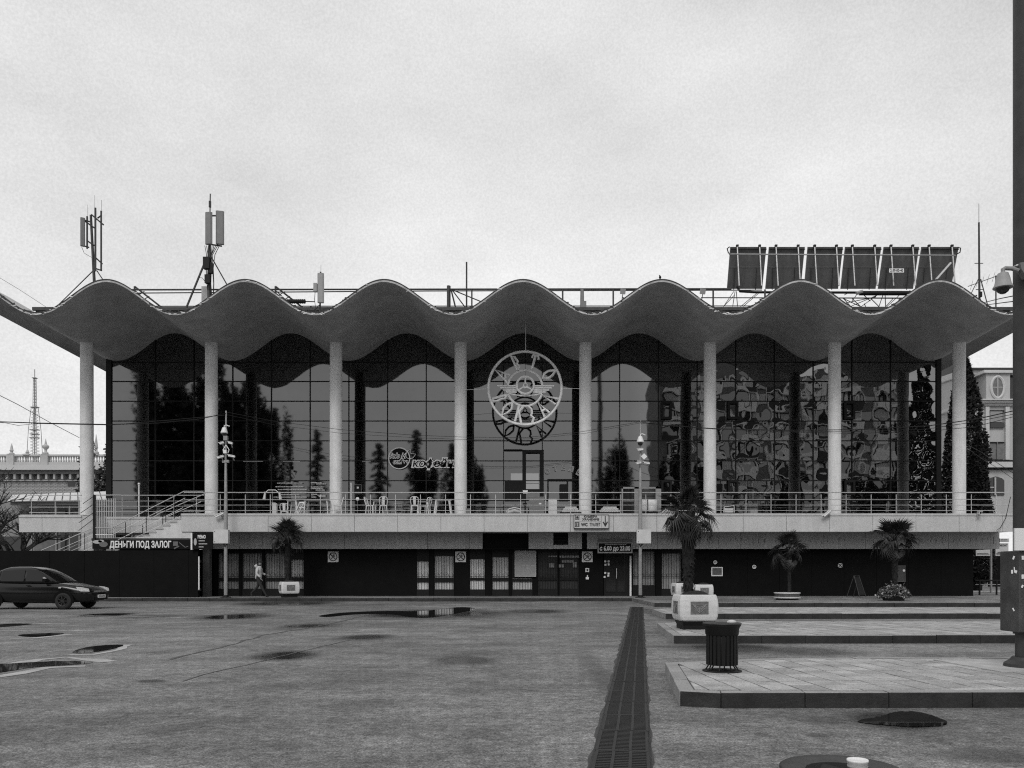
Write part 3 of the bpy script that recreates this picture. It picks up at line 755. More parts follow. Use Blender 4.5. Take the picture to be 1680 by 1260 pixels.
# ---------------- railings
def rail_run(root, x0, x1, y, ztop, zs, ppx, posts=True, zb=TZ-.05, r=.024):
    MB().tube((x0, y, ztop), (x1, y, ztop), r, 8).build('handrail', M_steel, root)
    for z in zs: MB().tube((x0, y, z), (x1, y, z), .013, 6).build('rail', M_steel, root)
    if posts:
        for px in ppx:
            X = px; MB().tube((X, y+.03, zb), (X, y+.03, ztop-.09), .015, 6).build('post', M_steel, root)
DRL = D_P+.1
tr_ = thing('terrace_railing', 'long steel tube railing with four rails along the terrace edge in front of the columns', 'railing', (XL2, DRL, TZ))
zt = PZ(808, DRL)
x0, x1 = PX(302, DRL), PX(1664, DRL)
pp = []; X = PX(361, DRL)
while X < x1: pp.append(X); X += 1.163
rail_run(tr_, x0, x1, DRL, zt, [PZ(819.3, DRL), PZ(828.6, DRL), PZ(837.5, DRL)], [p for p in pp])
t2 = thing('terrace_railing', 'shorter steel railing on the terrace left of the stairs, behind the first column', 'railing', (XL0, DRL, TZ))
zt2 = PZ(812.5, DRL)
rail_run(t2, PX(48, DRL), PX(134, DRL), DRL, zt2, [PZ(822, DRL), PZ(832, DRL), PZ(841, DRL)], [PX(p, DRL) for p in (51, 90, 129)])
DS = D_R
t3 = thing('terrace_railing', 'set back steel railing behind the stair head between the barred gate and the second column', 'railing', (XL1, DS, TZ))
rail_run(t3, PX(152, DS), PX(334, DS), DS, PZ(812.5, DS), [PZ(822, DS), PZ(830.5, DS), PZ(839, DS)], [PX(p, DS) for p in (200, 243, 285, 322)], r=.02)

# barred gate between column one and the stairs
gt = thing('barred_gate', 'tall gate of thin vertical steel bars beside the first column at the stair landing', 'gate', (PX(155, D_P-.1), D_P-.1, 2.8))
gx = PX(155, D_P-.1); MB().box(gx-.05, gx+.05, D_P-.15, D_P-.05, PZ(885, D_P), PZ(812, D_P)).build('gate_post', M_dark, gt)
px = 159.5
while px < 191:
    MB().tube((PX(px, D_P), D_P-.1, PZ(883, D_P)), (PX(px, D_P), D_P-.1, PZ(818 if px > 160 else 814, D_P)), .014, 5).build('bar', M_steel, gt); px += 2.85
MB().tube((PX(153, D_P), D_P-.1, PZ(812.5, D_P)), (PX(200, D_P), D_P-.1, PZ(812.5, D_P)), .022, 6).build('top_rail', M_steel, gt)
MB().tube((PX(156, D_P), D_P-.09, PZ(878, D_P)), (PX(190, D_P), D_P-.09, PZ(878, D_P)), .014, 6).build('bottom_rail', M_steel, gt)
# pier of light stone under the gate
pier = tag(MB().box(PX(133, D_P), PX(153, D_P), D_P+.02, D_R-.12, PZ(903.5, D_P), PZ(846, D_P)).build('stone_pier', M_stone), 'light stone pier under the barred gate at the foot of the first column', 'pier')
# short slanting rails of the cross flight, beside column one
sr = thing('stair_railing', 'five short slanting dark rails crossing the foot of the first column', 'railing', (PX(143, D_P), D_P-.25, 3.5))
for (xa, ya, xb, yb) in ((136,826.5,153,814.5),(132,842,153,827.5),(129.5,857.5,153,841.5),(129,870.5,153,852)):
    MB().tube(at(xa, ya, D_P-.3), at(xb, yb, D_P-.15), .014, 5).build('rail', M_dark, sr)

# staircase parallel to the front
sc_ = thing('staircase', 'light rendered staircase climbing rightwards to the terrace in front of the set back railing', 'stairs', (PX(230, D_P), D_P, 2.5))
prof = [(228, 886), (228, 880.5)]
xs_ = [233, 243.5, 255, 266.5, 278, 289, 300]; ysx = [877, 872, 866.5, 861, 855.5, 850.3, 847]
pts = [(222, 886), (222, 880.5), (233, 880.5)]
for i, (a_, b_) in enumerate(zip(xs_, ysx)): pts += [(a_, b_)]+([(xs_[i+1], b_)] if i < 6 else [])
pts += [(314, 847), (314, 886)]
MB().prism([(PX(a_, D_P), PZ(b_, D_P)) for a_, b_ in pts], D_P+.06, D_P+.16).build('stair_string', M_render, sc_)
for i in range(6):
    a_, b_ = xs_[i], ysx[i]
    MB().box(PX(a_, D_P)-.04, PX(xs_[i+1], D_P)+.02, D_P+.03, D_R-.12, PZ(b_, D_P)-.05, PZ(b_, D_P)).build('step', M_stone2, sc_)
    MB().box(PX(a_, D_P), PX(xs_[i+1], D_P), D_P+.17, D_R-.12, 2.6, PZ(b_, D_P)-.05).build('riser', M_stone2, sc_)
MB().box(PX(153.5, D_P), PX(222, D_P), D_P+.05, D_R-.12, PZ(886, D_P), PZ(881.5, D_P)).build('landing', M_stone2, sc_)
MB().box(PX(150, D_P), PX(314, D_P), D_P+.0, D_P+.05, PZ(886.5, D_P), PZ(883, D_P)).build('landing_edge', M_roofdark, sc_)
# lower flight going down to the left behind the black wall
for i in range(8):
    px = 150-i*7.5; MB().box(PX(px-7.5, D_P), PX(px, D_P), D_P+.2, D_R-.12, 0.1, PZ(887+i*5.5, D_P)).build('step', M_stone2, sc_)
# handrails of the stair, near side and far side
def stair_rail(lab, y, pts, offs, posts):
    root = thing('stair_railing', lab, 'railing', (PX(230, y), y, 2.8))
    MB().path([at(px, py, y) for px, py in pts], .021, 8).build('handrail', M_steel, root)
    for o_, sl in offs:
        MB().path([at(px, py+o_, y) for px, py in sl], .012, 5).build('rail', M_steel, root)
    for px, pa, pb in posts: MB().tube(at(px, pa, y), at(px, pb, y), .017, 6).build('post', M_dark, root)
n_p = [(68, 903), (153, 866), (184.5, 865.6), (302, 806), (334, 806)]
stair_rail('near handrail of the staircase, bright steel tube rising in two slopes to the terrace rail', D_P-.12, n_p,
    [(11, [(78,899),(153,866),(186,865.6),(304,806)]), (22, [(78,899),(153,866),(190,865.6),(300,811)]), (31, [(90,894),(153,866)])],
    [(139, 875, 902), (206, 857, 882), (240, 842, 872), (272, 825, 857), (286, 818, 851)])
stair_rail('lower far handrail of the staircase, steel tube ending at the second column', D_R-.45, [(97, 907), (135, 889), (190, 866), (230, 862), (262, 842), (337, 809.5)],
    [(12, [(97,907),(135,889)]), (11, [(206,868),(262,842),(330,812)]), (21, [(220,862),(262,842),(300,824)])],
    [(150, 872, 900), (234, 862, 880), (267, 845, 862), (297, 830, 851), (319, 820, 848)])

# black wall on the left, the building's plinth
bwl = thing('black_wall', 'long black clad wall on the left under the staircase', 'wall', (-20, D_P-.2, 0))
xx = -33.0
xe = PX(325, D_P-.2)
while xx < xe-.01:
    e = min(xx+1.6, xe); ztp = PZ(903.5, D_P-.2) if xx < PX(150, D_P) else PZ(886.5, D_P-.2)
    MB().box(xx+.006, e-.006, D_P-.2+rnd.uniform(0, .01), D_P-.02, .14, ztp).build('wall_panel', M_black, bwl); xx = e
MB().box(-33, xe-.02, D_P-.02, D_P+.03, .14, PZ(904, D_P)).build('wall_core', M_black, bwl)
pl_ = thing('light_pole', 'thin white upright tube at the right end of the black wall', 'pole', (PX(326.5, D_P-.3), D_P-.3, .15))
inst('tube', MB().tube((0, 0, .35), (0, 0, PZ(913, D_P-.3)-.15), .032, 8).mesh('tube', M_white), pl_); inst('bracket', MB().box(-.08, .08, .03, .1, .3, .4).box(-.08, .08, .03, .1, 1.6, 1.7).mesh('bracket', M_dark), pl_)
for px in (320, 338): pass
tag(MB().box(PX(334, 39.3), PX(345, 39.3), 39.2, 39.5, .15, 2.4).build('pillar', mat('grey pillar', .1, .8, noise=.3, nscale=4)), 'dim grey pillar in the shade right of the thin white tube', 'pillar')

# ---------------- signs
def plate(name, lab, cat, x0, x1, y0, y1, d, face, rim=None, th=.06, rimw=.03):
    root = thing(name, lab, cat, ((PX(x0, d)+PX(x1, d))/2, d, PZ(y1, d)))
    X0, X1, Z0, Z1 = PX(x0, d), PX(x1, d), PZ(y1, d), PZ(y0, d)
    MB().box(X0, X1, d, d+th, Z0, Z1).build('sign_board', face, root)
    if rim:
        f = MB(); r_ = rimw
        f.box(X0-r_, X0, d-.02, d+th, Z0-r_, Z1+r_); f.box(X1, X1+r_, d-.02, d+th, Z0-r_, Z1+r_); f.box(X0, X1, d-.02, d+th, Z0-r_, Z0); f.box(X0, X1, d-.02, d+th, Z1, Z1+r_)
        f.build('sign_frame', rim, root)
    return root
M_ink = mat('sign ink', .015, .6); M_sig = mat('sign white', .75, .6); M_sigb = mat('sign black', .008, .6, spec=.1, noise=.2)
def tx(root, s, pxc, pyc, hpx, d, m, wpx=None, off=0., shear=0, name='lettering', lift=.006):
    return text(name, s, hpx*d/F/.7, (PX(pxc, d), d-lift, PZ(pyc, d)), m, root, .003, off, 'CENTER', (wpx*d/F if wpx else None), shear=shear)
# pawn shop sign
d = D_P-.26
s = plate('shop_sign', 'long black sign with white words ДЕНЬГИ ПОД ЗАЛОГ under the staircase', 'sign', 151.5, 313, 885.5, 900.5, d, M_sigb)
tx(s, 'ДЕНЬГИ ПОД ЗАЛОГ', 230.5, 893.8, 10, d, M_sig, 101, .012)
g = MB(); 
for (a_, b_, rx, ry) in ((160, 889, 8, 3), (166, 888, 5, 2.5)): g.prism([(PX(a_, d)+rx*d/F*math.cos(t_), PZ(b_, d)+ry*d/F*math.sin(t_)) for t_ in [j*math.pi/8 for j in range(16)]], d-.008, d-.001)
g.build('coin_picture', mat('print light', .4, .6), s)
g = MB().prism([(PX(170, d)+7*d/F*math.cos(t_), PZ(893, d)+4.5*d/F*math.sin(t_)) for t_ in [j*math.pi/8 for j in range(16)]], d-.012, d-.009); g.build('purse_picture', mat('print grey', .12, .6), s)
g = MB(); g.tube(at(294, 890, d-.01), at(304, 898, d-.01), .02, 4); g.tube(at(286, 900, d-.01), at(294, 896, d-.01), .04, 4); g.tube(at(304, 898, d-.01), at(309, 896, d-.01), .02, 4); g.cbox(at(288, 892, d-.01), .22, .01, .2)
g.build('gadget_picture', mat('print grey', .12, .6), s)
s = plate('hanging_sign', 'small dark lightbox sign with pale left edge hung beside the long black sign', 'sign', 316, 349, 875, 901, D_P-.35, M_sigb)
d = D_P-.35; MB().box(PX(313.5, d), PX(316, d), d-.05, d+.12, PZ(902, d), PZ(874.5, d)).build('sign_edge', M_sig, s)
MB().prism([(PX(320.5, d)+2.4*d/F*math.cos(t_), PZ(889, d)+6*d/F*math.sin(t_)) for t_ in [j*math.pi/6 for j in range(12)]], d-.01, d-.001).build('figure_picture', mat('print light', .4, .6), s)
tx(s, 'РЕМО', 331, 881, 5, d, M_sig, 13, .008)
g = MB()
for k_, (a_, b_) in enumerate(((326, 336), (326, 340), (326, 334))): g.box(PX(a_, d), PX(b_, d), d-.006, d-.001, PZ(888+5*k_, d), PZ(886.5+5*k_, d))
g.build('small_print', mat('print light', .4, .6), s)
# luggage room / WC sign
d = D_P-.1
s = plate('direction_sign', 'white board reading КАМЕРА ХРАНЕНИЯ and WC ТУАЛЕТ with a downward arrow on the terrace edge', 'sign', 942, 998.5, 845, 866.5, d, mat('sign board grey', .5, .6, noise=.1), M_dark, .08, .02)
tx(s, 'КАМЕРА', 969, 847.6, 3.3, d, M_ink, 22, .006); tx(s, 'ХРАНЕНИЯ', 969, 852.4, 3.3, d, M_ink, 28, .006)
tx(s, 'WC', 958.5, 861, 5, d, M_ink, 11, .01); tx(s, 'ТУАЛЕТ', 976, 861, 5, d, M_ink, 18, .006)
g = MB(); g.box(PX(993, d)-.02, PX(993, d)+.02, d-.006, d-.001, PZ(862, d), PZ(846.5, d))
g.prism([(PX(993, d), PZ(864.5, d)), (PX(988.6, d), PZ(856.5, d)), (PX(990, d), PZ(855.5, d)), (PX(993, d), PZ(860, d)), (PX(996, d), PZ(855.5, d)), (PX(997.4, d), PZ(856.5, d))], d-.008, d-.0065); g.build('arrow', M_ink, s)
g = MB(); g.box(PX(986.3, d), PX(986.7, d), d-.004, d-.001, PZ(865, d), PZ(846, d)); g.box(PX(944, d), PX(986, d), d-.004, d-.001, PZ(856.2, d), PZ(855.8, d)); g.build('ruled_line', M_ink, s)
for yy_ in (848.5, 860.5):
    g = MB(); a_, b_ = 943.5, 950.5
    for bx in ((a_, b_, yy_-4, yy_-3), (a_, b_, yy_+3, yy_+4), (a_, a_+1, yy_-3, yy_+3), (b_-1, b_, yy_-3, yy_+3)): g.box(PX(bx[0], d), PX(bx[1], d), d-.006, d-.001, PZ(bx[3], d), PZ(bx[2], d))
    if yy_ < 850: g.box(PX(945.3, d), PX(949, d), d-.006, d-.001, PZ(yy_+2.2, d), PZ(yy_-.8, d)); g.box(PX(946.3, d), PX(948, d), d-.007, d-.001, PZ(yy_-.8, d), PZ(yy_-2, d))
    else: g.box(PX(945.2, d), PX(946.6, d), d-.006, d-.001, PZ(yy_+2.4, d), PZ(yy_-2.2, d)); g.box(PX(947.8, d), PX(949.2, d), d-.006, d-.001, PZ(yy_+2.4, d), PZ(yy_-2.2, d))
    g.build('pictogram', M_ink, s)
# opening hours
d = D_R-.14
s = plate('hours_sign', 'black sign in a grey frame reading с 6.00 до 23.00 above the entrance door', 'sign', 982.5, 1035.5, 891.5, 905.5, d, M_sigb, M_grey, .06, .06)
tx(s, 'с 6.00 до 23.00', 1009, 900, 7, d, M_sig, 50, .01)
g = MB(); rr = random.Random(5); px = 993
while px < 1025: q = rr.uniform(1, 3); g.box(PX(px, d), PX(px+q, d), d-.006, d-.001, PZ(894, d), PZ(893, d)); px += q+.8
g.build('small_print', mat('print light', .4, .6), s)
MB().box(PX(981.5, d), PX(1036.5, d), d-.01, d+.06, PZ(891, d)+.06, PZ(884.5, d)).build('sign_header', mat('print dim', .14, .6, noise=.2), s)
# no smoking signs
def nosmoke(px, py, r_, d, lab):
    s = plate('no_smoking_sign', lab, 'sign', px-r_, px+r_, py-r_, py+r_, d, M_sig, None, .02)
    c = Vector((PX(px, d), d-.006, PZ(py, d))); q = r_*d/F
    MB().path([c+Vector((math.cos(t_)*q*.74, 0, math.sin(t_)*q*.74)) for t_ in [j*math.pi/12 for j in range(24)]], q*.10, 4, True).build('ring', M_ink, s)
    MB().tube(c+Vector((-.52*q, 0, .52*q)), c+Vector((.52*q, 0, -.52*q)), q*.09, 4).build('slash', M_ink, s)
    g = MB().tube(c+Vector((-.42*q, 0.002, -.38*q)), c+Vector((.4*q, 0.002, .22*q)), q*.09, 4); g.tube(c+Vector((-.05*q, .002, .1*q)), c+Vector((.1*q, .002, .5*q)), q*.05, 4); g.tube(c+Vector((.1*q, .002, .2*q)), c+Vector((.3*q, .002, .45*q)), q*.05, 4)
    g.build('cigarette', M_ink, s)
nosmoke(546.5, 913.5, 8.7, D_W-.06, 'square no smoking sign on the black wall left of the barred windows')
nosmoke(755.8, 913.5, 8.7, D_W-.06, 'square no smoking sign in the middle between two barred windows')
nosmoke(963.5, 913.5, 8.7, D_W-.06, 'square no smoking sign right of the dark shop window, beside the hours sign')
# board over the shop windows, small notices
d = D_W-.1
s = plate('notice_board', 'large pale blank board leaning over the barred windows left of the dark shop window', 'board', 845, 879, 904, 945.5, d, mat('faded board', .3, .7, noise=.15, nscale=3, speck=.2), M_white, .04, .012)
g = MB(); g.box(PX(858.5, d), PX(859, d), d-.004, d-.001, PZ(945, d), PZ(905, d))
for (a_, b_, c_) in ((857, 862, 926), (863, 869, 927), (871, 878, 927), (863, 867, 931)): g.box(PX(a_, d), PX(b_, d), d-.006, d-.001, PZ(c_+2.5, d), PZ(c_, d))
g.build('faint_print', mat('print pale', .38, .7), s)
s = plate('notice', 'small square notice with dark print right of the dark shop window', 'notice', 960.5, 966.5, 932, 938.5, D_W-.05, M_sig, None, .01); g = MB(); g.box(PX(962, D_W), PX(965, D_W), D_W-.056, D_W-.051, PZ(937, D_W), PZ(933.5, D_W)); g.build('print', M_ink, s)
s = plate('notice', 'tiny bright keyhole shaped notice right of the dark shop window', 'notice', 961, 966, 946.5, 950.5, D_W-.05, M_sig, None, .01); MB().box(PX(962.8, D_W), PX(964.4, D_W), D_W-.05, D_W-.04, PZ(946.5, D_W), PZ(943.5, D_W)).build('tab', M_sig, s)
for (a_, b_, y0, y1, lab) in ((901,909,924,931,'pair of small papers hanging in the dark shop window, left'),(917,925,926,931,'small pale price card in the middle of the dark shop window'),(922,941,919,923,'wide pale label along the shelf of the dark shop window'),(940,946,922,931,'narrow pale card at the right of the dark shop window'),(900,914,911.5,914,'slanting pale strip at the top left of the dark shop window'),(918,950,911.5,915,'row of pale goods at the top of the dark shop window')):
    s = plate('paper_card', lab, 'card', a_, b_, y0, y1, D_W+.02, mat('card paper', .22, .7, noise=.5, nscale=9), None, .008)
d = D_W-.04
s = plate('framed_notice', 'white framed square notice on the black wall behind the palm planter', 'notice', 1168.5, 1184, 932, 943.5, d, mat('dark print', .1, .6, noise=.4, nscale=10), M_white, .03, .05)
def rnd_sign(px, py, r_, lab):
    d = D_W-.04; s = thing('round_sign', lab, 'sign', (PX(px, d), d, PZ(py, d)))
    q = r_*d/F; inst('disc', MB().prism([(q*math.cos(t_), q*math.sin(t_)) for t_ in [j*math.pi/10 for j in range(20)]], 0, .02).mesh('disc', M_sig), s)
    inst('mark', MB().box(-q*.45, -q*.1, -.006, -.001, -q*.3, q*.4).box(q*.1, q*.5, -.006, -.001, -q*.1, q*.5).mesh('mark', M_ink), s)
rnd_sign(1173.5, 922.5, 3.2, 'small round sign above the white framed notice on the black wall')
rnd_sign(1237.5, 930, 3.4, 'small round sign alone on the black wall between the two potted palms')
s = plate('square_sign', 'small square sign with diagonal pattern on the black wall left of the sandwich board', 'sign', 1375, 1382, 924, 931, d, M_sig, None, .02)
g = MB(); c_ = at(1378.5, 927.5, d-.006); q = 3.5*d/F; g.tube(c_+Vector((-q, 0, q)), c_+Vector((q, 0, -q)), q*.22, 4); g.tube(c_+Vector((-q, .001, -q)), c_+Vector((q, .001, q)), q*.22, 4); g.build('cross_print', M_ink, s)
s = plate('wall_cabinet', 'grey cabinet with a bright round dial on the black wall behind the flower bush', 'cabinet', 1472, 1485, 928, 954, D_W-.12, mat('cabinet', .05, .5, noise=.2), M_mid, .1, .01)
MB().prism([(PX(1480.8, D_W)+2*D_W/F*math.cos(t_), PZ(936, D_W)+2*D_W/F*math.sin(t_)) for t_ in [j*math.pi/8 for j in range(16)]], D_W-.15, D_W-.12).build('dial', M_sig, s)
# sandwich board
sb = thing('sandwich_board', 'dark folding A-frame board standing on the pavement before the black wall', 'board', (PX(1405, 38), 38, .15))
for sg in (-1, 1):
    f = MB(); 
    for xx_ in (-.28, .28): f.tube((xx_, sg*.32, 0), (xx_*.75, 0, 1.0), .016, 5)
    f.tube((-.22, .02*sg, .98), (.22, .02*sg, .98), .014, 5); inst('frame', f.mesh('frame', mat('dull frame', .05, .6)), sb)
inst('panel', MB().add([(-.26, -.28, .12), (.26, -.28, .12), (.2, -.02, .93), (-.2, -.02, .93), (-.26, -.26, .12), (.26, -.26, .12), (.2, 0, .93), (-.2, 0, .93)], [(0,1,2,3),(4,7,6,5),(0,4,5,1),(1,5,6,2),(2,6,7,3),(3,7,4,0)]).mesh('panel', M_dark), sb)
sb.rotation_euler = (0, 0, R(38))

# lettering on the glass
d = D_G-.08
lg = thing('cafe_logo', 'round outlined coffee shop logo with script lettering on the glass', 'sign', at(654, 769, d))
c = at(655, 752, d)
MB().path([c+Vector((math.cos(t_)*17.3*d/F, 0, math.sin(t_)*17.3*d/F)) for t_ in [j*math.pi/24 for j in range(48)]], .032, 5, True).build('ring', M_sig, lg)
MB().prism([(c.x+16.6*d/F*math.cos(t_), c.z+16.6*d/F*math.sin(t_)) for t_ in [j*math.pi/20 for j in range(40)]], d+.03, d+.035).build('disc', M_sigb, lg)
def otext(root, s_, px, py, h, w_, sh=.25, ow=.03, iw=0.):
    size = h*d/F/.7
    def mk(off, y, m, nm): return text(nm, s_, size, (PX(px, d), y, PZ(py, d)), m, root, .002, off, 'CENTER', w_*d/F*(1+ (ow*1.2 if off == ow else 0)), shear=sh)
    mk(ow, d-.004, M_sig, 'outline'); mk(iw, d-.014, M_sigb, 'letters')
otext(lg, 'Solo M', 653, 748, 8, 29, .35, .03, -.004); otext(lg, 'coffee', 657, 757.5, 7.5, 24, .3, .03, -.004)
MB().path([at(x_, y_, d-.02) for x_, y_ in ((665.5,746),(669,739),(674,737.5),(674,744),(682,745),(678,751),(672,753),(667,751),(665.5,746))], .018, 4).build('cup_outline', M_sig, lg)
wd = thing('cafe_lettering', 'outlined script word кофейня on the glass, its end hidden by the fourth column', 'sign', at(714, 775, d))
otext(wd, 'кофейня', 716, 760.5, 13, 78, .18, .055, 0.004)
ho = thing('hotel_lettering', 'faint arched outline letters ОТЕЛЬ on the glass left of the fifth column', 'sign', at(920, 775, d))
for ch, px, py, a_ in zip('ОТЕЛЬ', (898, 911, 924, 937, 949), (773.5, 769, 767.5, 770, 776), (22, 10, 0, -12, -26)):
    for off, yy_, mm_ in ((.02, d, mat('dim outline', .45, .6)), (-.012, d-.01, mat('glass grey', .06, .5))):
        text('letter', ch, 8*d/F/.7, (PX(px, d), yy_, PZ(py, d)), mm_, ho, .002, off, rot=(R(90), R(-a_), 0))
# vinyl price texts: rows of tiny marks
def rows(lab, items):
    root = thing('window_text', lab, 'lettering', at(items[0][0], items[-1][2], d)); g = MB(); rr = random.Random(len(items))
    for (x0, x1, y) in items:
        px = x0
        while px < x1: q = rr.uniform(.7, 2.2); g.box(PX(px, d), PX(min(px+q, x1), d), d-.004, d, PZ(y+.8, d), PZ(y-.7+rr.uniform(-.2, .2), d)); px += q+rr.uniform(.25, .8)
    g.build('small_print', mat('vinyl print', .5, .6), root)
rows('block of white price lines on the glass left of the third column', [(455,496,792.5),(452,498,798.5),(456,503,803),(461,491,811.5),(449,503,815.5)])
rows('narrow column of white price lines on the glass right beside the third column', [(510,528,792),(519,535,794),(510,531,799),(510,530,801.5),(518,533,804),(511,521,811),(521,534,812.5),(511,519,815.5),(523,534,814.5)])

# ---------------- round emblem hanging in the middle bay
DE = D_C-.1
em = thing('station_emblem', 'large hanging ring emblem with winged wheel and the letters АВТО ВОКЗАЛ', 'sign', (PX(861.3, DE), DE, PZ(699, DE)))
def ep(x, y, dy=0): return at(780+x/7, 560+y/7, DE)+Vector((0, dy, 0))
def circ(cx, cy, r_, a0=0, a1=360, n=48, dy=0): return [ep(cx+r_*math.cos(R(a0+(a1-a0)*i/n)), cy-r_*math.sin(R(a0+(a1-a0)*i/n)), dy) for i in range(n+(0 if a1-a0 == 360 else 1))]
M_em = mat('weathered emblem metal', .78, .6, metal=0, noise=.25, nscale=5, speck=.2)
MB().path(circ(569, 538, 420, n=72), .064, 8, True).build('outer_ring', M_em, em, smooth=True)
MB().path(circ(571, 535, 200, 8, 172, 40), .055, 6).build('inner_arc', M_em, em); MB().path(circ(571, 540, 205, 198, 342, 36), .055, 6).build('inner_arc', M_em, em)
wh = MB(); wh.path(circ(573, 508, 98, dy=-.06), .055, 6, True); wheel = wh.build('wheel', M_em, em)
MB().path(circ(573, 508, 22, dy=-.06, n=20), .03, 5, True).build('wheel_hub', M_em, wheel)
sp_ = MB(); sp_.path([ep(573, 415, -.06), ep(573, 485, -.06)], .04, 5); sp_.path([ep(552, 520, -.06), ep(520, 550, -.06), ep(500, 560, -.06)], .035, 5); sp_.path([ep(594, 520, -.06), ep(626, 550, -.06), ep(646, 560, -.06)], .035, 5); sp_.path([ep(510, 548, -.06), ep(540, 538, -.06), ep(573, 536, -.06), ep(606, 538, -.06), ep(636, 548, -.06)], .03, 5)
sp_.build('wheel_spokes', M_em, wheel)
for i, (y_, xl, xr) in enumerate(((512, 245, 905), (535, 278, 878), (560, 310, 842), (583, 345, 805))):
    for xa, xb in ((xl, 480-(6 if i in (0, 3) else 0)), (664, xr)): MB().prism([(ep(xa, y_-8).x, ep(0, y_-8).z), (ep(xb, y_-8).x, ep(0, y_-8).z), (ep(xb, y_+8).x, ep(0, y_+8).z), (ep(xa+14*(1 if xa == xl else 0), y_+8).x, ep(0, y_+8).z)], DE-.03, DE+.03).build('wing_bar', M_em, em)
MB().path([ep(385, 600), ep(440, 615), ep(573, 628), ep(700, 615), ep(765, 598)], .035, 5).build('wing_bar', M_em, em)
LET = {'a': [[(370,480),(225,325),(400,395)], [(338,440),(352,375)]], 'v': [[(480,330),(410,170),(450,180),(487,230),(478,262),(505,290),(490,330)]],
 't': [[(645,325),(690,165)], [(650,190),(662,158),(722,172),(725,212)]], 'o': [[(920,330),(840,340),(790,370),(768,425),(830,428),(885,390),(920,330)]],
 'v2': [[(370,612),(190,660),(200,690),(258,686),(290,665),(340,658),(368,612)]], 'o2': [[(425,705),(360,725),(318,775),(308,845),(365,822),(415,778),(425,705)]],
 'k': [[(500,740),(455,920)], [(548,750),(500,812),(525,938)]], 'z': [[(608,750),(645,780),(650,830),(636,852),(670,880),(652,938)]],
 'a2': [[(795,865),(720,708),(850,820)], [(765,800),(802,780)]], 'l': [[(955,660),(775,625),(920,725)]]}
for k_, sts in LET.items():
    g = MB()
    for s_ in sts: g.path([ep(x, y) for x, y in s_], .062, 5)
    g.build('letter', M_em, em)
MB().tube(ep(578, 105), Vector((ep(578, 0).x, DE, under(ep(578, 0).x, DE)+.02)), .012, 4).build('hanging_wire', M_steel, em)
for (xa, ya, xb, yb) in ((165, 470, 60, 200), (975, 520, 1075, 260)):
    p0 = ep(xa, ya); p1 = ep(xb, yb); MB().tube(p0, Vector((p1.x, D_G-.1, p1.z)), .006, 4).build('stay_wire', M_dark, em)
MB().tube(ep(140, 545), at(757, 640, D_C-.2), .008, 4).build('stay_wire', M_steel, em); MB().tube(ep(998, 545), at(963, 637, D_C-.2), .008, 4).build('stay_wire', M_steel, em)
# ================================================================== ON THE ROOF
DD = 40.4; ZD = PZ(507.5, 39.9)
rr_ = thing('roof_railing', 'long two rail pipe railing running along the flat roof behind the wave crests', 'railing', (PX(215, DD), DD, ZD))
def seg(mb, px0, py0, px1, py1, r, d=DD): mb.tube(at(px0, py0, d), at(px1, py1, d), r, 5)
g = MB(); seg(g, 215, 475.5, 1200, 474, .045); g.build('top_pipe', M_rust, rr_)
g = MB(); seg(g, 215, 481, 700, 477.5, .03); seg(g, 700, 477.5, 1250, 476, .03); g.build('lower_pipe', M_rust, rr_)
g = MB(); seg(g, 250, 502.5, 1250, 502, .028); seg(g, 1150, 488.5, 1480, 489, .028); g.build('foot_pipe', M_rust, rr_)
for px in (923, 1006, 1170, 1255): MB().tube(at(px, 475, DD), at(px, 508, DD), .045, 5).build('post', M_rust, rr_)
for (px, s_, lab) in ((221, 1, 'triangular roof bracket behind the dip between the first two wave crests'), (452, 1, 'triangular roof bracket behind the dip right of the second wave crest'), (742, 1, 'taller triangular roof bracket with long stay behind the dip before the middle crest')):
    t_ = thing('roof_bracket', lab, 'bracket', at(px, 507, DD)); g = MB()
    if px < 700:
        seg(g, px, 470, px, 492, .05); seg(g, px, 470, px+45, 505, .045); seg(g, px+2, 478, px+30, 505, .03); seg(g, px+6, 484, px+16, 478, .025); seg(g, px+14, 492, px+24, 486, .025)
    else:
        seg(g, px-6, 469, px-6, 508, .1); seg(g, px-1, 475, px+52, 497, .03); seg(g, px, 476, px+24, 508, .03); seg(g, px-2, 475, px+6, 507, .04); seg(g, px+32, 474, px+32, 505, .04)
    g.build('bracket_frame', M_rust, t_)
    MB().cbox(at(px, 508, DD), .5, .3, .1).build('foot_plate', M_rust, t_)
tag(MB().tube(at(765.5, 505, 41), at(765.5, 430, 41), .045, 6).build('lightning_rod', M_rust), 'single upright lightning rod behind the dip before the middle crest', 'rod')
for px, lab in ((955, 'squat grey roof vent post in the dip right of the middle crest'),):
    t_ = thing('roof_post', lab, 'post', at(px, 508, DD)); MB().tube(at(px, 508, DD), at(px, 475, DD), .11, 8, r2=.09).build('shaft', M_mid, t_); MB().cbox(at(957, 500, DD-.1), .28, .25, .3).build('cap_box', M_mid, t_)
for px, lab in ((1022, 'grey roof floodlight on a bent arm left of the fifth wave crest'), (1153, 'grey roof floodlight on a bent arm right of the fifth wave crest')):
    t_ = thing('floodlight', lab, 'light', at(px-2, 500, 38.5)); MB().cbox(at(px, 478, 38.5), .24, .16, .24, Euler((R(15), R(6), 0))).build('lamp_box', M_grey, t_)
    MB().tube(at(px, 482, 38.5), at(px-3.5, 502, 38.5), .02, 5).build('arm', M_rust, t_)
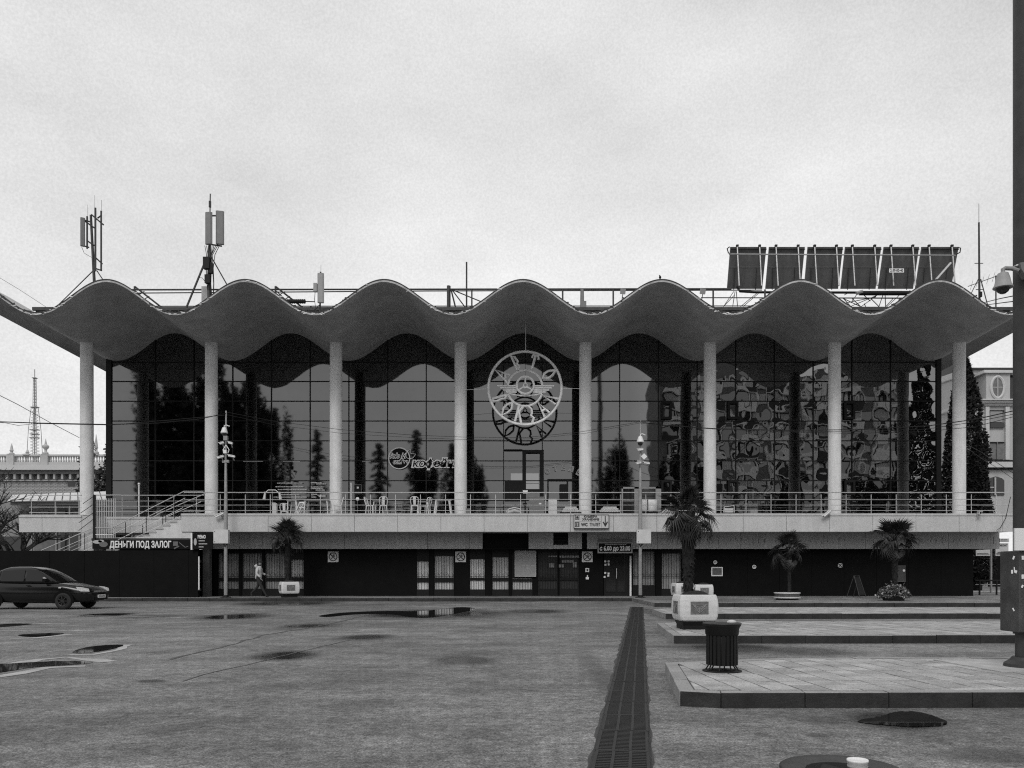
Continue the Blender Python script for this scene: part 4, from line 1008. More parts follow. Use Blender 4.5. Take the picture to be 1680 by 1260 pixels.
# bird
bd = thing('bird', 'small dark bird perched on the fifth wave crest', 'bird', (PX(1083, D_F+.05), D_F+.08, under(PX(1083, D_F), D_F)+.12))
inst('body', MB().path([(-.01, -.01, .04), (0, -.005, .07), (.005, 0, .11), (0, 0, .15), (-.01, -.005, .18), (-.015, -.01, .2), (-.02, -.01, .215)], [.012, .04, .055, .045, .026, .03, .008], 8).mesh('body', M_dark, True), bd)
inst('tail', MB().add([(-.005, .01, .06), (.02, .015, .06), (.05, .05, -.02), (.03, .05, -.03)], [(0,1,2,3)]).mesh('tail', M_dark), bd)
inst('beak', MB().tube((-.02, -.02, .2), (-.05, -.045, .195), .008, 4, .001).mesh('beak', M_dark), bd)
g = MB(); g.tube((0, 0, 0), (0, 0, .06), .005, 4); g.tube((.02, 0, 0), (.015, 0, .06), .005, 4); inst('leg', g.mesh('leg', M_dark), bd)

# antenna clusters
def panel(root, px, y0, y1, d, w_, m=M_grey, tilt=0):
    X = PX(px, d); z0, z1 = PZ(y1, d), PZ(y0, d); b = MB(); pts = [(-w_/2, .0), (-w_/2, -.05), (-w_/3, -.1), (w_/3, -.1), (w_/2, -.05), (w_/2, 0), (w_/2*.8, .06), (-w_/2*.8, .06)]
    M = Matrix.Rotation(tilt, 3, 'Z'); q = [M @ Vector((a, b_, 0)) for a, b_ in pts]
    b.slab([(X+p.x, d+p.y) for p in q], z0, z1); return b.build('antenna_panel', m, root)
a1 = thing('antenna_mast', 'leaning cluster of thin antenna pipes and one panel above the first wave crest', 'antenna', at(156, 466, 39)); d = 39
g = MB(); g.tube(at(155, 468, d), at(149, 353, d), .075, 6, .06); g.build('mast', M_rust, a1)
g = MB(); g.tube(at(156.5, 445, d-.1), at(156.5, 341, d-.1), .045, 6); g.tube(at(166, 443, d-.1), at(166, 346, d-.1), .04, 6); g.tube(at(143, 408, d-.1), at(143, 355, d-.1), .04, 6); g.build('pipe_aerial', M_rust, a1)
g = MB()
for (xa, ya, xb, yb) in ((150,352,170,369),(138,362,155,374),(143,395,155,403),(155,421,168,433),(155,440,167,444),(133,402,146,406),(138,361,148,364),(160,358,167,353)): g.tube(at(xa, ya, d-.05), at(xb, yb, d-.05), .035, 5)
g.build('cross_arm', M_rust, a1); panel(a1, 135.5, 358, 404, d-.2, .2, M_mid, R(35))
g = MB(); g.tube(at(154, 443, d), at(88, 508, d), .025, 5); g.tube(at(159, 444, d), at(171, 462, d), .025, 5); g.build('guy_strut', M_rust, a1)
g = MB(); g.path([at(134, 405, d), at(138, 415, d), at(146, 420, d), at(154, 424, d)], .012, 4); g.build('feeder_cable', M_dark, a1)
g = MB(); 
for px, ya, yb in ((155.5, 320, 345), (166.5, 328, 348), (144, 336, 356)): g.tube(at(px, ya, d), at(px, yb, d), .007, 4)
g.build('whip', M_rust, a1)
a2 = thing('antenna_mast', 'tripod antenna mast with two large upright panels above the dip before the second crest', 'antenna', at(344, 507, 39.5)); d = 39.5
g = MB(); g.tube(at(343, 500, d), at(344.5, 350, d), .09, 8, .05); g.tube(at(344.5, 350, d), at(345, 318, d), .03, 6); g.tube(at(344.5, 330, d-.1), at(344.5, 340, d-.1), .06, 6); g.build('mast', M_rust, a2)
panel(a2, 343, 349, 401, d-.25, .34, M_mid, R(-8)); panel(a2, 361, 347, 401, d-.05, .38, M_mid, R(14))
g = MB(); 
for (xa, ya, xb, yb) in ((347,354,356,354),(345,401,364,404),(340,356,340,352)): g.tube(at(xa, ya, d), at(xb, yb, d), .04, 5)
g.build('cross_arm', M_rust, a2)
g = MB(); g.cbox(at(339.5, 432, d-.15), .3, .25, .55); g.cbox(at(346, 440, d-.1), .18, .2, .5); g.cbox(at(341, 458, d-.1), .25, .2, .4); g.build('radio_unit', M_dark, a2)
g = MB(); g.tube(at(337, 428, d), at(306, 504, d), .05, 5); g.tube(at(347, 422, d), at(373, 468, d), .03, 5); g.tube(at(345, 424, d+.4), at(341, 504, d+.4), .04, 5); g.build('tripod_leg', M_rust, a2)
g = MB(); rq = random.Random(4)
for k_ in range(9): g.path([at(336+k_*3, 403, d), at(340+k_*1.4+rq.uniform(-2, 2), 418, d-.05), at(338+k_*1.5, 440, d-.1), at(341+k_*1.1+rq.uniform(-2, 2), 465, d-.1), at(343+k_*.9, 498, d)], .017, 4)
g.path([at(326, 458, d), at(322, 468, d), at(326, 455, d), at(332, 456, d), at(338, 464, d)], .015, 4); g.build('feeder_cable', M_dark, a2)
tag(MB().cbox(at(339, 487, 40.2), .35, .4, .9).build('chimney_stub', M_stone2), 'pale square chimney stub behind the tripod antenna mast', 'chimney')
a3 = thing('antenna_mast', 'single grey antenna panel with small radio box in the dip before the third crest', 'antenna', at(524, 512, 39)); d = 38.8
panel(a3, 526.5, 449, 497, d, .3, M_grey, 0); g = MB(); g.tube(at(525, 512, d+.15), at(526, 446, d+.15), .04, 6); g.tube(at(526.5, 446, d+.15), at(526.5, 435, d+.15), .008, 4); g.build('mast', M_rust, a3)
MB().cbox(at(517.5, 472, d), .16, .16, .4).build('radio_unit', M_grey, a3)
g = MB(); g.path([at(517, 479, d), at(516, 492, d), at(518, 506, d)], .015, 4); g.path([at(526, 498, d), at(520, 505, d), at(512, 512, d)], .02, 4); g.build('feeder_cable', M_dark, a3)
bsh = thing('roof_weeds', 'dark tuft of weeds growing in the dip below the single grey antenna panel', 'weeds', at(512, 516, 36.2)); g = MB(); rq = random.Random(9)
for k_ in range(170):
    p = at(rq.gauss(512, 7), 517-abs(rq.gauss(0, 6)), 36.2+rq.uniform(-.3, .3)); v = Vector((rq.uniform(-1, 1), rq.uniform(-1, 1), rq.uniform(-.2, 1)))*.09; u_ = Vector((rq.uniform(-1, 1), rq.uniform(-1, 1), rq.uniform(-1, 1)))*.03; g.add([p-u_, p+v, p+u_], [(0, 1, 2)])
g.build('stems', M_tree, bsh)
tk = thing('roof_duct', 'dark ribbed duct lying on the roof behind the dip right of the second crest', 'duct', at(485, 494, 40)); MB().tube(at(470, 494.5, 40), at(501, 494.5, 40), .1, 10).build('pipe', M_dark, tk); MB().tube(at(501, 494.5, 40), at(516, 495, 40), .025, 6).build('spigot', M_dark, tk)
for k_ in range(9): MB().tube(at(472+k_*3.4, 494.5, 40), at(473+k_*3.4, 494.5, 40), .115, 10).build('rib', M_dark, tk)
# lightning mast right
lm = thing('antenna_mast', 'tall thin lightning mast on three stays above the dip at the right end', 'mast', at(1606, 508, 40)); d = 40
MB().tube(at(1607, 505, d), at(1606, 365, d), .06, 6, .045).build('mast', M_rust, lm); MB().tube(at(1606, 365, d), at(1606, 334, d), .012, 4).build('tip', M_rust, lm)
g = MB(); g.tube(at(1605, 458, d), at(1592, 484, d), .02, 4); g.tube(at(1609, 458, d), at(1622, 507, d), .025, 4); g.tube(at(1599, 432, d), at(1613, 432, d), .02, 4); g.tube(at(1601, 475, d), at(1614, 475, d), .02, 4); g.build('stay', M_rust, lm)
MB().cbox(at(1609, 483, d-.1), .1, .1, .25).build('terminal_box', M_dark, lm)
ym = thing('tv_aerial', 'small tilted television aerial on a thin post right of the lightning mast', 'antenna', at(1634, 508, 40)); MB().tube(at(1634, 508, d), at(1634, 452, d), .035, 5).build('post', M_rust, ym)
g = MB(); g.tube(at(1588, 470, d), at(1635, 453, d), .02, 4)
for k_ in range(5): c = at(1594+k_*9, 468-k_*3.3, d); g.tube(c+Vector((-.1, -.3, .12)), c+Vector((.1, .3, -.12)), .008, 4)
g.build('aerial_bar', M_rust, ym)

# solar collectors
TOPD, BOTD = 42.0, 42.7
cols_top = [(1198.5, 1257.5), (1262, 1320.5), (1325.5, 1383), (1387, 1446), (1450.5, 1508), (1512.5, 1573)]
cols_bot = [(1193, 1250.5), (1256, 1313.5), (1319.5, 1375), (1379.5, 1436.5), (1441, 1498), (1502, 1560)]
names = ['leftmost', 'second from the left', 'third from the left', 'fourth from the left', 'fifth', 'rightmost']
labs = ['at the left end of the row, beside a bare pipe bend', 'second from the left of the row', 'third from the left, right above a wave crest', 'fourth from the left of the row', 'carrying a small phone number plate', 'at the right end with a bright diagonal strut']
for i, ((t0, t1), (b0_, b1_)) in enumerate(zip(cols_top, cols_bot)):
    P0, P1, P2, P3 = at(b0_, 474, BOTD), at(b1_, 474, BOTD), at(t1, 405, TOPD), at(t0, 405, TOPD)
    root = thing('solar_collector', 'dark tilted solar collector '+labs[i], 'solar panel', (P0+P1)/2, 0, 'solar collectors on the roof')
    nrm = (P1-P0).cross(P3-P0).normalized()
    if nrm.y < 0: nrm = -nrm
    MB().add([P0, P1, P2, P3, P0+nrm*.09, P1+nrm*.09, P2+nrm*.09, P3+nrm*.09], [(0,1,2,3),(7,6,5,4),(0,4,5,1),(1,5,6,2),(2,6,7,3),(3,7,4,0)]).build('collector_box', M_solar, root)
    g = MB(); 
    up = (P3-P0)
    g.tube(P3-nrm*.02-Vector((0,0,.12)), P2-nrm*.02-Vector((0,0,.12)), .03, 5); g.build('header_pipe', M_dark, root)
    g = MB(); g.tube(P0.lerp(P3, .52)-nrm*.01, P1.lerp(P2, .52)-nrm*.01, .012, 4); g.build('seam', M_mid, root)
    for fx in (.18, .8):
        a = P0.lerp(P1, fx)-nrm*.06; b = P3.lerp(P2, fx)-nrm*.06+Vector((0, 0, .03)); a2_ = Vector((b.x+.05, a.y-.9, a.z-.15))
        MB().tube(a2_, b, .04, 6).build('support_leg', M_galv, root); MB().tube(a-Vector((0, 0, .05)), Vector((b.x, a.y, a.z)).lerp(b, .5)-Vector((.05, 0, 0)), .022, 5).build('rear_brace', M_rust, root)
        MB().cbox(b+Vector((0, 0, .02)), .12, .12, .1).build('clamp', M_dark, root)
fr_ = thing('collector_frame', 'pipe and truss frame carrying the row of solar collectors on the roof', 'frame', at(1380, 508, 41.5))
d = 41.2; g = MB(); g.tube(at(1196, 417, d), at(1568, 419, d), .035, 6); g.build('cross_pipe', M_galv, fr_)
MB().path([at(1197, 405, d), at(1193, 408, d), at(1195, 415, d), at(1201, 417, d)], .03, 5).build('hose', M_dark, fr_); MB().path([at(1571, 406, d), at(1576, 407, d), at(1575, 414, d), at(1566, 419, d)], .03, 5).build('hose', M_dark, fr_)
g = MB(); g.path([at(1209, 470, d), at(1214, 478, d), at(1240, 479.5, d), at(1400, 480, d), at(1500, 480.5, d)], .06, 6); g.build('return_pipe', M_dark, fr_)
g = MB(); g.tube(at(1410, 481, d-.2), at(1500, 481, d-.2), .11, 8); g.build('insulated_pipe', M_dark, fr_); MB().tube(at(1405, 481, d-.35), at(1415, 478, d-.35), .09, 7).build('pipe_elbow', M_grey, fr_)
g = MB(); rq = random.Random(11)
for (xa, ya, xb, yb) in ((1204,478,1187,503),(1206,478,1202,503),(1208,478,1210,503),(1243,480,1215,503),(1246,480,1219,503),(1187,503,1204,485),(1382,489,1412,503),(1388,497,1437,487),(1395,503,1440,484),(1405,484,1396,497),(1396,503,1384,490),(1413,503,1445,480),(1428,489,1442,503),(1442,503,1450,480),(1452,481,1453,503),(1453,503,1466,489),(1455,503,1478,482),(1385,484,1391,481),(1420,503,1418,498),(1416,483,1428,494),(1398,490,1412,503)): MB().tube(at(xa, ya, d), at(xb, yb, d), .022, 4).build('truss_member', M_rust, fr_)
MB().tube(at(1370, 489, d), at(1485, 489.5, d), .03, 5).tube(at(1370, 504.5, d), at(1475, 504.5, d), .04, 5).build('chord', M_rust, fr_)
MB().tube(at(1532, 463, 41), at(1560, 431, 41), .05, 6).build('diagonal_strut', M_steel, fr_)
s = plate('number_plate', 'small white plate with the number 2-39-00-40 on the back of a solar collector', 'sign', 1459, 1483, 440.5, 447, 41.3, M_sig, None, .02); tx(s, '2-39-00-40', 1471, 443.8, 4.4, 41.3, M_ink, 21, .004)

# ================================================================== LAMP POSTS WITH CAMERAS
def bullet(root_label, p, tilt, yaw, L_=.42, m=M_white, sc=1):
    r_ = thing('security_camera', root_label, 'camera', p, yaw)
    M = Matrix.Rotation(tilt, 3, 'Y')
    a, b = M @ Vector((-L_/2, 0, 0)), M @ Vector((L_/2, 0, 0))
    inst('housing', MB().tube(a, b, .06*sc, 8).mesh('housing', m), r_); inst('sunshield', MB().cbox(M @ Vector((-.03, 0, .06*sc)), L_*1.1, .14*sc, .02, Euler((0, tilt, 0))).mesh('sunshield', m), r_)
    inst('lens', MB().tube(a+(a-b)*.02, a-(a-b)*.1, .045*sc, 8).mesh('lens', M_dark), r_); inst('bracket', MB().tube((L_*.2, 0, -.03), (L_*.28, .1, -.18), .025, 5).mesh('bracket', M_galv), r_)
    return r_
def dome(root_label, p, s_=1., m=M_white):
    r_ = thing('dome_camera', root_label, 'camera', p)
    inst('housing', MB().lathe([(.03*s_, .26*s_), (.07*s_, .24*s_), (.1*s_, .16*s_), (.14*s_, .05*s_), (.145*s_, .0)], 16).mesh('housing', m, True), r_)
    inst('dome', MB().lathe([(.1*s_, 0), (.1*s_, -.04*s_), (.075*s_, -.1*s_), (.03*s_, -.125*s_)], 14).mesh('dome', M_win, True), r_)
    inst('arm', MB().path([(0, 0, .25*s_), (0, 0, .32*s_), (.08*s_, .02, .34*s_), (.2*s_, .05, .3*s_)], .022*s_, 6).mesh('arm', m), r_)
    return r_
DPO = 37.4
def lpost(px, pytop, pbox, lab):
    d = DPO; r_ = thing('lamp_post', lab, 'post', (PX(px, d), d, .15))
    MB().tube((PX(px, d), d, .16), (PX(px, d), d, PZ(895, d)), .085, 12, .08).build('shaft', M_galv, r_, smooth=True)
    MB().tube((PX(px, d), d, PZ(895, d)), (PX(px, d), d, PZ(760, d)), .1, 12, .055).build('upper_shaft', M_galv, r_, smooth=True)
    MB().tube((PX(px, d), d, PZ(762, d)), (PX(px+.5, d), d, PZ(pytop, d)), .05, 8, .035).build('top_tube', M_galv, r_)
    MB().lathe([(.24, 0), (.24, .03), (.12, .05), (.1, .12)], 16, (PX(px, d), d, .15)).build('base_flange', M_dark, r_)
    j = MB().box(PX(pbox[0], d), PX(pbox[1], d), d-.3, d-.06, PZ(pbox[3], d), PZ(pbox[2], d)).build('junction_box', M_off, r_, bevel=.01)
    b = MB()
    for dx in (.04, ): b.box(PX(pbox[0], d)+.05, PX(pbox[0], d)+.08, d-.31, d-.299, PZ(pbox[2], d)-.1, PZ(pbox[2], d)-.07); b.box(PX(pbox[0], d)+.05, PX(pbox[0], d)+.08, d-.31, d-.299, PZ(pbox[3], d)+.06, PZ(pbox[3], d)+.09)
    b.build('box_latch', M_dark, j)
    MB().path([(PX(px-3, d), d-.1, PZ(pbox[3], d)), (PX(px, d), d-.12, PZ(pbox[3]+5, d)), (PX(px+4, d), d-.1, PZ(pbox[3], d))], .018, 5).build('cable_loop', M_dark, r_)
    g = MB(); g.cbox(at(px, 757, d), .3, .12, .12); g.build('camera_arm', M_galv, r_)
    return r_
lpost(370.5, 674, (354, 378, 869.5, 892), 'left steel lamp post with a pale junction box, beside the second column')
lpost(1050.5, 690, (1043.5, 1066.5, 869.5, 892), 'right steel lamp post with a pale junction box and cameras, beside the WC direction sign')
d = DPO-.15
dome('white dome camera at the top of the left lamp post', at(368, 711, d), 1.1)
g_ = thing('camera_cradle', 'small white box in a triangular bracket halfway down the head of the left lamp post', 'bracket', at(370.5, 741, d)); MB().cbox(at(369.5, 741, d), .14, .12, .16).build('box', M_white, g_); MB().path([at(370.5, 730, d), at(366, 738, d), at(367, 743, d)], .02, 4).path([at(371, 730, d), at(376, 738, d), at(374, 743, d)], .02, 4).build('bracket', M_white, g_)
bullet('left bullet camera of the upper pair on the left lamp post', at(364, 727, d), R(-14), 0, .2, M_white, .8); bullet('right bullet camera of the upper pair on the left lamp post', at(378, 727, d), R(14), R(0), .2, M_white, .8)
bullet('left bullet camera of the lower pair on the left lamp post', at(362, 750, d), R(-16), 0, .3, M_white, .8); bullet('right bullet camera of the lower pair on the left lamp post', at(380, 748.5, d), R(10), 0, .3, M_white, .8)
tag(MB().cbox(at(370.5, 719, d), .18, .16, .2).build('radio_box', M_grey), 'small grey box under the dome camera of the left lamp post', 'box')
dome('white dome camera at the top of the right lamp post', at(1050.5, 726, d), 1.15)
bullet('small white camera under the dome camera of the right lamp post', at(1050.5, 738, d), R(-8), 0, .26, M_white, .9)
tag(MB().cbox(at(1056.5, 749, d), .2, .08, .2, Euler((0, R(45), 0))).build('radio_antenna', M_white), 'small white square antenna turned on its corner on the right lamp post', 'antenna')
bullet('left bullet camera of the pair on the right lamp post', at(1048, 760, d), R(-12), 0, .22, M_white, .7); bullet('right bullet camera of the pair on the right lamp post', at(1061, 760, d), R(10), 0, .26, M_white, .7)
bullet('bullet camera on the terrace edge left of the left lamp post', at(360.5, 845, D_P-.2), R(-27), 0, .42)
bullet('bullet camera on the terrace edge below the seventh column', at(1357, 842.5, D_P-.2), R(-40), 0, .4)
bullet('small box camera on the terrace edge near the right end', at(1607, 842, D_P-.2), R(5), R(90), .2, M_white, 1.2)
# ---------------- overhead cables
def cable(lab, pts, d0, d1, r_=.014):
    P = []
    for (a, b) in zip(pts, pts[1:]):
        for k in range(6): P.append((a[0]+(b[0]-a[0])*k/6, a[1]+(b[1]-a[1])*k/6))
    P.append(pts[-1])
    n = len(P); tag(MB().path([at(x_, y_, d0+(d1-d0)*i/(n-1)) for i, (x_, y_) in enumerate(P)], r_, 4).build('overhead_cable', M_dark), lab, 'cable')
cable('overhead cable pair, upper line, from the left edge to the left lamp post', [(-60, 690), (60, 694), (180, 696.5), (260, 694), (330, 687), (371, 678)], 30, 37.4, .022)
cable('overhead cable pair, thin lower line, from the left edge to the left lamp post', [(-60, 688), (10, 694), (30, 698), (60, 695), (180, 697.5), (371, 681)], 30, 37.4, .01)
cable('upper slack cable from the left lamp post across the third and fourth columns', [(371, 676), (450, 691), (560, 705), (680, 714), (760, 717), (860, 718), (950, 709), (1050, 692)], 37.4, 37.4, .011)
cable('lower slack cable from the left lamp post across the third and fourth columns', [(371, 680), (450, 697), (560, 711), (680, 718), (760, 721), (870, 720), (960, 711), (1050, 694)], 37.4, 37.4, .009)
cable('slack cable from the right lamp post to the right edge, upper line', [(1050, 692), (1090, 698), (1170, 703), (1290, 706), (1400, 705), (1520, 699), (1600, 688), (1690, 668)], 37.4, 26, .016)
cable('slack cable from the right lamp post to the right edge, middle line', [(1050, 694), (1170, 704), (1290, 708), (1400, 708), (1520, 704), (1600, 692), (1700, 672)], 37.4, 26, .01)
cable('slack cable to the right edge, lowest line', [(1300, 709), (1400, 711), (1520, 708), (1600, 700), (1700, 674)], 36, 26, .01)
cable('thin cable rising out of the picture at upper left', [(-30, 438), (30, 474), (76, 504)], 34, 39, .008)
cable('thin cable crossing the old building at the left', [(-30, 634), (30, 664), (80, 692), (130, 718)], 44, 60, .02)
cable('cable coming down to the right end of the terrace, upper', [(1585, 728), (1610, 742), (1640, 762), (1700, 800)], 45, 30, .012)
cable('cable coming down to the right end of the terrace, lower', [(1590, 738), (1615, 755), (1640, 770), (1700, 812)], 45, 30, .01)
cable('roof cable in front of the dome camera, upper', [(1612, 497), (1640, 490), (1700, 478)], 40, 15, .016)
cable('roof cable in front of the dome camera, lower', [(1612, 501), (1650, 496), (1700, 490)], 40, 15, .016)
cable('loose black cable drooping down the terrace face near the right end', [(1658, 815), (1650, 850), (1641, 866), (1635, 870)], D_P-.1, D_P-.1, .014)

# ================================================================== BIG POLE AT THE RIGHT EDGE
dP = 9.95; xP = PX(1687, dP)
bp_ = thing('steel_pole', 'big rusty steel pole standing on the nearest island at the right edge', 'pole', (xP, dP, .15))
wP = (1687-1665)*dP/F
MB().tube((xP, dP, PZ(1040, dP)), (xP, dP, 9.5), wP, 20).build('pole_shaft', M_rust, bp_, smooth=True)
MB().tube((xP, dP, .2), (xP, dP, PZ(1030, dP)), wP*.86, 20).build('pole_foot', M_rust, bp_, smooth=True)
MB().box(PX(1656, dP), PX(1712, dP), dP-.2, dP+.2, PZ(1036, dP), PZ(904, dP)).build('box_sleeve', mat('scratched steel sleeve', .06, .5, metal=.2, noise=.6, nscale=3, speck=.5), bp_, bevel=.012)
MB().lathe([(.27, 0), (.26, .05), (.2, .09), (.17, .13)], 20, (xP, dP, .15)).build('base_plate', M_rust, bp_)
g = MB(); rq = random.Random(21)
for k_ in range(8):
    px, py = rq.uniform(1660, 1678), rq.choice((935, 938, 942, 946, 962, 915, 1000)); g.cbox(at(px, py, dP-.204), rq.uniform(.01, .03), .004, rq.uniform(.03, .07), Euler((0, rq.uniform(-.5, .5), 0)))
g.build('torn_sticker', M_sig, bp_)
MB().box(PX(1668, dP), PX(1700, dP), dP-wP-.04, dP-wP-.0, PZ(470, dP), PZ(436, dP)).build('clamp_plate', M_grey, bp_)
MB().path([at(1660, 440, dP-.05), at(1668, 436, dP-.15), at(1690, 430, dP-.2), at(1720, 425, dP-.15)], .015, 5).build('band', M_galv, bp_)
isl_pad = tag(MB().slab([(xP-.62, 9.45), (xP+.8, 9.45), (xP+.8, 10.7), (xP-.75, 10.75)], .15, .162).build('concrete_pad', mat('pale mortar', .36, .9, noise=.3, nscale=4, speck=.2)), 'pale mortar patch on the island slabs round the foot of the big pole', 'patch')
s = plate('route_sign', 'white sign with words cut off, fixed to the big pole at the right edge', 'sign', 1665.5, 1722, 866.5, 903, dP-.24, M_sig, None, .03)
text('lettering', 'ИТОР', 7.2*dP/F/.7, (PX(1667, dP), dP-.246, PZ(879.5, dP)), M_ink, s, .001, .002, 'LEFT'); text('lettering', '. РЖ', 6.2*dP/F/.7, (PX(1666.5, dP), dP-.246, PZ(889.5, dP)), M_ink, s, .001, .002, 'LEFT')
dcam = thing('dome_camera', 'large grey dome camera on the big pole at the right edge', 'camera', at(1647, 470, dP-.12))
k_ = 1/F*dP
MB().lathe([(4*k_, 24*k_), (8*k_, 22*k_), (10.5*k_, 14*k_), (12.5*k_, 4*k_), (15*k_, 0), (15*k_, -1.5*k_), (12*k_, -2*k_)], 24, at(1645.5, 471, dP-.12)).build('housing', mat('camera grey', .3, .6, noise=.15, speck=.15), dcam, smooth=True)
MB().lathe([(11*k_, 0), (10.5*k_, -4*k_), (8*k_, -9*k_), (4*k_, -12*k_), (1*k_, -12.6*k_)], 20, at(1645.5, 469.5, dP-.12)).build('dome', M_win, dcam, smooth=True)
MB().path([at(1645.5, 449, dP-.12), at(1645.5, 442, dP-.12), at(1649, 440, dP-.12), at(1660, 440.5, dP-.12), at(1672, 444, dP-.15)], 3.4*k_, 10).build('arm', M_grey, dcam, smooth=True)
MB().prism([(at(1657, 441, dP).x, PZ(441, dP)), (at(1673, 439, dP).x, PZ(439, dP)), (at(1674, 466, dP).x, PZ(466, dP)), (at(1668, 464, dP).x, PZ(464, dP)), (at(1660, 452, dP).x, PZ(452, dP))], dP-.2, dP-.1).build('mount', M_mid, dcam)

# ================================================================== TERRACE FURNITURE
DT = 39.0
def put(name, lab, cat, px, d=DT, rz=0, group=None): return thing(name, lab, cat, (PX(px, d), d, TZ), rz, group)
def chair(root, m=M_white, h=.86):
    s_ = MB(); s_.slab([(-.18, -.19), (.18, -.19), (.17, .17), (-.17, .17)], .44, .465); inst('seat', s_.mesh('seat', m), root)
    b = MB(); b.path([(-.16, .16, .46), (-.19, .22, .66), (-.17, .26, .82), (-.08, .28, h), (.08, .28, h), (.17, .26, .82), (.19, .22, .66), (.16, .16, .46)], .018, 5); inst('back_frame', b.mesh('back_frame', m), root)
    inst('back_splat', MB().add([(-.055, .17, .47), (.055, .17, .47), (.07, .275, h-.01), (-.07, .275, h-.01), (-.055, .18, .47), (.055, .18, .47), (.07, .285, h-.01), (-.07, .285, h-.01)], [(0,1,2,3),(7,6,5,4),(0,4,5,1),(1,5,6,2),(2,6,7,3),(3,7,4,0)]).mesh('back_splat', m), root)
    lg_ = MB().tube((0, 0, .45), (.05, 0, 0), .024, 5, .015).mesh('leg', m)
    for sx, sy in ((1, -1), (1, 1), (-1, 1), (-1, -1)): inst('leg', lg_, root, (sx*.15, sy*.15, 0), (0, 0, math.atan2(sy, sx)))
chs = [(554, -78, 'white metal cafe chair facing left directly right of the third column'), (608, 80, 'white metal cafe chair facing right, first chair right of the tall white post'), (629, 190, 'white metal cafe chair seen from behind, second right of the tall white post'),
       (681, 180, 'white metal chair back under the outlined cafe lettering, seen straight from behind'), (464, 20, 'low white metal stool-like chair partly hidden left of the folding chair'), (697, -120, 'white metal chair turned away left of the white trestle table')]
c0_ = None
for px, a_, lab in chs:
    loc = (PX(px, DT), DT+(.25 if px in (464, 697) else 0), TZ+(.0 if px != 464 else -.25))
    if c0_ is None: c0_ = thing('cafe_chair', lab, 'chair', loc, R(a_), 'white metal cafe chairs'); chair(c0_)
    else: dup(c0_, loc, R(a_), lab)
fc = put('folding_chair', 'white folding chair of crossed slats left of the third column', 'chair', 492, DT, 0)
for (xa, ya, xb, yb) in ((-.28, 0, .0, .62), (-.12, 0, .2, .62), (.2, 0, .2, .38)): inst('leg', MB().tube((xa, 0, ya), (xb, 0, yb), .022, 5).tube((xa, .35, ya), (xb, .35, yb), .022, 5).mesh('leg', M_white), fc)
inst('seat', MB().box(-.05, .22, 0, .35, .36, .4).mesh('seat', M_white), fc); inst('backrest', MB().box(-.02, .2, -.01, .36, .58, .64).mesh('backrest', M_white), fc)
def table(px, w_, lab, h=.74, m=M_white, d=DT+.3, splay=.06, top=M_grey, lt=.025):
    r_ = put('cafe_table', lab, 'table', px, d); inst('tabletop', MB().box(-w_/2, w_/2, -.35, .35, h-.03, h).mesh('tabletop', top), r_)
    for sx in (-1, 1):
        for sy in (-1, 1): inst('leg', MB().tube((sx*(w_/2-.06-splay*0), sy*.3, h-.03), (sx*(w_/2-.06+splay), sy*.3, 0), lt, 5).mesh('leg', m), r_)
table(521, 1.15, 'long cafe table with thin grey top just left of the third column')
table(482, .5, 'small square cafe table behind the white folding chair', .72)
table(622, .5, 'small cafe table between the two chairs right of the tall white post', .70)
table(727, .72, 'white trestle table with splayed bright legs left of the fourth column', .74, M_white, DT, .1, M_white, .035)
table(655, .4, 'small dim cafe table under the round cafe logo', .62, M_mid, DT+.8)
table(695, .55, 'narrow cafe table behind the chair back under the cafe lettering', .68)
q = put('white_bin', 'slim white bin standing left of the folding chair on the terrace', 'bin', 451, DT); inst('bin_body', MB().box(-.1, .1, -.1, .1, 0, .56).mesh('bin_body', M_off), q); inst('bin_lid', MB().box(-.115, .06, -.115, .115, .56, .59).mesh('bin_lid', M_white), q)
q = put('draped_rack', 'white garden arch shape with two hanging draped ends above the terrace rail', 'rack', 447, DT)
z_ = lambda y: PZ(y, DT)-TZ
def lx(px, c): return PX(px, DT)-PX(c, DT)
inst('arch', MB().path([(lx(433.5, 447), 0, z_(819)), (lx(436, 447), 0, z_(808)), (lx(440, 447), 0, z_(804)), (lx(452, 447), 0, z_(804)), (lx(457, 447), 0, z_(808)), (lx(461, 447), 0, z_(819))], .02, 5).mesh('arch', M_white), q)
for a_, b_ in ((435.5, 808), (458.5, 808)): inst('drape', MB().tube((lx(a_, 447), -.02, z_(807)), (lx(a_+(-2 if a_ < 447 else 2), 447), -.02, z_(820)), .04, 6, .075).mesh('drape', M_tarp), q)
inst('stem', MB().tube((0, 0, 0), (0, 0, z_(804)), .015, 5).mesh('stem', M_mid), q)
q = put('tall_post', 'tall thin white post on the terrace right of the third column', 'post', 576, DT); inst('shaft', MB().tube((0, 0, 0), (0, 0, z_(792)), .022, 6).mesh('shaft', M_white), q); inst('foot', MB().box(-.12, .12, -.12, .12, 0, .02).mesh('foot', M_white), q)
q = put('tall_post', 'thin white lamp like post with a small knob behind the stair rail at the left', 'post', 228, D_R+.5); inst('shaft', MB().tube((0, 0, 0), (0, 0, PZ(795, D_R+.5)-TZ), .03, 6).mesh('shaft', M_white), q); inst('knob', MB().lathe([(.02, -.06), (.06, -.02), (.05, .04), (.01, .06)], 8, (0, 0, PZ(794, D_R+.5)-TZ)).mesh('knob', M_white), q)
d = D_G-.1; s = plate('framed_notice', 'dark framed notice with a pale dot on the glass right of the tall white post', 'notice', 581.5, 592.5, 795.5, 810, d, M_dark, M_mid, .03, .02); MB().cbox(at(587, 800, d-.01), .1, .01, .1).build('print', M_sig, s)
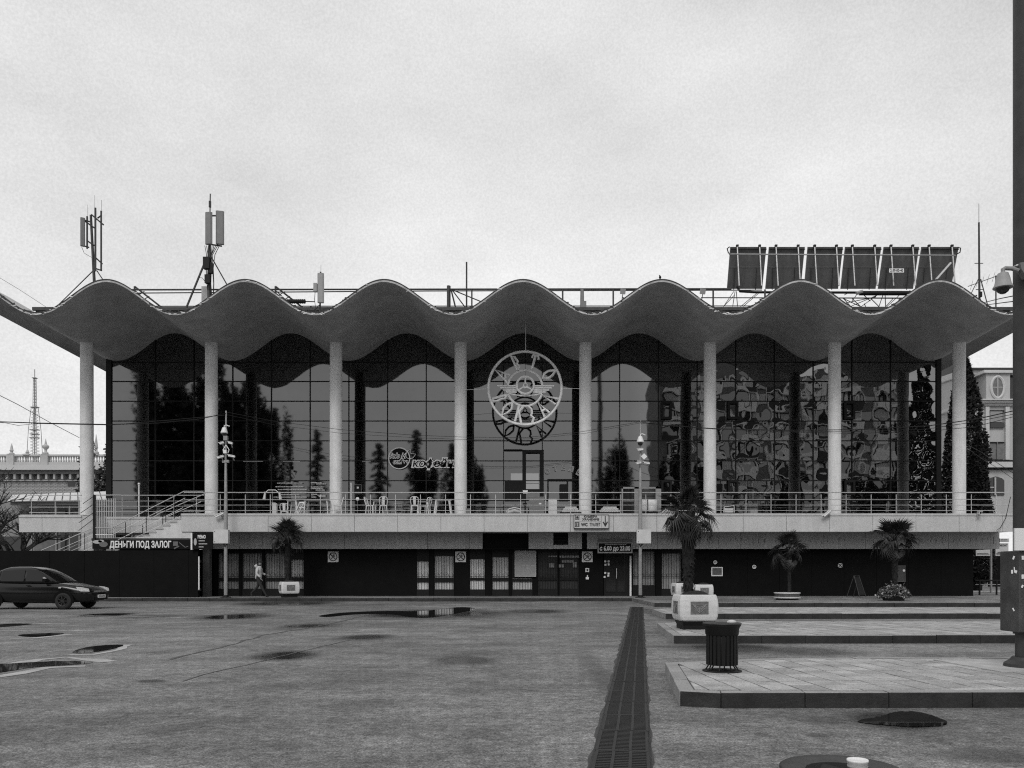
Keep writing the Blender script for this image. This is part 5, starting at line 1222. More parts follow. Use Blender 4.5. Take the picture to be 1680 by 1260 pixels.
q = thing('round_sticker', 'small pale round disc on the glass right of the tall white post', 'sticker', at(586.5, 818.3, DT+.3)); MB().prism([(q.location.x+.08*math.cos(t_), q.location.z+.08*math.sin(t_)) for t_ in [j*math.pi/8 for j in range(16)]], DT+.3, DT+.32).build('disc', M_white, q); MB().tube(at(586.5, 820, DT+.31), at(586.5, 843, DT+.31), .012, 5).build('stick', M_mid, q)
# boat shaped tarp bundle, boxes, baskets, fridges
q = put('tarp_bundle', 'crumpled white sheet bundle lying behind the rail left of the grey cabinet', 'bundle', 844); ms = MB()
ms.path([(-.38, 0, .1), (-.3, 0, .15), (-.15, 0, .2), (0, 0, .24), (.2, 0, .2), (.36, 0, .12)], [.03, .09, .1, .1, .09, .04], 9); inst('folds', ms.mesh('folds', M_tarp, True), q)
inst('rim', MB().path([(-.37, -.05, .17), (-.25, -.1, .3), (0, -.1, .36), (.25, -.1, .3), (.33, -.05, .2)], .035, 6).mesh('rim', M_tarp), q)
def crate(name, lab, cat, px, w_, h, dp, m, px_lid=None):
    q = put(name, lab, cat, px); inst('body', MB().box(-w_/2, w_/2, -dp/2, dp/2, 0, h).mesh('body', m), q); inst('top', MB().box(-w_/2-.01, w_/2+.01, -dp/2-.01, dp/2+.01, h, h+.025).mesh('top', m), q); return q
q = crate('grey_cabinet', 'mid grey cabinet with a white sticker behind the rail in the middle bay', 'cabinet', 880.5, .72, .84, .5, mat('cabinet grey', .17, .6, noise=.1, speck=.1)); inst('sticker', MB().box(.1, .22, -.262, -.252, .5, .57).mesh('sticker', M_white), q)
q = crate('white_bin', 'tall white bin standing between the grey cabinet and the fifth column', 'bin', 906.5, .4, .74, .4, M_off)
q = crate('small_box', 'pale square box sitting on the top rail in the middle bay', 'box', 861.8, .22, .12, .2, M_white); q.location.z = PZ(808, DT)-.05; 
tag(MB().tube((PX(861.8, DT), DT, TZ), (PX(861.8, DT), DT, PZ(808, DT)-.05), .03, 6).build('box_stand', M_dark), 'thin dark stand under the pale box in the middle bay', 'stand')
for px, w_, lab in ((936, .8, 'stepped white basket left of the fifth column'), (1000, .92, 'stepped white basket right of the fifth column')):
    q = put('stacked_basket', lab, 'basket', px); h0 = .14
    inst('shelf', MB().box(-w_/2-.1, w_/2+.1, -.25, .25, 0, .14).mesh('shelf', M_dark), q)
    for k_, (f_, ya, yb) in enumerate(((1, .14, .24), (.86, .24, .32), (.68, .32, .40))):
        sc1 = MB(); sc1.box(-w_/2*f_, w_/2*f_, -.22, .22, ya, yb); 
        for j in range(int(8*f_)): sc1.cbox((-w_/2*f_+(j+.5)*w_*f_/int(8*f_), -.225, (ya+yb)/2), .05, .03, .04, Euler((0, R(45), 0)))
        inst('basket_tier', sc1.mesh('basket_tier', M_off), q)
q = put('display_fridge', 'pale framed double display case with dark glass right of the fifth column', 'fridge', 1051, DT+.3); W_ = PX(1083, DT+.3)-PX(1019, DT+.3); H_ = PZ(800, DT+.3)-TZ; fm = MB()
for a_, b_, c_, e_ in ((0, .03, 0, 1), (.32, .43, 0, 1), (.86, 1, 0, 1), (0, 1, .94, 1)): fm.box(-W_/2+a_*W_, -W_/2+b_*W_, -.3, -.2, c_*H_, e_*H_)
inst('case_frame', fm.mesh('case_frame', M_grey), q); inst('case_glass', MB().box(-W_/2+.02, W_/2-.02, -.19, .2, 0, H_*.93).mesh('case_glass', M_win), q)
inst('shelf', MB().box(-W_/2+.05, -W_/2+.32*W_, -.22, -.19, H_*.5, H_*.53).mesh('shelf', M_grey), q)
q = put('white_tub', 'wide bright white tub with a dark strap standing before the display case', 'tub', 1064, DT-.2); inst('tub_body', MB().lathe([(.33, .14), (.38, .2), (.41, .5), (.41, .7), (.39, .72)], 16).mesh('tub_body', M_white, True), q); inst('strap', MB().box(-.12, -.08, -.42, -.4, .14, .72).mesh('strap', M_dark), q); inst('tub_base', MB().box(-.4, .4, -.3, .3, 0, .14).mesh('tub_base', M_dark), q)
q = put('tarp_bundle', 'low crumpled pale sack behind the rail right of the white tub', 'bundle', 1096, DT); inst('folds', MB().path([(-.3, 0, .1), (-.1, 0, .22), (.15, 0, .22), (.36, 0, .12)], [.06, .12, .13, .05], 8).mesh('folds', M_tarp, True), q)
q = put('picture_frame', 'pale picture frame leaning against the rail right of the sixth column', 'frame', 1196, D_P+.35); f = MB(); 
for a in ((-.27, 0, .05, .03, 1), ): pass
f.tube((-.25, 0, .1), (-.22, .02, .36), .015, 4); f.tube((.25, 0, .1), (.24, .02, .42), .015, 4); f.tube((-.22, .02, .36), (.24, .02, .42), .015, 4); inst('frame', f.mesh('frame', M_white), q); inst('canvas', MB().cbox((.0, .03, .2), .42, .02, .2).mesh('canvas', M_tarp), q)
q = put('small_box', 'small pale box behind the rail right of the leaning picture frame', 'box', 1236, D_P+.4); inst('carton', MB().box(-.17, .17, -.1, .1, 0, .23).mesh('carton', M_grey), q)
for px, lab in ((755, 'small dark box at the right foot of the fourth column'), (748, None)):
    if lab: q = put('small_box', lab, 'box', 768, DT-.3); inst('carton', MB().box(-.1, .1, -.1, .1, 0, .3).mesh('carton', M_mid), q)
# ================================================================== PLAZA THINGS
def bin_(lab, px, d, z):
    r_ = thing('litter_bin', lab, 'bin', (PX(px, d), d, z), 0, 'round black litter bins')
    b = MB(); n = 22
    for i in range(n):
        a = 2*math.pi*i/n; c = Vector((.172*math.cos(a), .172*math.sin(a), .28)); 
    inst('bin_body', MB().lathe([(.165, .075), (.168, .08), (.168, .42), (.165, .425)], 26).mesh('bin_body', M_dark, True), r_)
    sl = MB().cbox((0, 0, 0), .034, .010, .345).mesh('slat', M_dark)
    for i in range(n):
        a = 2*math.pi*i/n; inst('slat', sl, r_, (.176*math.cos(a), .176*math.sin(a), .25), (0, 0, a+R(90)))
    inst('collar', MB().lathe([(.178, .42), (.19, .43), (.195, .5), (.215, .53), (.218, .548)], 28).mesh('collar', M_dark, True), r_)
    inst('rim', MB().lathe([(.13, .545), (.222, .547), (.224, .56), (.215, .566), (.16, .566), (.13, .555)], 28).mesh('rim', mat('worn bin rim', .03, .5, metal=.1, noise=.5, nscale=8, speck=.3), True), r_)
    inst('inner', MB().lathe([(.13, .53), (.128, .556)], 20).mesh('inner', M_black), r_)
    lm_ = MB().path([(.15, 0, .085), (.165, 0, .05), (.19, 0, .015), (.2, 0, .012)], .008, 5).mesh('leg', M_dark)
    for i in range(8): inst('leg', lm_, r_, (0, 0, 0), (0, 0, 2*math.pi*(i+.5)/8))
    inst('base_ring', MB().lathe([(.14, .0), (.225, .0), (.225, .012), (.14, .014)], 28).mesh('base_ring', M_dark, True), r_)
    return r_
D1 = F*(EYE-.15)/(1101-HY)
b1 = bin_('black slatted litter bin on splayed feet standing near the left end of the nearest island', 1184.5, D1, .15)
tag(MB().lathe([(.045, 0), (.055, .005), (.05, .02), (.02, .03)], 12, (PX(1193, D1)+.04, D1-.05, .15+.567)).build('crumpled_paper', M_tarp), 'crumpled white paper on the rim of the litter bin on the island', 'paper')
b2 = bin_('black litter bin cut off by the bottom edge of the picture, carrying a paper cup', 1380, 3.1, .0)
cup = thing('paper_cup', 'white paper cup standing on the litter bin at the bottom edge', 'cup', (PX(1407, 3.1), 3.1, .53))
inst('cup_wall', MB().lathe([(.028, -.04), (.037, .055), (.0385, .057), (.0395, .062), (.038, .066), (.0355, .064)], 28).mesh('cup_wall', M_white, True), cup)
inst('lid_disc', MB().lathe([(.0355, .058), (.034, .0595), (.001, .0595)], 24).mesh('lid_disc', M_off, True), cup)
inst('band', MB().lathe([(.0357, .034), (.0365, .034), (.0374, .043), (.0366, .043)], 28).mesh('band', M_grey, True), cup)
tag(MB().add([(PX(1330, 3.1), 3.02, .567), (PX(1352, 3.1), 3.0, .575), (PX(1372, 3.1), 3.08, .571), (PX(1350, 3.15), 3.15, .568)], [(0,1,2,3)]).build('dark_bag', M_dark), 'scrap of dark plastic bag lying in the litter bin left of the paper cup', 'bag')

# planters
def planter(lab, loc, rz, s_=1.):
    r_ = thing('planter', lab, 'planter', loc, rz, 'square white concrete planters'); r_.scale = (s_,)*3
    b = MB(); W_ = .385; H = .53; Z0 = .17
    prof = [(.88, 0), (.95, .03), (.99, .09), (1.02, .2), (1.02, .32), (.99, .43), (.95, .50), (.91, .53)]
    vs = []; n = 8
    def ring(f_, z):
        w_ = W_*f_; c = .035; return [(-w_+c, -w_, z), (w_-c, -w_, z), (w_, -w_+c, z), (w_, w_-c, z), (w_-c, w_, z), (-w_+c, w_, z), (-w_, w_-c, z), (-w_, -w_+c, z)]
    rings = [ring(f_, Z0+z) for f_, z in prof]+[ring(.82, Z0+.53), ring(.82, Z0+.47)]
    for r__ in rings: vs += r__
    fs = []
    for i in range(len(rings)-1):
        for k in range(n): fs.append((i*n+k, i*n+(k+1) % n, (i+1)*n+(k+1) % n, (i+1)*n+k))
    fs.append(tuple(reversed(range(n)))); b.add(vs, fs); inst('tub', b.mesh('tub', mat('whitewashed concrete', .6, .85, noise=.12, nscale=4, speck=.15, bump=.3, bscale=30)), r_)
    inst('foot', MB().slab([(-.3, -.3), (.3, -.3), (.3, .3), (-.3, .3)], 0.0, .08).add([(-.3,-.3,.08),(.3,-.3,.08),(.3,.3,.08),(-.3,.3,.08),(-.34,-.34,.172),(.34,-.34,.172),(.34,.34,.172),(-.34,.34,.172)], [(0,1,5,4),(1,2,6,5),(2,3,7,6),(3,0,4,7),(4,5,6,7)]).mesh('foot', M_dark), r_)
    inst('soil', MB().lathe([(.32, .62), (.3, .70), (.18, .76), (.08, .78)], 10).mesh('soil', M_soil, True), r_)
    pm = MB().box(-.18, .18, -.012, 0, -.125, .125); 
    pmesh = pm.mesh('relief_panel', mat('recessed relief', .13, .7, noise=.4, nscale=12, speck=.3))
    wgm = MB()
    for sx in (-1, 1):
        for k in range(4): wgm.tube((sx*.02, -.018, -.08+.03*k), (sx*(.15-.015*(3-k)), -.018, .02+.02*k-.03*(k == 0)), .008, 4)
    wgm.path([(-.16, -.018, .06), (0, -.018, .055), (.16, -.018, .06)], .006, 4); wgm.tube((0, -.018, -.1), (0, -.018, .02), .012, 4)
    wmesh = wgm.mesh('wing_relief', M_grey)
    for k in range(4):
        a = k*math.pi/2; p = Vector((0, -W_*1.0-.001, Z0+.27)); M = Matrix.Rotation(a, 3, 'Z')
        inst('relief_panel', pmesh, r_, M @ p, (0, 0, a)); inst('wing_relief', wmesh, r_, M @ p, (0, 0, a))
    return r_
DPL = F*(EYE-.15)/(1033-HY)
p1 = planter('large white square planter with a winged relief panel, holding the tallest palm', (PX(1145, DPL), DPL+.33, .15), R(3), 1.0)
planter('white square planter standing turned beside the walking person', (PX(474.5, 37.6), 37.6, .15), R(27), 1.03)
planter('farther white planter half hidden behind the left side of the large planter', (PX(1121, 34.4), 34.6, .15), R(8), 1.0)
planter('farther white planter half hidden behind the right side of the large planter', (PX(1156, 33.6), 33.8, .15), R(-6), .93)

# palms with single fan leaves
def fan_mesh(seed, droop=.3, nb=26, rad=.42, m=None):
    r = random.Random(seed); b = MB()
    b.tube((0, 0, 0), (.42, 0, .03), .008, 4, .005)
    o = Vector((.42, 0, .03))
    for i in range(nb):
        a = R(-118+236*i/(nb-1)); L_ = rad*(1-.25*(abs(a)/R(118))**2)*r.uniform(.88, 1.08)
        dx = Vector((math.cos(a), math.sin(a), 0)); sd = Vector((-math.sin(a), math.cos(a), 0)); w_ = .017
        up = .10*math.sin(abs(a))
        p1_ = o+dx*L_*.45+Vector((0, 0, up)); p2_ = o+dx*L_+Vector((0, 0, up-droop*L_*r.uniform(.5, 1.3)))
        b.add([o, p1_-sd*w_+Vector((0, 0, .012)), p1_+sd*w_+Vector((0, 0, .012)), p2_, p1_-Vector((0, 0, .006))], [(0, 1, 4), (0, 4, 2), (1, 3, 4), (4, 3, 2)])
    return b.mesh('frond', m or M_leaf)
FANS = [fan_mesh(s_, d_) for s_, d_ in ((1, .2), (2, .45), (3, .7))]; FDRY = [fan_mesh(8, 1.0, 20, .38, M_leaf2)]
def palm(lab, loc, h, sc_f, n=26, tr=(.11, .15, .19), seed=1, dry=5):
    r = random.Random(seed); q = thing('palm_tree', lab, 'palm', loc)
    prof = []; b = MB()
    nseg = 14
    for i in range(nseg+1):
        t_ = i/nseg; rad = tr[0]+(tr[1]-tr[0])*min(1, t_*2) if t_ < .5 else tr[1]+(tr[2]-tr[1])*(t_-.5)*2
        prof.append((rad*(1 if i % 2 else .9)*(.8 if t_ > .97 else 1), h*t_))
    b.lathe(prof, 12)
    for i in range(260):      # leaf stubs and fibre on the trunk
        t_ = r.random(); a = r.uniform(0, 6.28); rad = (tr[0]+(tr[2]-tr[0])*t_)*.95; p = Vector((rad*math.cos(a), rad*math.sin(a), h*t_)); o_ = Vector((math.cos(a), math.sin(a), 0))
        s_ = Vector((-math.sin(a), math.cos(a), 0))*.02; b.add([p-s_, p+s_, p+o_*r.uniform(.02, .07)+Vector((0, 0, r.choice((-1, 1))*r.uniform(.02, .1)))], [(0, 1, 2)])
    inst('trunk', b.mesh('trunk', M_trunk, False), q)
    for i in range(n):
        el = R(r.uniform(-38, 78)) if i > 3 else R(r.uniform(55, 85)); az = i*2.399+r.uniform(-.3, .3)
        me = FANS[2 if el < -.1 else (1 if el < .6 else 0)]; k = sc_f*r.uniform(.8, 1.1)
        inst('frond', me, q, (0, 0, h-.06), (r.uniform(-.5, .5), -el, az), k)
    for i in range(dry): inst('dry_frond', FDRY[0], q, (0, 0, h-.12), (r.uniform(-.3, .3), R(r.uniform(48, 78)), r.uniform(0, 6.28)), sc_f*r.uniform(.7, .95))
    return q
palm('tallest potted fan palm with a shaggy trunk in the large white planter', (p1.location.x-.13, p1.location.y, .9), 1.6, .9, 28, (.10, .13, .19), 3, 5)
palm('potted fan palm in the turned white planter beside the walking person', (PX(472, 37.6), 37.6, .8), 2.1, 1.3, 26, (.11, .13, .15), 5, 4)
palm('small dark fan palm behind the low white tub, before the black wall', (PX(1295, 34.5), 34.5, .35), 1.9, 1.15, 24, (.07, .08, .1), 8, 2)
palm('bushy fan palm rising above the flower bush before the black wall', (PX(1468, 34), 34, .3), 2.35, 1.35, 34, (.1, .12, .15), 12, 3)
q = thing('low_planter', 'low round white tub before the black wall under the small dark palm', 'planter', (PX(1290, 34.5), 34.4, .15))
inst('tub', MB().lathe([(.46, .0), (.46, .05), (.44, .06), (.44, .07)], 24).mesh('tub', M_dark), q); inst('lower_ring', MB().lathe([(.47, .07), (.54, .08), (.54, .13), (.48, .135)], 24).mesh('lower_ring', M_off), q)
inst('pattern_band', MB().lathe([(.49, .135), (.505, .2), (.5, .27)], 24).mesh('pattern_band', mat('dark mosaic', .08, .6, noise=.8, nscale=16)), q); inst('upper_ring', MB().lathe([(.49, .27), (.54, .275), (.53, .31), (.42, .31)], 24).mesh('upper_ring', M_off), q)
q = thing('flower_bush', 'low rounded bush of pale speckled leaves in a hidden tub before the black wall', 'bush', (PX(1466, 33.4), 33.4, .15)); b = MB(); b2_ = MB(); r = random.Random(31)
for k in range(1500):
    a = r.uniform(0, 6.28); e_ = r.uniform(0, 1.5); rr0 = r.uniform(.6, 1.05); p = Vector((.68*math.cos(a)*math.cos(e_)*rr0, .5*math.sin(a)*math.cos(e_)*rr0, .12+.5*math.sin(e_)*rr0+(.25 if r.random() < .02 else 0)))
    u_ = Vector((r.uniform(-1, 1), r.uniform(-1, 1), r.uniform(-1, 1))).normalized()*.045; v_ = Vector((r.uniform(-1, 1), r.uniform(-1, 1), r.uniform(-1, 1))).normalized()*.045
    (b2_ if r.random() < .25 else b).add([p-u_, p+v_, p+u_, p-v_], [(0, 1, 2, 3)])
inst('leaves', b.mesh('leaves', mat('bush leaf', .07, .6, noise=.3)), q); inst('blossom', b2_.mesh('blossom', mat('pale blossom', .38, .7)), q); inst('tub', MB().lathe([(.4, 0), (.44, .16)], 20).mesh('tub', M_dark), q)

# ---------------- car
car = thing('parked_car', 'black hatchback sedan parked at the left edge, facing right', 'car', (-17.28, 29.55, 0))
def sec(x, zb, zt, hw):
    return [(x, 0, zb), (x, hw*.86, zb), (x, hw*.97, zb+.12), (x, hw, zb+.28), (x, hw*.985, (zb+zt)/2+.12), (x, hw*.95, zt-.07), (x, hw*.84, zt-.012), (x, hw*.5, zt+.012), (x, 0, zt+.02)]
sts = [(-2.13, .5, .9, .58), (-2.08, .36, 1.0, .74), (-1.95, .28, 1.04, .80), (-1.5, .25, 1.0, .84), (-1, .22, .97, .85), (-.3, .2, .955, .85), (.4, .2, .945, .85), (.95, .22, .94, .85), (1.25, .23, .90, .845), (1.6, .24, .835, .83), (1.85, .25, .765, .79), (2.0, .27, .70, .73), (2.09, .3, .64, .66), (2.14, .36, .56, .56)]
b = MB(); vs = []; 
for s_ in sts:
    h_ = sec(*s_); vs += h_+[(x, -y, z) for x, y, z in reversed(h_[1:-1])]
n = len(vs)//len(sts); fs = [(i*n+k, i*n+(k+1) % n, (i+1)*n+(k+1) % n, (i+1)*n+k) for i in range(len(sts)-1) for k in range(n)]+[tuple(range(n)), tuple(reversed(range(len(vs)-n, len(vs))))]
bd_ = inst('body', b.add(vs, fs).mesh('body', M_carp, True), car); md = bd_.modifiers.new('s', 'SUBSURF'); md.levels = md.render_levels = 1
def rng(z, xf, xr, hw, c=.12): return [(xf, 0, z), (xf-.03, hw*.6, z), (xf-c, hw*.93, z), (xf-c*2.2, hw, z), ((xf+xr)/2, hw*1.01, z), (xr+c*2, hw*.99, z), (xr+c, hw*.92, z), (xr+.02, hw*.6, z), (xr, 0, z)]
rings = [rng(.93, 1.08, -1.78, .76), rng(1.1, .82, -1.62, .72), rng(1.3, .48, -1.36, .65), rng(1.42, .22, -1.1, .6), rng(1.485, -.02, -.88, .5, .08), rng(1.5, -.2, -.7, .3, .05)]
vs = []
for h_ in rings: vs += h_+[(x, -y, z) for x, y, z in reversed(h_[1:-1])]
n = len(vs)//len(rings); b = MB().add(vs, [(i*n+k, i*n+(k+1) % n, (i+1)*n+(k+1) % n, (i+1)*n+k) for i in range(len(rings)-1) for k in range(n)]+[tuple(range(n)), tuple(reversed(range(len(vs)-n, len(vs))))])
inst('roof', b.mesh('roof', M_carp, True), car)
def quad3(pts, off, m, nm):
    b = MB().add([Vector(p)+Vector(off) for p in pts]+[Vector(p)+Vector(off)*.2 for p in pts], [(0,1,2,3),(7,6,5,4),(0,4,5,1),(1,5,6,2),(2,6,7,3),(3,7,4,0)]); return inst(nm, b.mesh(nm, m), car)
for sy in (-1, 1):
    quad3([(.78, sy*.728, .98), (-.12, sy*.755, .985), (-.12, sy*.63, 1.38), (.25, sy*.615, 1.38)], (0, sy*.02, 0), M_carg, 'side_window')
    quad3([(-.19, sy*.755, .985), (-1.0, sy*.75, .99), (-.98, sy*.62, 1.36), (-.19, sy*.63, 1.38)], (0, sy*.02, 0), M_carg, 'side_window')
    quad3([(-1.07, sy*.745, .99), (-1.42, sy*.72, 1.02), (-1.12, sy*.62, 1.33), (-1.05, sy*.62, 1.34)], (0, sy*.02, 0), M_carg, 'side_window')
    inst('mirror', MB().cbox((.62, sy*.86, 1.02), .1, .18, .13).mesh('mirror', M_carp), car, (0, 0, 0)); 
    inst('door_handle', MB().box(-.05, .1, sy*.858-.01, sy*.858+.01, .83, .86).mesh('door_handle', M_chrome if False else M_dark), car)
    inst('headlight', MB().prism([(0, 0), (.2, -.02), (.40, -.07), (.43, -.17), (.14, -.16), (.05, -.1)], -.035, .035).mesh('headlight', M_lens), car, (1.66, sy*.80, .795), (0, 0, sy*R(-20)))
    inst('side_repeater', MB().box(0, .09, -.01, .01, 0, .035).mesh('side_repeater', M_lens), car, (1.08, sy*.848, .745))
b = MB(); wv = []
for zz_, i0, i1, tt_ in ((.97, 0, 1, .235), (1.1, 1, 1, 0), (1.3, 2, 2, 0), (1.395, 2, 3, .79)):
    A_ = [Vector(rings[i0][k]).lerp(Vector(rings[i1][k]), tt_) for k in (0, 1, 2)]; A_[2] = A_[1].lerp(A_[2], .75)
    wv += [Vector((p.x+.012, -p.y, p.z+.008)) for p in reversed(A_[1:])]+[p+Vector((.012, 0, .008)) for p in A_]
inst('windscreen', b.add(wv, [(r_*5+c_, r_*5+c_+1, r_*5+c_+6, r_*5+c_+5) for r_ in range(3) for c_ in range(4)]).mesh('windscreen', M_carg, True), car)
quad3([(-1.74, .6, .99), (-1.74, -.6, .99), (-1.22, -.52, 1.36), (-1.22, .52, 1.36)], (-.025, 0, .02), M_carg, 'rear_window')
pl = inst('number_plate', MB().box(-.01, .01, -.26, .26, -.055, .055).mesh('number_plate', M_sig), car, (2.15, 0, .45))
pl_t = MB()
for k in range(7): pl_t.box(.011, .014, -.21+k*.062, -.18+k*.062, -.03, .03)
inst('plate_characters', pl_t.mesh('plate_characters', M_ink), pl)
inst('grille', MB().box(-.02, .02, -.4, .4, -.025, .03).mesh('grille', M_chrome), car, (2.1, 0, .62)); inst('lower_grille', MB().box(-.02, .02, -.42, .42, -.05, .06).mesh('lower_grille', M_dark), car, (2.125, 0, .37))
for wx in (-1.24, 1.24):
    for sy in (-1, 1):
        wr = thing('wheel', None, None, (wx, sy*.735, .3)); wr.parent = car
        inst('tyre', MB().path([(.225*math.cos(t_), 0, .225*math.sin(t_)) for t_ in [j*math.pi/14 for j in range(28)]], .085, 8, True).mesh('tyre', M_tyre, True), wr)
        rm = MB().tube((0, -.05, 0), (0, .05, 0), .14, 18)
        for k in range(7): rm.tube((0, sy*.075, 0), (.17*math.cos(k*.8976), sy*.07, .17*math.sin(k*.8976)), .022, 4)
        rm.path([(.175*math.cos(t_), sy*.07, .175*math.sin(t_)) for t_ in [j*math.pi/12 for j in range(24)]], .016, 5, True); inst('rim', rm.mesh('rim', M_rim), wr)
        inst('arch_lining', MB().prism([(.37*math.cos(t_), .37*math.sin(t_)) for t_ in [j*math.pi/14 for j in range(-1, 16)]], -.02, .02).mesh('arch_lining', M_black), car, (wx, sy*.838, .3))
        wr.location.y = sy*.80

# ---------------- person walking
def skin(name, nodes, edges, m, parent, root=0, lv=2):
    me = bpy.data.meshes.new(name); me.from_pydata([n_[0] for n_ in nodes], edges, []); o = bpy.data.objects.new(name, me); COL.objects.link(o)
    md = o.modifiers.new('k', 'SKIN'); md.use_smooth_shade = True
    for i, n_ in enumerate(nodes):
        sv = me.skin_vertices[0].data[i]; rr_v = n_[1]; sv.radius = rr_v if isinstance(rr_v, tuple) else (rr_v, rr_v); sv.use_root = (i == root)
    s2 = o.modifiers.new('s', 'SUBSURF'); s2.levels = s2.render_levels = lv
    dg = bpy.context.evaluated_depsgraph_get(); me2 = bpy.data.meshes.new_from_object(o.evaluated_get(dg)); me2.name = name; bpy.data.objects.remove(o)
    me2.materials.clear(); me2.materials.append(m); me2.polygons.foreach_set('use_smooth', [True]*len(me2.polygons))
    return inst(name, me2, parent)
per = thing('person', 'person in a light quilted jacket, dark trousers and dark cap walking right past the planter', 'person', (PX(424, 37.9), 37.9, .15))
# facing +X, mid stride; local axes: x forward
body = [((0, 0, .90), (.13, .11)), ((.01, 0, 1.05), (.12, .10)), ((.03, 0, 1.22), (.14, .115)), ((.04, 0, 1.36), (.13, .10)), ((.06, 0, 1.44), .05), ((.09, 0, 1.51), .055),
        ((0, -.085, .84), .09), ((.17, -.085, .50), .065), ((.36, -.08, .13), .045), ((.39, -.08, .055), .045), ((.50, -.08, .03), .035),
        ((0, .085, .84), .09), ((-.06, .085, .48), .065), ((-.33, .085, .22), .045), ((-.37, .085, .15), .042), ((-.31, .085, .05), .035),
        ]
skin('body', body, [(0,1),(1,2),(2,3),(3,4),(4,5),(0,6),(6,7),(7,8),(8,9),(9,10),(0,11),(11,12),(12,13),(13,14),(14,15)], M_trou, per)
jk = [((0, 0, .80), (.17, .16)), ((0, 0, .95), (.165, .15)), ((.02, 0, 1.12), (.15, .145)), ((.03, 0, 1.28), (.155, .17)), ((.04, 0, 1.38), (.12, .13)), ((.03, 0, 1.45), (.085, .09)),
      ((.03, -.19, 1.33), .075), ((-.02, -.24, 1.08), .062), ((.16, -.22, .92), .05), ((.03, .19, 1.33), .075), ((.08, .24, 1.10), .065), ((.27, .2, 1.04), .05)]
skin('jacket', jk, [(0,1),(1,2),(2,3),(3,4),(4,5),(3,6),(6,7),(7,8),(3,9),(9,10),(10,11)], M_coat, per)
inst('hood', MB().path([(-.09, 0, 1.36), (-.12, 0, 1.45), (-.07, 0, 1.5)], [.06, .075, .045], 10).mesh('hood', M_coat, True), per)
hd = [((.05, 0, 1.47), .05), ((.07, 0, 1.53), (.065, .06)), ((.085, 0, 1.60), (.085, .072)), ((.08, 0, 1.66), (.07, .065)), ((.165, 0, 1.575), .012), ((.155, 0, 1.59), .016)]
skin('head', hd, [(0,1),(1,2),(2,3),(2,5),(5,4)], M_skin, per)
inst('cap', MB().lathe([(.095, 0), (.1, .03), (.09, .08), (.05, .115), (.01, .12)], 14, (.075, 0, 1.615)).cbox((.18, 0, 1.63), .1, .13, .014, Euler((0, R(8), 0))).mesh('cap', M_trou, True), per)
for (hx, hy, hz, dx) in ((.19, -.22, .88, (.6, 0, -.6)), (.34, .2, 1.03, (1, 0, -.05))):
    hn = [((0, 0, 0), .022), ((.05, 0, 0), (.03, .015)), ((.09, 0, 0), (.032, .014))]+[((.12+.02*(k in (1, 2)), -.027+.018*k, 0), .007) for k in range(4)]+[((.15+.025*(k in (1, 2)), -.027+.018*k, -.015), .006) for k in range(4)]+[((.05, -.035, -.01), .009), ((.085, -.05, -.02), .007)]
    h_ = skin('hand', hn, [(0,1),(1,2)]+[(2,3+k) for k in range(4)]+[(3+k,7+k) for k in range(4)]+[(1,11),(11,12)], M_skin, per, lv=1)
    h_.location = (hx-.03, hy, hz); h_.rotation_euler = Vector(dx).to_track_quat('X', 'Z').to_euler()
per.scale = (1.0, 1.0, 1.0)

# ================================================================== BACKGROUND LEFT
d = 78.0; k_ = d/F
ob = thing('old_building', 'pale old brick building with a balustraded roof, seen behind the left end of the terrace', 'building', (PX(60, d), d, 0))
def bx(o_parent, nm, px0, px1, py0, py1, m, y0=0., y1=6., dd=d): return MB().box(PX(px0, dd), PX(px1, dd), dd+y0, dd+y1, PZ(py1, dd), PZ(py0, dd)).build(nm, m, o_parent)
bx(ob, 'wall', -260, 190, 778, 985, M_old, .5, 12); bx(ob, 'cornice', -262, 178, 764, 772, M_plasd, -.6, 12); bx(ob, 'cornice', -262, 180, 772, 777.5, mat('shade toned moulding', .2, .9, noise=.2), -.2, 12)  # lower cornice band: shade is put into its darker colour
bx(ob, 'balustrade_rail', -260, 175, 745.5, 748.5, M_plas, 0, .4); bx(ob, 'balustrade_base', -260, 175, 758, 763, M_plas, 0, .5)
bal = MB().lathe([(.07, 0), (.1, .12), (.06, .3), (.09, .5), (.07, .55)], 8).mesh('baluster', M_plas); px = -120
while px < 172:
    if not any(abs(px-c_) < 8 for c_ in (-60, 17, 73, 140)): inst('baluster', bal, ob, Vector((PX(px, d), d+.2, PZ(758, d)))-wloc(ob))
    px += 4.2
for c_ in (-60, 17, 73, 140): bx(ob, 'balustrade_pier', c_-6, c_+6, 746, 763, M_plas, -.1, .6)
for px in range(-120, 172, 13): bx(ob, 'bracket', px, px+3.5, 777.6, 786, M_plas, -.1, .5)
bx(ob, 'string_course', -260, 178, 786.5, 788.5, M_plasd, .3, .6)
w_ = bx(ob, 'window', 107, 119, 785+3.6, 797, M_win, .42, .52)
for r_ in range(16):
    for c_ in range(26):
        px = -20+c_*7.6+(3.8 if r_ % 2 else 0)
        if px > 172: continue
        if not hasattr(bx, 'bm'): bx.bm = MB().box(-.2, .2, -.02, .02, -.045, .045).mesh('brick', mat('old brick', .37, .9, noise=.3, nscale=3, speck=.2))
        if r_ >= 10: continue
        inst('brick', bx.bm, ob, Vector((PX(px, d), d+.49, PZ(791.5+r_*2.3, d)))-wloc(ob))
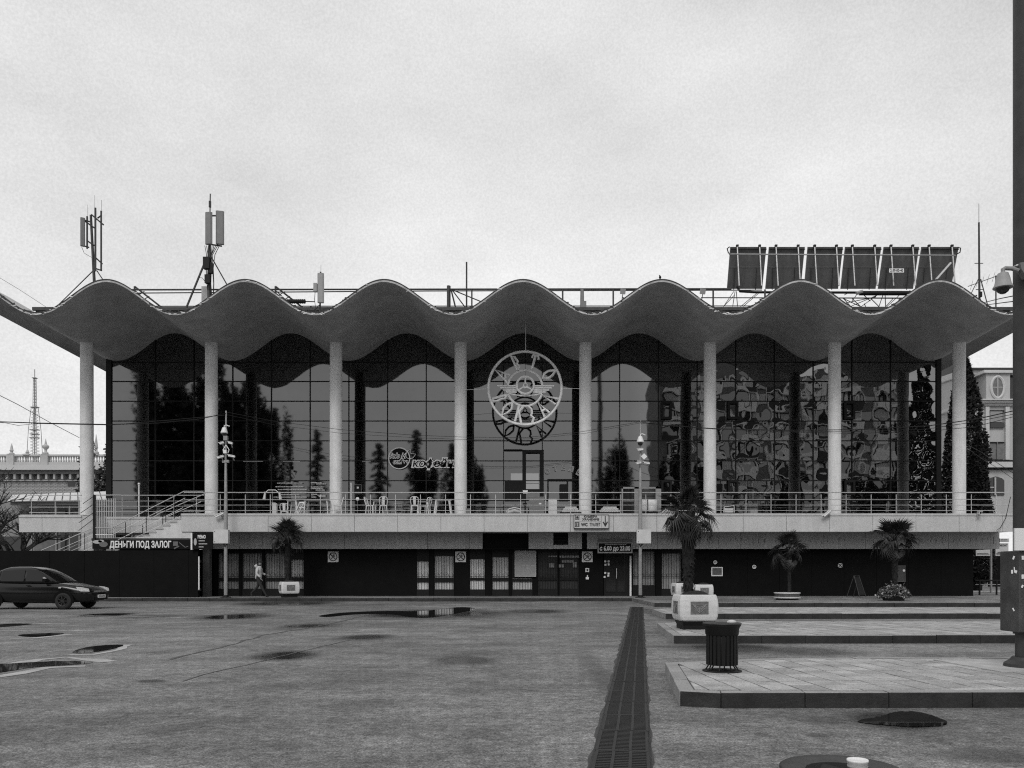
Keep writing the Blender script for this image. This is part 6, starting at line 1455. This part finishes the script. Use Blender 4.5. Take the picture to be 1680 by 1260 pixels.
def finial(px, base, top, lab, ball=False):
    h = (base-top)*k_; q = thing('roof_finial', lab, 'finial', (PX(px, d), d+.2, PZ(base, d)))
    inst('shaft', MB().lathe([(.24, 0), (.24, h*.12), (.12, h*.16), (.12, h*.3)]+([(.28, h*.42), (.3, h*.55), (.18, h*.6), (.1, h*.66)] if ball else [(.2, h*.32), (.16, h*.36)])+[(.1, h*.68), (.02, h)], 10).mesh('shaft', M_plas, True), q); inst('plinth', MB().box(-.3, .3, -.3, .3, -.1, .02).mesh('plinth', M_plas), q)
finial(17, 745, 727, 'pointed obelisk finial at the left on the balustrade of the old building'); finial(73, 745, 719, 'urn shaped finial with spire on the balustrade right of the lattice tower', True); finial(43, 745, 736, 'short stub finial on the balustrade just left of the lattice tower'); finial(156, 745, 712, 'tall pale finial seen between the first column and the glass wall')
q = thing('shop_canopy', 'low white glazed canopy in front of the old building behind the left terrace', 'canopy', (PX(80, 60), 60, 0)); d6 = 60
MB().add([at(20, 812, d6), at(175, 806, d6), at(180, 819, d6-2.5), at(10, 822, d6-2.5), at(20, 812.8, d6), at(175, 806.8, d6), at(180, 820, d6-2.5), at(10, 823, d6-2.5)], [(0,1,2,3),(7,6,5,4),(0,4,5,1),(1,5,6,2),(2,6,7,3),(3,7,4,0)]).build('canopy_sheet', M_off, q)
g = MB()
for i in range(14): t_ = i/13; g.tube(at(20+155*t_, 812-6*t_, d6-.02), at(10+170*t_, 822-3*t_, d6-2.54), .03, 4)
g.build('glazing_bar', M_dark, q)
MB().box(PX(20, d6-2), PX(178, d6-2), d6-2.2, d6-1.9, PZ(829, d6-2), PZ(820, d6-2)).build('canopy_beam', M_mid, q)
g = MB()
for px in (52, 92, 114, 130): g.box(PX(px, d6-2), PX(px+2, d6-2), d6-2.1, d6-2, 0, PZ(829, d6-2))
g.build('canopy_post', M_grey, q)
MB().box(PX(5, d6), PX(180, d6), d6+.2, d6+.5, 0, PZ(824, d6)).build('shop_wall', M_old, q)
for a_, b_ in ((30, 42), (52, 78), (93, 107), (120, 131)): MB().box(PX(a_, d6), PX(b_, d6), d6+.12, d6+.2, PZ(846, d6), PZ(838, d6)).build('window', M_win, q)
for a_, b_, y0, y1 in ((0, 40, 880, 905), (55, 92, 872, 905), (98, 150, 868, 905)): MB().box(PX(a_, d6), PX(b_, d6), d6+.1, d6+.2, PZ(y1, d6), PZ(y0, d6)).build('shop_window', M_winl if a_ == 55 else M_win, q)
# lattice tower
dT = 420; M_tow = mat('hazed lattice steel', .22, .7); tw = thing('lattice_tower', 'tall thin lattice television tower rising behind the balustraded building', 'tower', (PX(57, dT), dT, 0)); xc = PX(57, dT); kk = dT/F  # lighter tone puts the distance haze into the steel colour
def tp(px, py): return at(px, py, dT)
g = MB()
for s_ in (-1, 1):
    for sy in (-1, 1):
        pr = [(8.5, 760), (6.5, 705), (3.5, 668), (2, 668), (1.4, 620)]
        for (a, ya), (b_, yb) in zip(pr, pr[1:]): g.tube((xc+s_*a*kk, dT+sy*a*kk, PZ(ya, dT)), (xc+s_*b_*kk, dT+sy*b_*kk, PZ(yb, dT)), .16, 4)
g.build('tower_leg', M_tow, tw); g = MB(); y_ = 750; fl_ = 1
while y_ > 622:
    hw_ = (8.5-(760-y_)*.0365 if y_ > 705 else (6.5-(705-y_)*.08 if y_ > 668 else 2-(668-y_)*.0125)); g.tube(tp(57-hw_, y_), tp(57+hw_, y_-5), .1, 4); g.tube(tp(57+hw_, y_), tp(57-hw_, y_-5), .1, 4); y_ -= 5
g.build('lattice', M_tow, tw)
g = MB(); g.tube(tp(57, 760), tp(57, 640), .35, 5); g.tube(tp(57, 640), tp(57, 606), .2, 5); g.build('core', M_tow, tw)
g = MB()
for yy_, hw_ in ((668, 6), (620, 3), (705, 7), (712, 6.5), (718, 7)): g.box(xc-hw_*kk, xc+hw_*kk, dT-1, dT+1, PZ(yy_+.8, dT), PZ(yy_-.3, dT))
g.build('platform', M_tow, tw)

# trees -------------------------------------------------------------
def bare_tree(name, lab, loc, h, seed, r0=.16, spread=.55):
    r = random.Random(seed); q = thing(name, lab, 'tree', loc); b = MB(); tw_ = MB()
    def br(p, dr, L_, rad, lev):
        pts = [p]; rr0 = [rad]; n_ = 4
        for i in range(n_):
            dr = (dr+Vector((r.gauss(0, .12), r.gauss(0, .12), r.gauss(0, .08)+.03))).normalized(); p = p+dr*L_/n_; pts.append(p); rr0.append(rad*(1-.45*(i+1)/n_))
        (b if lev < 2 else tw_).path(pts, rr0, 6 if lev < 2 else 4)
        if lev < 5 and L_ > .18:
            for k in range(4 if lev < 3 else 3):
                a = r.uniform(0, 6.28); t_ = r.uniform(.45, 1); base = pts[min(n_, max(1, int(t_*n_)))]
                nd = (dr*r.uniform(.6, 1)+Vector((math.cos(a), math.sin(a), r.uniform(-.1, .5)))*spread*r.uniform(.7, 1.5)).normalized(); br(base, nd, L_*r.uniform(.6, .84), max(.012, rad*.56), lev+1)
    br(Vector((0, 0, 0)), Vector((-.05, 0, 1)), h*.3, r0, 0)
    inst('trunk', b.mesh('trunk', M_bark, True), q); inst('twigs', tw_.mesh('twigs', M_bark), q); return q
bare_tree('bare_tree', 'leafless spreading tree at the left edge before the old building', (PX(32, 44), 44, 0), 12, 5, .26, .95)
bare_tree('bare_tree', 'second leafless tree cut by the left edge, behind the parked car', (PX(-30, 48), 48, 0), 9, 9, .16, .8)
def leafy(name, lab, loc, h, w_, seed, kind='cone', n=9000, sz=.16, m=None, trunk=.25, base=.08, group=None):
    r = random.Random(seed); q = thing(name, lab, 'tree', loc, 0, group); b = MB()
    lob = [(r.uniform(0, 6.28), r.uniform(.1, .95), r.uniform(.75, 1.15)) for _ in range(26)]
    cl = [(Vector((r.gauss(0, .42), r.gauss(0, .42), r.uniform(.35, .95))), r.uniform(.12, .26)) for _ in range(34)]
    if kind == 'spruce':
        nb_ = 70; per = max(20, n//nb_)
        for bi in range(nb_):
            t_ = .06+.92*(bi/nb_)**.9; a = bi*2.4+r.uniform(-.5, .5); Lb = w_*((1-t_)**.75+.05)*r.uniform(.55, 1.35); o = Vector((0, 0, h*t_)); dr = Vector((math.cos(a), math.sin(a), r.uniform(-.25, .25)))
            for _ in range(per):
                f_ = r.random()**.8; p = o+dr*Lb*f_+Vector((r.gauss(0, .12), r.gauss(0, .12), -.35*Lb*f_*f_+r.gauss(0, .1))); s_ = sz*r.uniform(.5, 1.3)*(1.15-f_*.6)
                u_ = (dr+Vector((r.uniform(-.7, .7), r.uniform(-.7, .7), r.uniform(-.5, .5)))).normalized(); v_ = u_.cross(Vector((r.uniform(-1, 1), r.uniform(-1, 1), r.uniform(-1, 1)))).normalized()
                b.add([p-v_*s_*.4, p+u_*s_, p+v_*s_*.4, p-u_*s_*.5], [(0, 1, 2, 3)])
        n = 0
    for i in range(n):
        if kind == 'cone' or kind == 'spruce':
            t_ = r.random()**1.25; prof = (1-t_)**(.55 if kind == 'cone' else .8)*(min(1, t_*9+.45)); a = r.uniform(0, 6.28)
            k = 1.0
            for la, lt, lr in lob:
                da = abs((a-la+math.pi) % (2*math.pi)-math.pi)
                if da < .55 and abs(t_-lt) < .06: k = max(k, lr+.12)
            if kind == 'spruce': k *= .45+.75*abs(math.sin(t_*h*1.1+math.sin(a*2+seed)*1.3))*(.6+.55*abs(math.sin(a*2.5+t_*9+seed)))
            rad = w_*prof*k*(1-abs(r.gauss(0, .16))); p = Vector((rad*math.cos(a), rad*math.sin(a), h*(base+(1-base)*t_)+r.gauss(0, .12)))
        else:
            c, cr = r.choice(cl); v = Vector((r.gauss(0, 1), r.gauss(0, 1), r.gauss(0, 1))).normalized()*cr*r.uniform(.3, 1.0); p = Vector(((c.x+v.x)*w_, (c.y+v.y)*w_, (c.z+v.z)*h))
        s_ = sz*r.uniform(.6, 1.5); u_ = Vector((r.uniform(-1, 1), r.uniform(-1, 1), r.uniform(-.6, .9))).normalized(); v_ = u_.cross(Vector((r.uniform(-1, 1), r.uniform(-1, 1), r.uniform(-1, 1)))).normalized()
        b.add([p-v_*s_*.4, p+u_*s_, p+v_*s_*.4, p-u_*s_*.5], [(0, 1, 2, 3)])
    inst('crown', b.mesh('crown', m or M_conif), q)
    tb = MB(); tb.path([(0, 0, 0), (.05, 0, h*.3), (0, .05, h*.6), (0, 0, h*.9)], [trunk, trunk*.8, trunk*.5, trunk*.12], 8)
    if kind == 'round':
        for c, cr in cl[:12]: tb.path([(0, 0, h*.3), (c.x*w_*.5, c.y*w_*.5, h*(.35+c.z*.3)), (c.x*w_, c.y*w_, c.z*h)], [trunk*.5, trunk*.3, trunk*.1], 5)
    inst('trunk', tb.mesh('trunk', M_bark, True), q); return q
dcy = 56
leafy('cypress_tree', 'dark conical cypress behind the last column, before the classical building', (PX(1582, dcy), dcy, 0), PZ(588, dcy), 2.0, 4, 'cone', 17000, .15)
leafy('cypress_tree', 'dark broad cypress at the right end, behind the terrace rail', (PX(1604, 50), 50, 0), PZ(715, 50), 1.05, 6, 'cone', 9000, .14)
leafy('evergreen_tree', 'dark evergreen seen between the first column and the glass wall', (PX(178, 70), 70, 0), PZ(745, 70), 2.6, 14, 'round', 6000, .24, M_tree)

# ================================================================== BACKGROUND RIGHT
dR = 72.; cb = thing('classical_building', 'pale classical building with a mansard roof and an oval dormer window at the right', 'building', (PX(1640, dR), dR, 0))
def cx_(nm, px0, px1, py0, py1, m, y0, y1, par=None): return MB().box(PX(px0, dR), PX(px1, dR), dR+y0, dR+y1, PZ(py1, dR), PZ(py0, dR)).build(nm, m, par or cb)
cx_('wall', 1600, 1760, 665, 860, M_plas, .3, 12); cx_('roof_parapet', 1592, 1760, 597, 600, M_slate, 1.3, 12); cx_('roof_parapet', 1594, 1760, 600, 607, M_plas, 1.6, 12)
rf = MB(); rf.add([(PX(1600, dR), dR+.4, PZ(656, dR)), (PX(1760, dR), dR+.4, PZ(656, dR)), (PX(1760, dR), dR+2, PZ(607, dR)), (PX(1600, dR), dR+2, PZ(607, dR)), (PX(1600, dR), dR+10, PZ(656, dR)), (PX(1760, dR), dR+10, PZ(656, dR)), (PX(1760, dR), dR+10, PZ(607, dR)), (PX(1600, dR), dR+10, PZ(607, dR))], [(0,1,2,3),(4,7,6,5),(0,3,7,4),(1,5,6,2),(3,2,6,7)]); rf = rf.build('mansard_roof', M_slate, cb)
cx_('cornice', 1598, 1760, 655.5, 657.5, M_plasd, -.35, 12); cx_('cornice', 1600, 1760, 657.5, 661, M_plas, -.2, 12); cx_('cornice', 1602, 1760, 661, 665, M_plasd, .05, 12)
dm = MB().box(PX(1617, dR), PX(1656, dR), dR-.1, dR+1.6, PZ(655.5, dR), PZ(613, dR)).build('dormer', M_plas, cb); MB().box(PX(1611, dR), PX(1662, dR), dR-.35, dR+1.7, PZ(613, dR), PZ(608.5, dR)).build('dormer_cornice', M_plasd, dm)
c = at(1636.5, 635.5, dR-.12)
MB().path([c+Vector((10.5*math.cos(t_)*dR/F, 0, 17.5*math.sin(t_)*dR/F)) for t_ in [j*math.pi/16 for j in range(32)]], .13, 6, True).build('oval_frame', M_plasd, dm)
ov = MB().prism([(c.x+9*math.cos(t_)*dR/F, c.z+16*math.sin(t_)*dR/F) for t_ in [j*math.pi/12 for j in range(24)]], dR-.14, dR-.11).build('oval_window', M_winl, dm)
MB().box(c.x-.04, c.x+.04, dR-.18, dR-.15, c.z-.85, c.z+.85).box(c.x-.45, c.x-.05, dR-.18, dR-.15, c.z-.03, c.z+.03).box(c.x+.05, c.x+.45, dR-.18, dR-.15, c.z-.03, c.z+.03).build('oval_bars', M_plas, dm)
for (a_, b_) in ((1618, 1624), (1650.5, 1657)): cx_('pilaster', a_, b_, 667, 754, M_plasd, .05, .3)
for (y0, y1) in ((672.5, 701), (724.5, 753)):
    w_ = cx_('window', 1625.5, 1649, y0, y1, M_winl, .2, .29); MB().box(PX(1625.5, dR), PX(1649, dR), dR+.12, dR+.19, PZ(y0+2, dR), PZ(y0, dR)).build('window_head', M_dark, w_)
    if y0 < 700: MB().box(PX(1626, dR), PX(1646, dR), dR+.12, dR+.18, PZ(692, dR), PZ(674, dR)).build('blind', M_grey, w_); MB().box(PX(1626, dR), PX(1649, dR), dR+.1, dR+.19, PZ(701, dR), PZ(693, dR)).build('pane', M_win, w_)
    else: MB().box(PX(1637, dR), PX(1638, dR), dR+.1, dR+.19, PZ(y1, dR), PZ(y0, dR)).build('mullion', M_mid, w_)
cx_('string_course', 1600, 1760, 755, 758, M_dark, -.1, .3); cx_('string_course', 1602, 1760, 758, 767, M_plasd, -.2, .3); cx_('string_course', 1600, 1760, 768, 770, M_dark, .1, .3)
aw = MB().prism([(PX(1621, dR), PZ(812, dR)), (PX(1650, dR), PZ(812, dR)), (PX(1650, dR), PZ(788, dR)), (PX(1646, dR), PZ(784, dR)), (PX(1636, dR), PZ(781, dR)), (PX(1626, dR), PZ(784, dR)), (PX(1621, dR), PZ(788, dR))], dR+.2, dR+.29).build('arched_window', M_win, cb)
MB().box(PX(1633, dR), PX(1635.5, dR), dR+.1, dR+.19, PZ(812, dR), PZ(783, dR)).box(PX(1622, dR), PX(1632, dR), dR+.1, dR+.19, PZ(800, dR), PZ(798.5, dR)).build('window_bars', M_plas, aw)
# oblique wing seen left of the last column
wg = thing('classical_building_wing', 'receding wing of the classical building seen left of the last column', 'building', (PX(1548, 80), 80, 0))
def qd(nm, pts, m, dd=(60, 76), th=.4):
    P = [at(px, py, dd[0] if px > 1555 else dd[1]) for px, py in pts]; b = MB().add(P+[p+Vector((.2, th, 0)) for p in P], [tuple(range(len(P))), tuple(reversed(range(len(P), 2*len(P))))]+[(i, (i+1) % len(P), len(P)+(i+1) % len(P), len(P)+i) for i in range(len(P))]); return b.build(nm, m, wg)
qd('wall', [(1536, 632), (1582, 617), (1582, 860), (1536, 860)], M_plas); qd('roof', [(1536, 607), (1582, 592), (1582, 606), (1536, 622)], M_slate, (59, 75)); qd('cornice', [(1536, 621), (1582, 605), (1582, 614), (1536, 630)], M_plasd, (58.6, 74.6)); 
for (a_, b_, y0, y1) in ((1543, 1550, 644, 668), (1543, 1550, 692, 720), (1556, 1562, 632, 664)): MB().box(PX(a_, 74), PX(b_, 74), 57.5 if a_ > 1555 else 73.8, 57.6 if a_ > 1555 else 74, PZ(y1, 74), PZ(y0, 74)).build('window', M_win, wg) if a_ < 1555 else None
qd('string_course', [(1536, 676), (1560, 668), (1560, 672), (1536, 681)], M_plasd, (58.6, 74.4))
# street at the right end under the terrace
sd = 46.
sg = thing('direction_sign', 'pair of pale direction boards on a post seen under the right end of the terrace', 'sign', (PX(1627, sd), sd, .15))
MB().tube((PX(1627.5, sd), sd+.1, .15), (PX(1627.5, sd), sd+.1, 3.2), .06, 8).build('post', M_galv, sg)
for (a_, b_, y0, y1, tt) in ((1601, 1624, 898, 912, None), (1633, 1654, 891, 912, 'МОНТ'), (1640, 1655, 883.5, 889.5, None)):
    bb_ = MB().box(PX(a_, sd), PX(b_, sd), sd-.03, sd+.03, PZ(y1, sd), PZ(y0, sd)).build('sign_board', M_off, sg)
    f = MB(); xx0, xx1, zz0_, zz1_ = PX(a_, sd), PX(b_, sd), PZ(y1, sd), PZ(y0, sd)
    f.box(xx0+.04, xx1-.04, sd-.036, sd-.031, zz0_+.05, zz0_+.08); f.box(xx0+.04, xx1-.1, sd-.036, sd-.031, zz0_+.12, zz0_+.15)
    if tt: f.prism([(PX(1648, sd), PZ(904, sd)), (PX(1652, sd), PZ(906, sd)), (PX(1648, sd), PZ(908, sd))], sd-.045, sd-.037); f.box(PX(1636, sd), PX(1648, sd), sd-.045, sd-.037, PZ(906.5, sd), PZ(905.5, sd))
    f.build('print', M_ink, bb_)
text('lettering', 'РЕМОНТ', 3.2*sd/F/.7, (PX(1643.5, sd), sd-.04, PZ(895, sd)), M_ink, sg, .001, .004, width=18*sd/F)
ki = thing('kiosk', 'small kiosk with a pointed white awning seen past the right end of the station', 'kiosk', (PX(1605, 52), 52, 0)); kd = 52
MB().prism([(PX(1590, kd), PZ(930, kd)), (PX(1621, kd), PZ(930.5, kd)), (PX(1598, kd), PZ(913, kd)), (PX(1590, kd), PZ(911, kd))], kd-1, kd+1).build('awning', M_white, ki)
MB().box(PX(1585, kd), PX(1606, kd), kd, kd+2, 0, PZ(930, kd)).build('booth', M_mid, ki); MB().box(PX(1606.5, kd), PX(1613, kd), kd-.3, kd+.1, PZ(953, kd), PZ(933, kd)).build('display', M_off, ki)
g = MB()
for k in range(5): g.box(PX(1610, kd), PX(1612.5, kd), kd-.34, kd-.31, PZ(936+k*4, kd), PZ(934.5+k*4, kd))
g.build('price_tag', M_ink, ki)
g = MB(); rq = random.Random(3)
for k in range(9): a_ = 1599+k*1.6; g.box(PX(a_, kd), PX(a_+1, kd), kd-.5, kd-.35, PZ(963, kd), PZ(955+rq.uniform(-1, 2), kd))
g.build('goods', M_off, ki)
sf = tag(MB().box(PX(1570, 75), PX(1800, 75), 75, 76, 0, PZ(905, 75)).build('far_building', M_black), 'dark shop front far behind the kiosk under the right end of the terrace', 'building')
wr_ = thing('street_railing', 'dark pipe railing beyond the right end of the station', 'railing', (PX(1640, 42), 42, 0)); g = MB()
for px in (1607, 1635, 1668): MB().tube((PX(px, 42), 42, 0), (PX(px, 42), 42, PZ(952, 42)), .045, 6).build('post', M_dark, wr_)
MB().tube((PX(1600, 42), 42, PZ(952.5, 42)), (PX(1720, 42), 42, PZ(952.5, 42)), .035, 6).build('rail', M_dark, wr_); MB().tube((PX(1600, 42), 42, PZ(959, 42)), (PX(1720, 42), 42, PZ(959.5, 42)), .025, 6).build('rail', M_grey, wr_)
struct(MB().box(PX(1560, 50), 60, 47.5, 49.5, .0, .2).build('far_kerb', M_stone2)); 
pp_ = thing('person', 'distant person in dark clothes with a pale bag beyond the railing at the right', 'person', (PX(1650, 55), 55, 0))
skin('body', [((0,0,.9),.14),((0,0,1.2),.16),((0,0,1.4),.12),((0,0,1.5),.05),((0,0,1.62),.09),((0,-.09,.5),.08),((.05,-.09,.08),.06),((0,.09,.5),.08),((-.05,.09,.08),.06),((.1,-.2,1.2),.06),((.15,-.2,.9),.045),((-.1,.2,1.2),.06),((-.12,.2,.9),.045)], [(0,1),(1,2),(2,3),(3,4),(0,5),(5,6),(0,7),(7,8),(2,9),(9,10),(2,11),(11,12)], M_trou, pp_)
inst('bag', MB().path([(.1, -.25, .75), (.12, -.25, .95), (.1, -.25, 1.1)], [.06, .11, .04], 8).mesh('bag', M_white, True), pp_)

# ================================================================== BEHIND THE CAMERA (seen mirrored in the glass)
DM = 2*D_G
def mr_(px, py, b): Da = DM+b; return ((px-CX)*Da/F, -b, EYE+(HY-py)*Da/F)
ab = thing('apartment_block', 'tall apartment block with rows of balconies standing across the plaza, mirrored in the glass', 'building', (45, -60, 0))
AX0, AX1, AZ = mr_(1080, 0, 60)[0], mr_(1480, 0, 60)[0], mr_(0, 612, 60)[2]
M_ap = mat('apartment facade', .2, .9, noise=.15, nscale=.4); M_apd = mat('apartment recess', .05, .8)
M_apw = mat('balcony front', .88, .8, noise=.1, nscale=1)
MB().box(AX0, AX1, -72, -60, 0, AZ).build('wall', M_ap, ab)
MB().box(AX0+5, AX0+14, -70, -61, AZ, AZ+3).build('roof_house', M_ap, ab)
nf = int(AZ/2.95); rq = random.Random(77); wmsh = {}
wA = MB().box(-.62, .62, -.06, .06, 0, 1.7).mesh('window', mat('reflective window', .3, .08, metal=.9)); wL = MB().box(-.62, .62, -.06, .06, 0, 1.7).mesh('window', mat('brightened curtain', .6, .5))  # pale curtain colour stands in for sky light on some windows
pA = MB().box(-.95, .95, -.06, .06, 0, 1.05).mesh('balcony_front', M_apw); pB = MB().box(-.95, .95, -.06, .06, 0, 1.05).mesh('balcony_front', M_apd); sA = MB().box(-1.0, 1.0, 0, 1.2, -.13, .13).mesh('balcony_slab', M_apw)
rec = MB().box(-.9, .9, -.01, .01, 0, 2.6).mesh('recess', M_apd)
nc = 20
for f_ in range(nf):
    for c_ in range(nc):
        X = AX0+2+(AX1-AX0-4)*c_/(nc-1)-45; Z = f_*2.95+.5
        if c_ % 3 == 2: inst('window', wL if rq.random() < .35 else wA, ab, (X, .05, Z+.9))
        else:
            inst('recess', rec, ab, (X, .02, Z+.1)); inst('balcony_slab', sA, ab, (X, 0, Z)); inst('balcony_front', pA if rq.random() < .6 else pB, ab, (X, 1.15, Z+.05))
            inst('window', wL if rq.random() < .45 else wA, ab, (X+rq.choice((-.25, .25)), .1, Z+.9))
g = MB()
for c_ in range(nc): X = AX0+2+(AX1-AX0-4)*(c_+.5)/(nc-1); g.box(X-.16, X+.16, -60, -59.4, 0, AZ)
g.build('facade_fin', M_apw, ab)
M_farb = M_tree
tl = [ # px, top py, distance behind, half width px, kind, label
 (300, 590, 22, 72, 'round', 'huge broad dark tree mirrored in the first glass bays at the left'),
 (395, 655, 20, 46, 'round', 'big dark tree beside the huge one, its crown mirrored in the second bay'),
 (440, 705, 24, 28, 'round', 'mid sized tree mirrored at the right of the second bay'),
 (518, 700, 26, 30, 'spruce', 'slim conifer mirrored just left of the third column'),
 (622, 722, 24, 38, 'spruce', 'slender conifer mirrored left of the round cafe logo'),
 (683, 698, 24, 34, 'spruce', 'tall ragged conifer mirrored above the cafe lettering'),
 (742, 722, 24, 28, 'spruce', 'conifer mirrored at the left edge of the fourth column'),
 (722, 772, 28, 40, 'round', 'low rounded tree mirrored below the cafe lettering'),
 (780, 768, 30, 16, 'round', 'small round tree mirrored right of the fourth column'),
 (1000, 742, 26, 30, 'round', 'rounded tree mirrored right of the fifth column'),
 (1108, 757, 14, 22, 'round', 'dark tree mirrored at the left of the sixth column'),
 (1150, 758, 16, 18, 'spruce', 'dark pointed conifer mirrored behind the sixth column'),
 (1290, 792, 30, 24, 'round', 'low tree mirrored under the apartment block'),
 (1440, 792, 18, 24, 'round', 'low tree mirrored right of the seventh column'),
 (1512, 592, 16, 34, 'cone', 'tall dark cypress mirrored in the last bay'),
 (1478, 700, 20, 18, 'cone', 'lower cypress mirrored beside the tall one in the last bay')]
for i, (px, py, b_, hw_, kd_, lab) in enumerate(tl):
    x_, y_, h_ = mr_(px, py, b_); w_ = hw_*(DM+b_)/F
    leafy({'round': 'broadleaf_tree', 'spruce': 'conifer_tree', 'cone': 'cypress_tree'}[kd_], lab, (x_, y_, 0), h_, w_*(1.25 if kd_ == 'round' else 1), 40+i, kd_, 22000 if hw_ > 40 else 9000, .5 if hw_ > 40 else .3, M_tree, .3)
x_, y_, z_t = mr_(985, 560, 6); lp = thing('street_mast', 'tall steel mast mirrored as a wavy strip right of the fifth column', 'mast', (x_, y_, 0)); inst('mast', MB().tube((0, 0, 0), (0, 0, z_t), .3, 12, .2).mesh('mast', M_rust), lp); inst('flange', MB().lathe([(.5, 0), (.5, .06)], 12).mesh('flange', M_rust), lp)
hedge = tag(MB().box(-70, 75, -34.5, -33, 0, 5.2).build('street_block', mat('street block', .035, .9, noise=.5, nscale=.5)), 'long low dark block of shops across the plaza behind the camera', 'building')
for i, (px, py, w_, h_) in enumerate(((478, 745, 40, 14), (662, 790, 8, 6))): pass
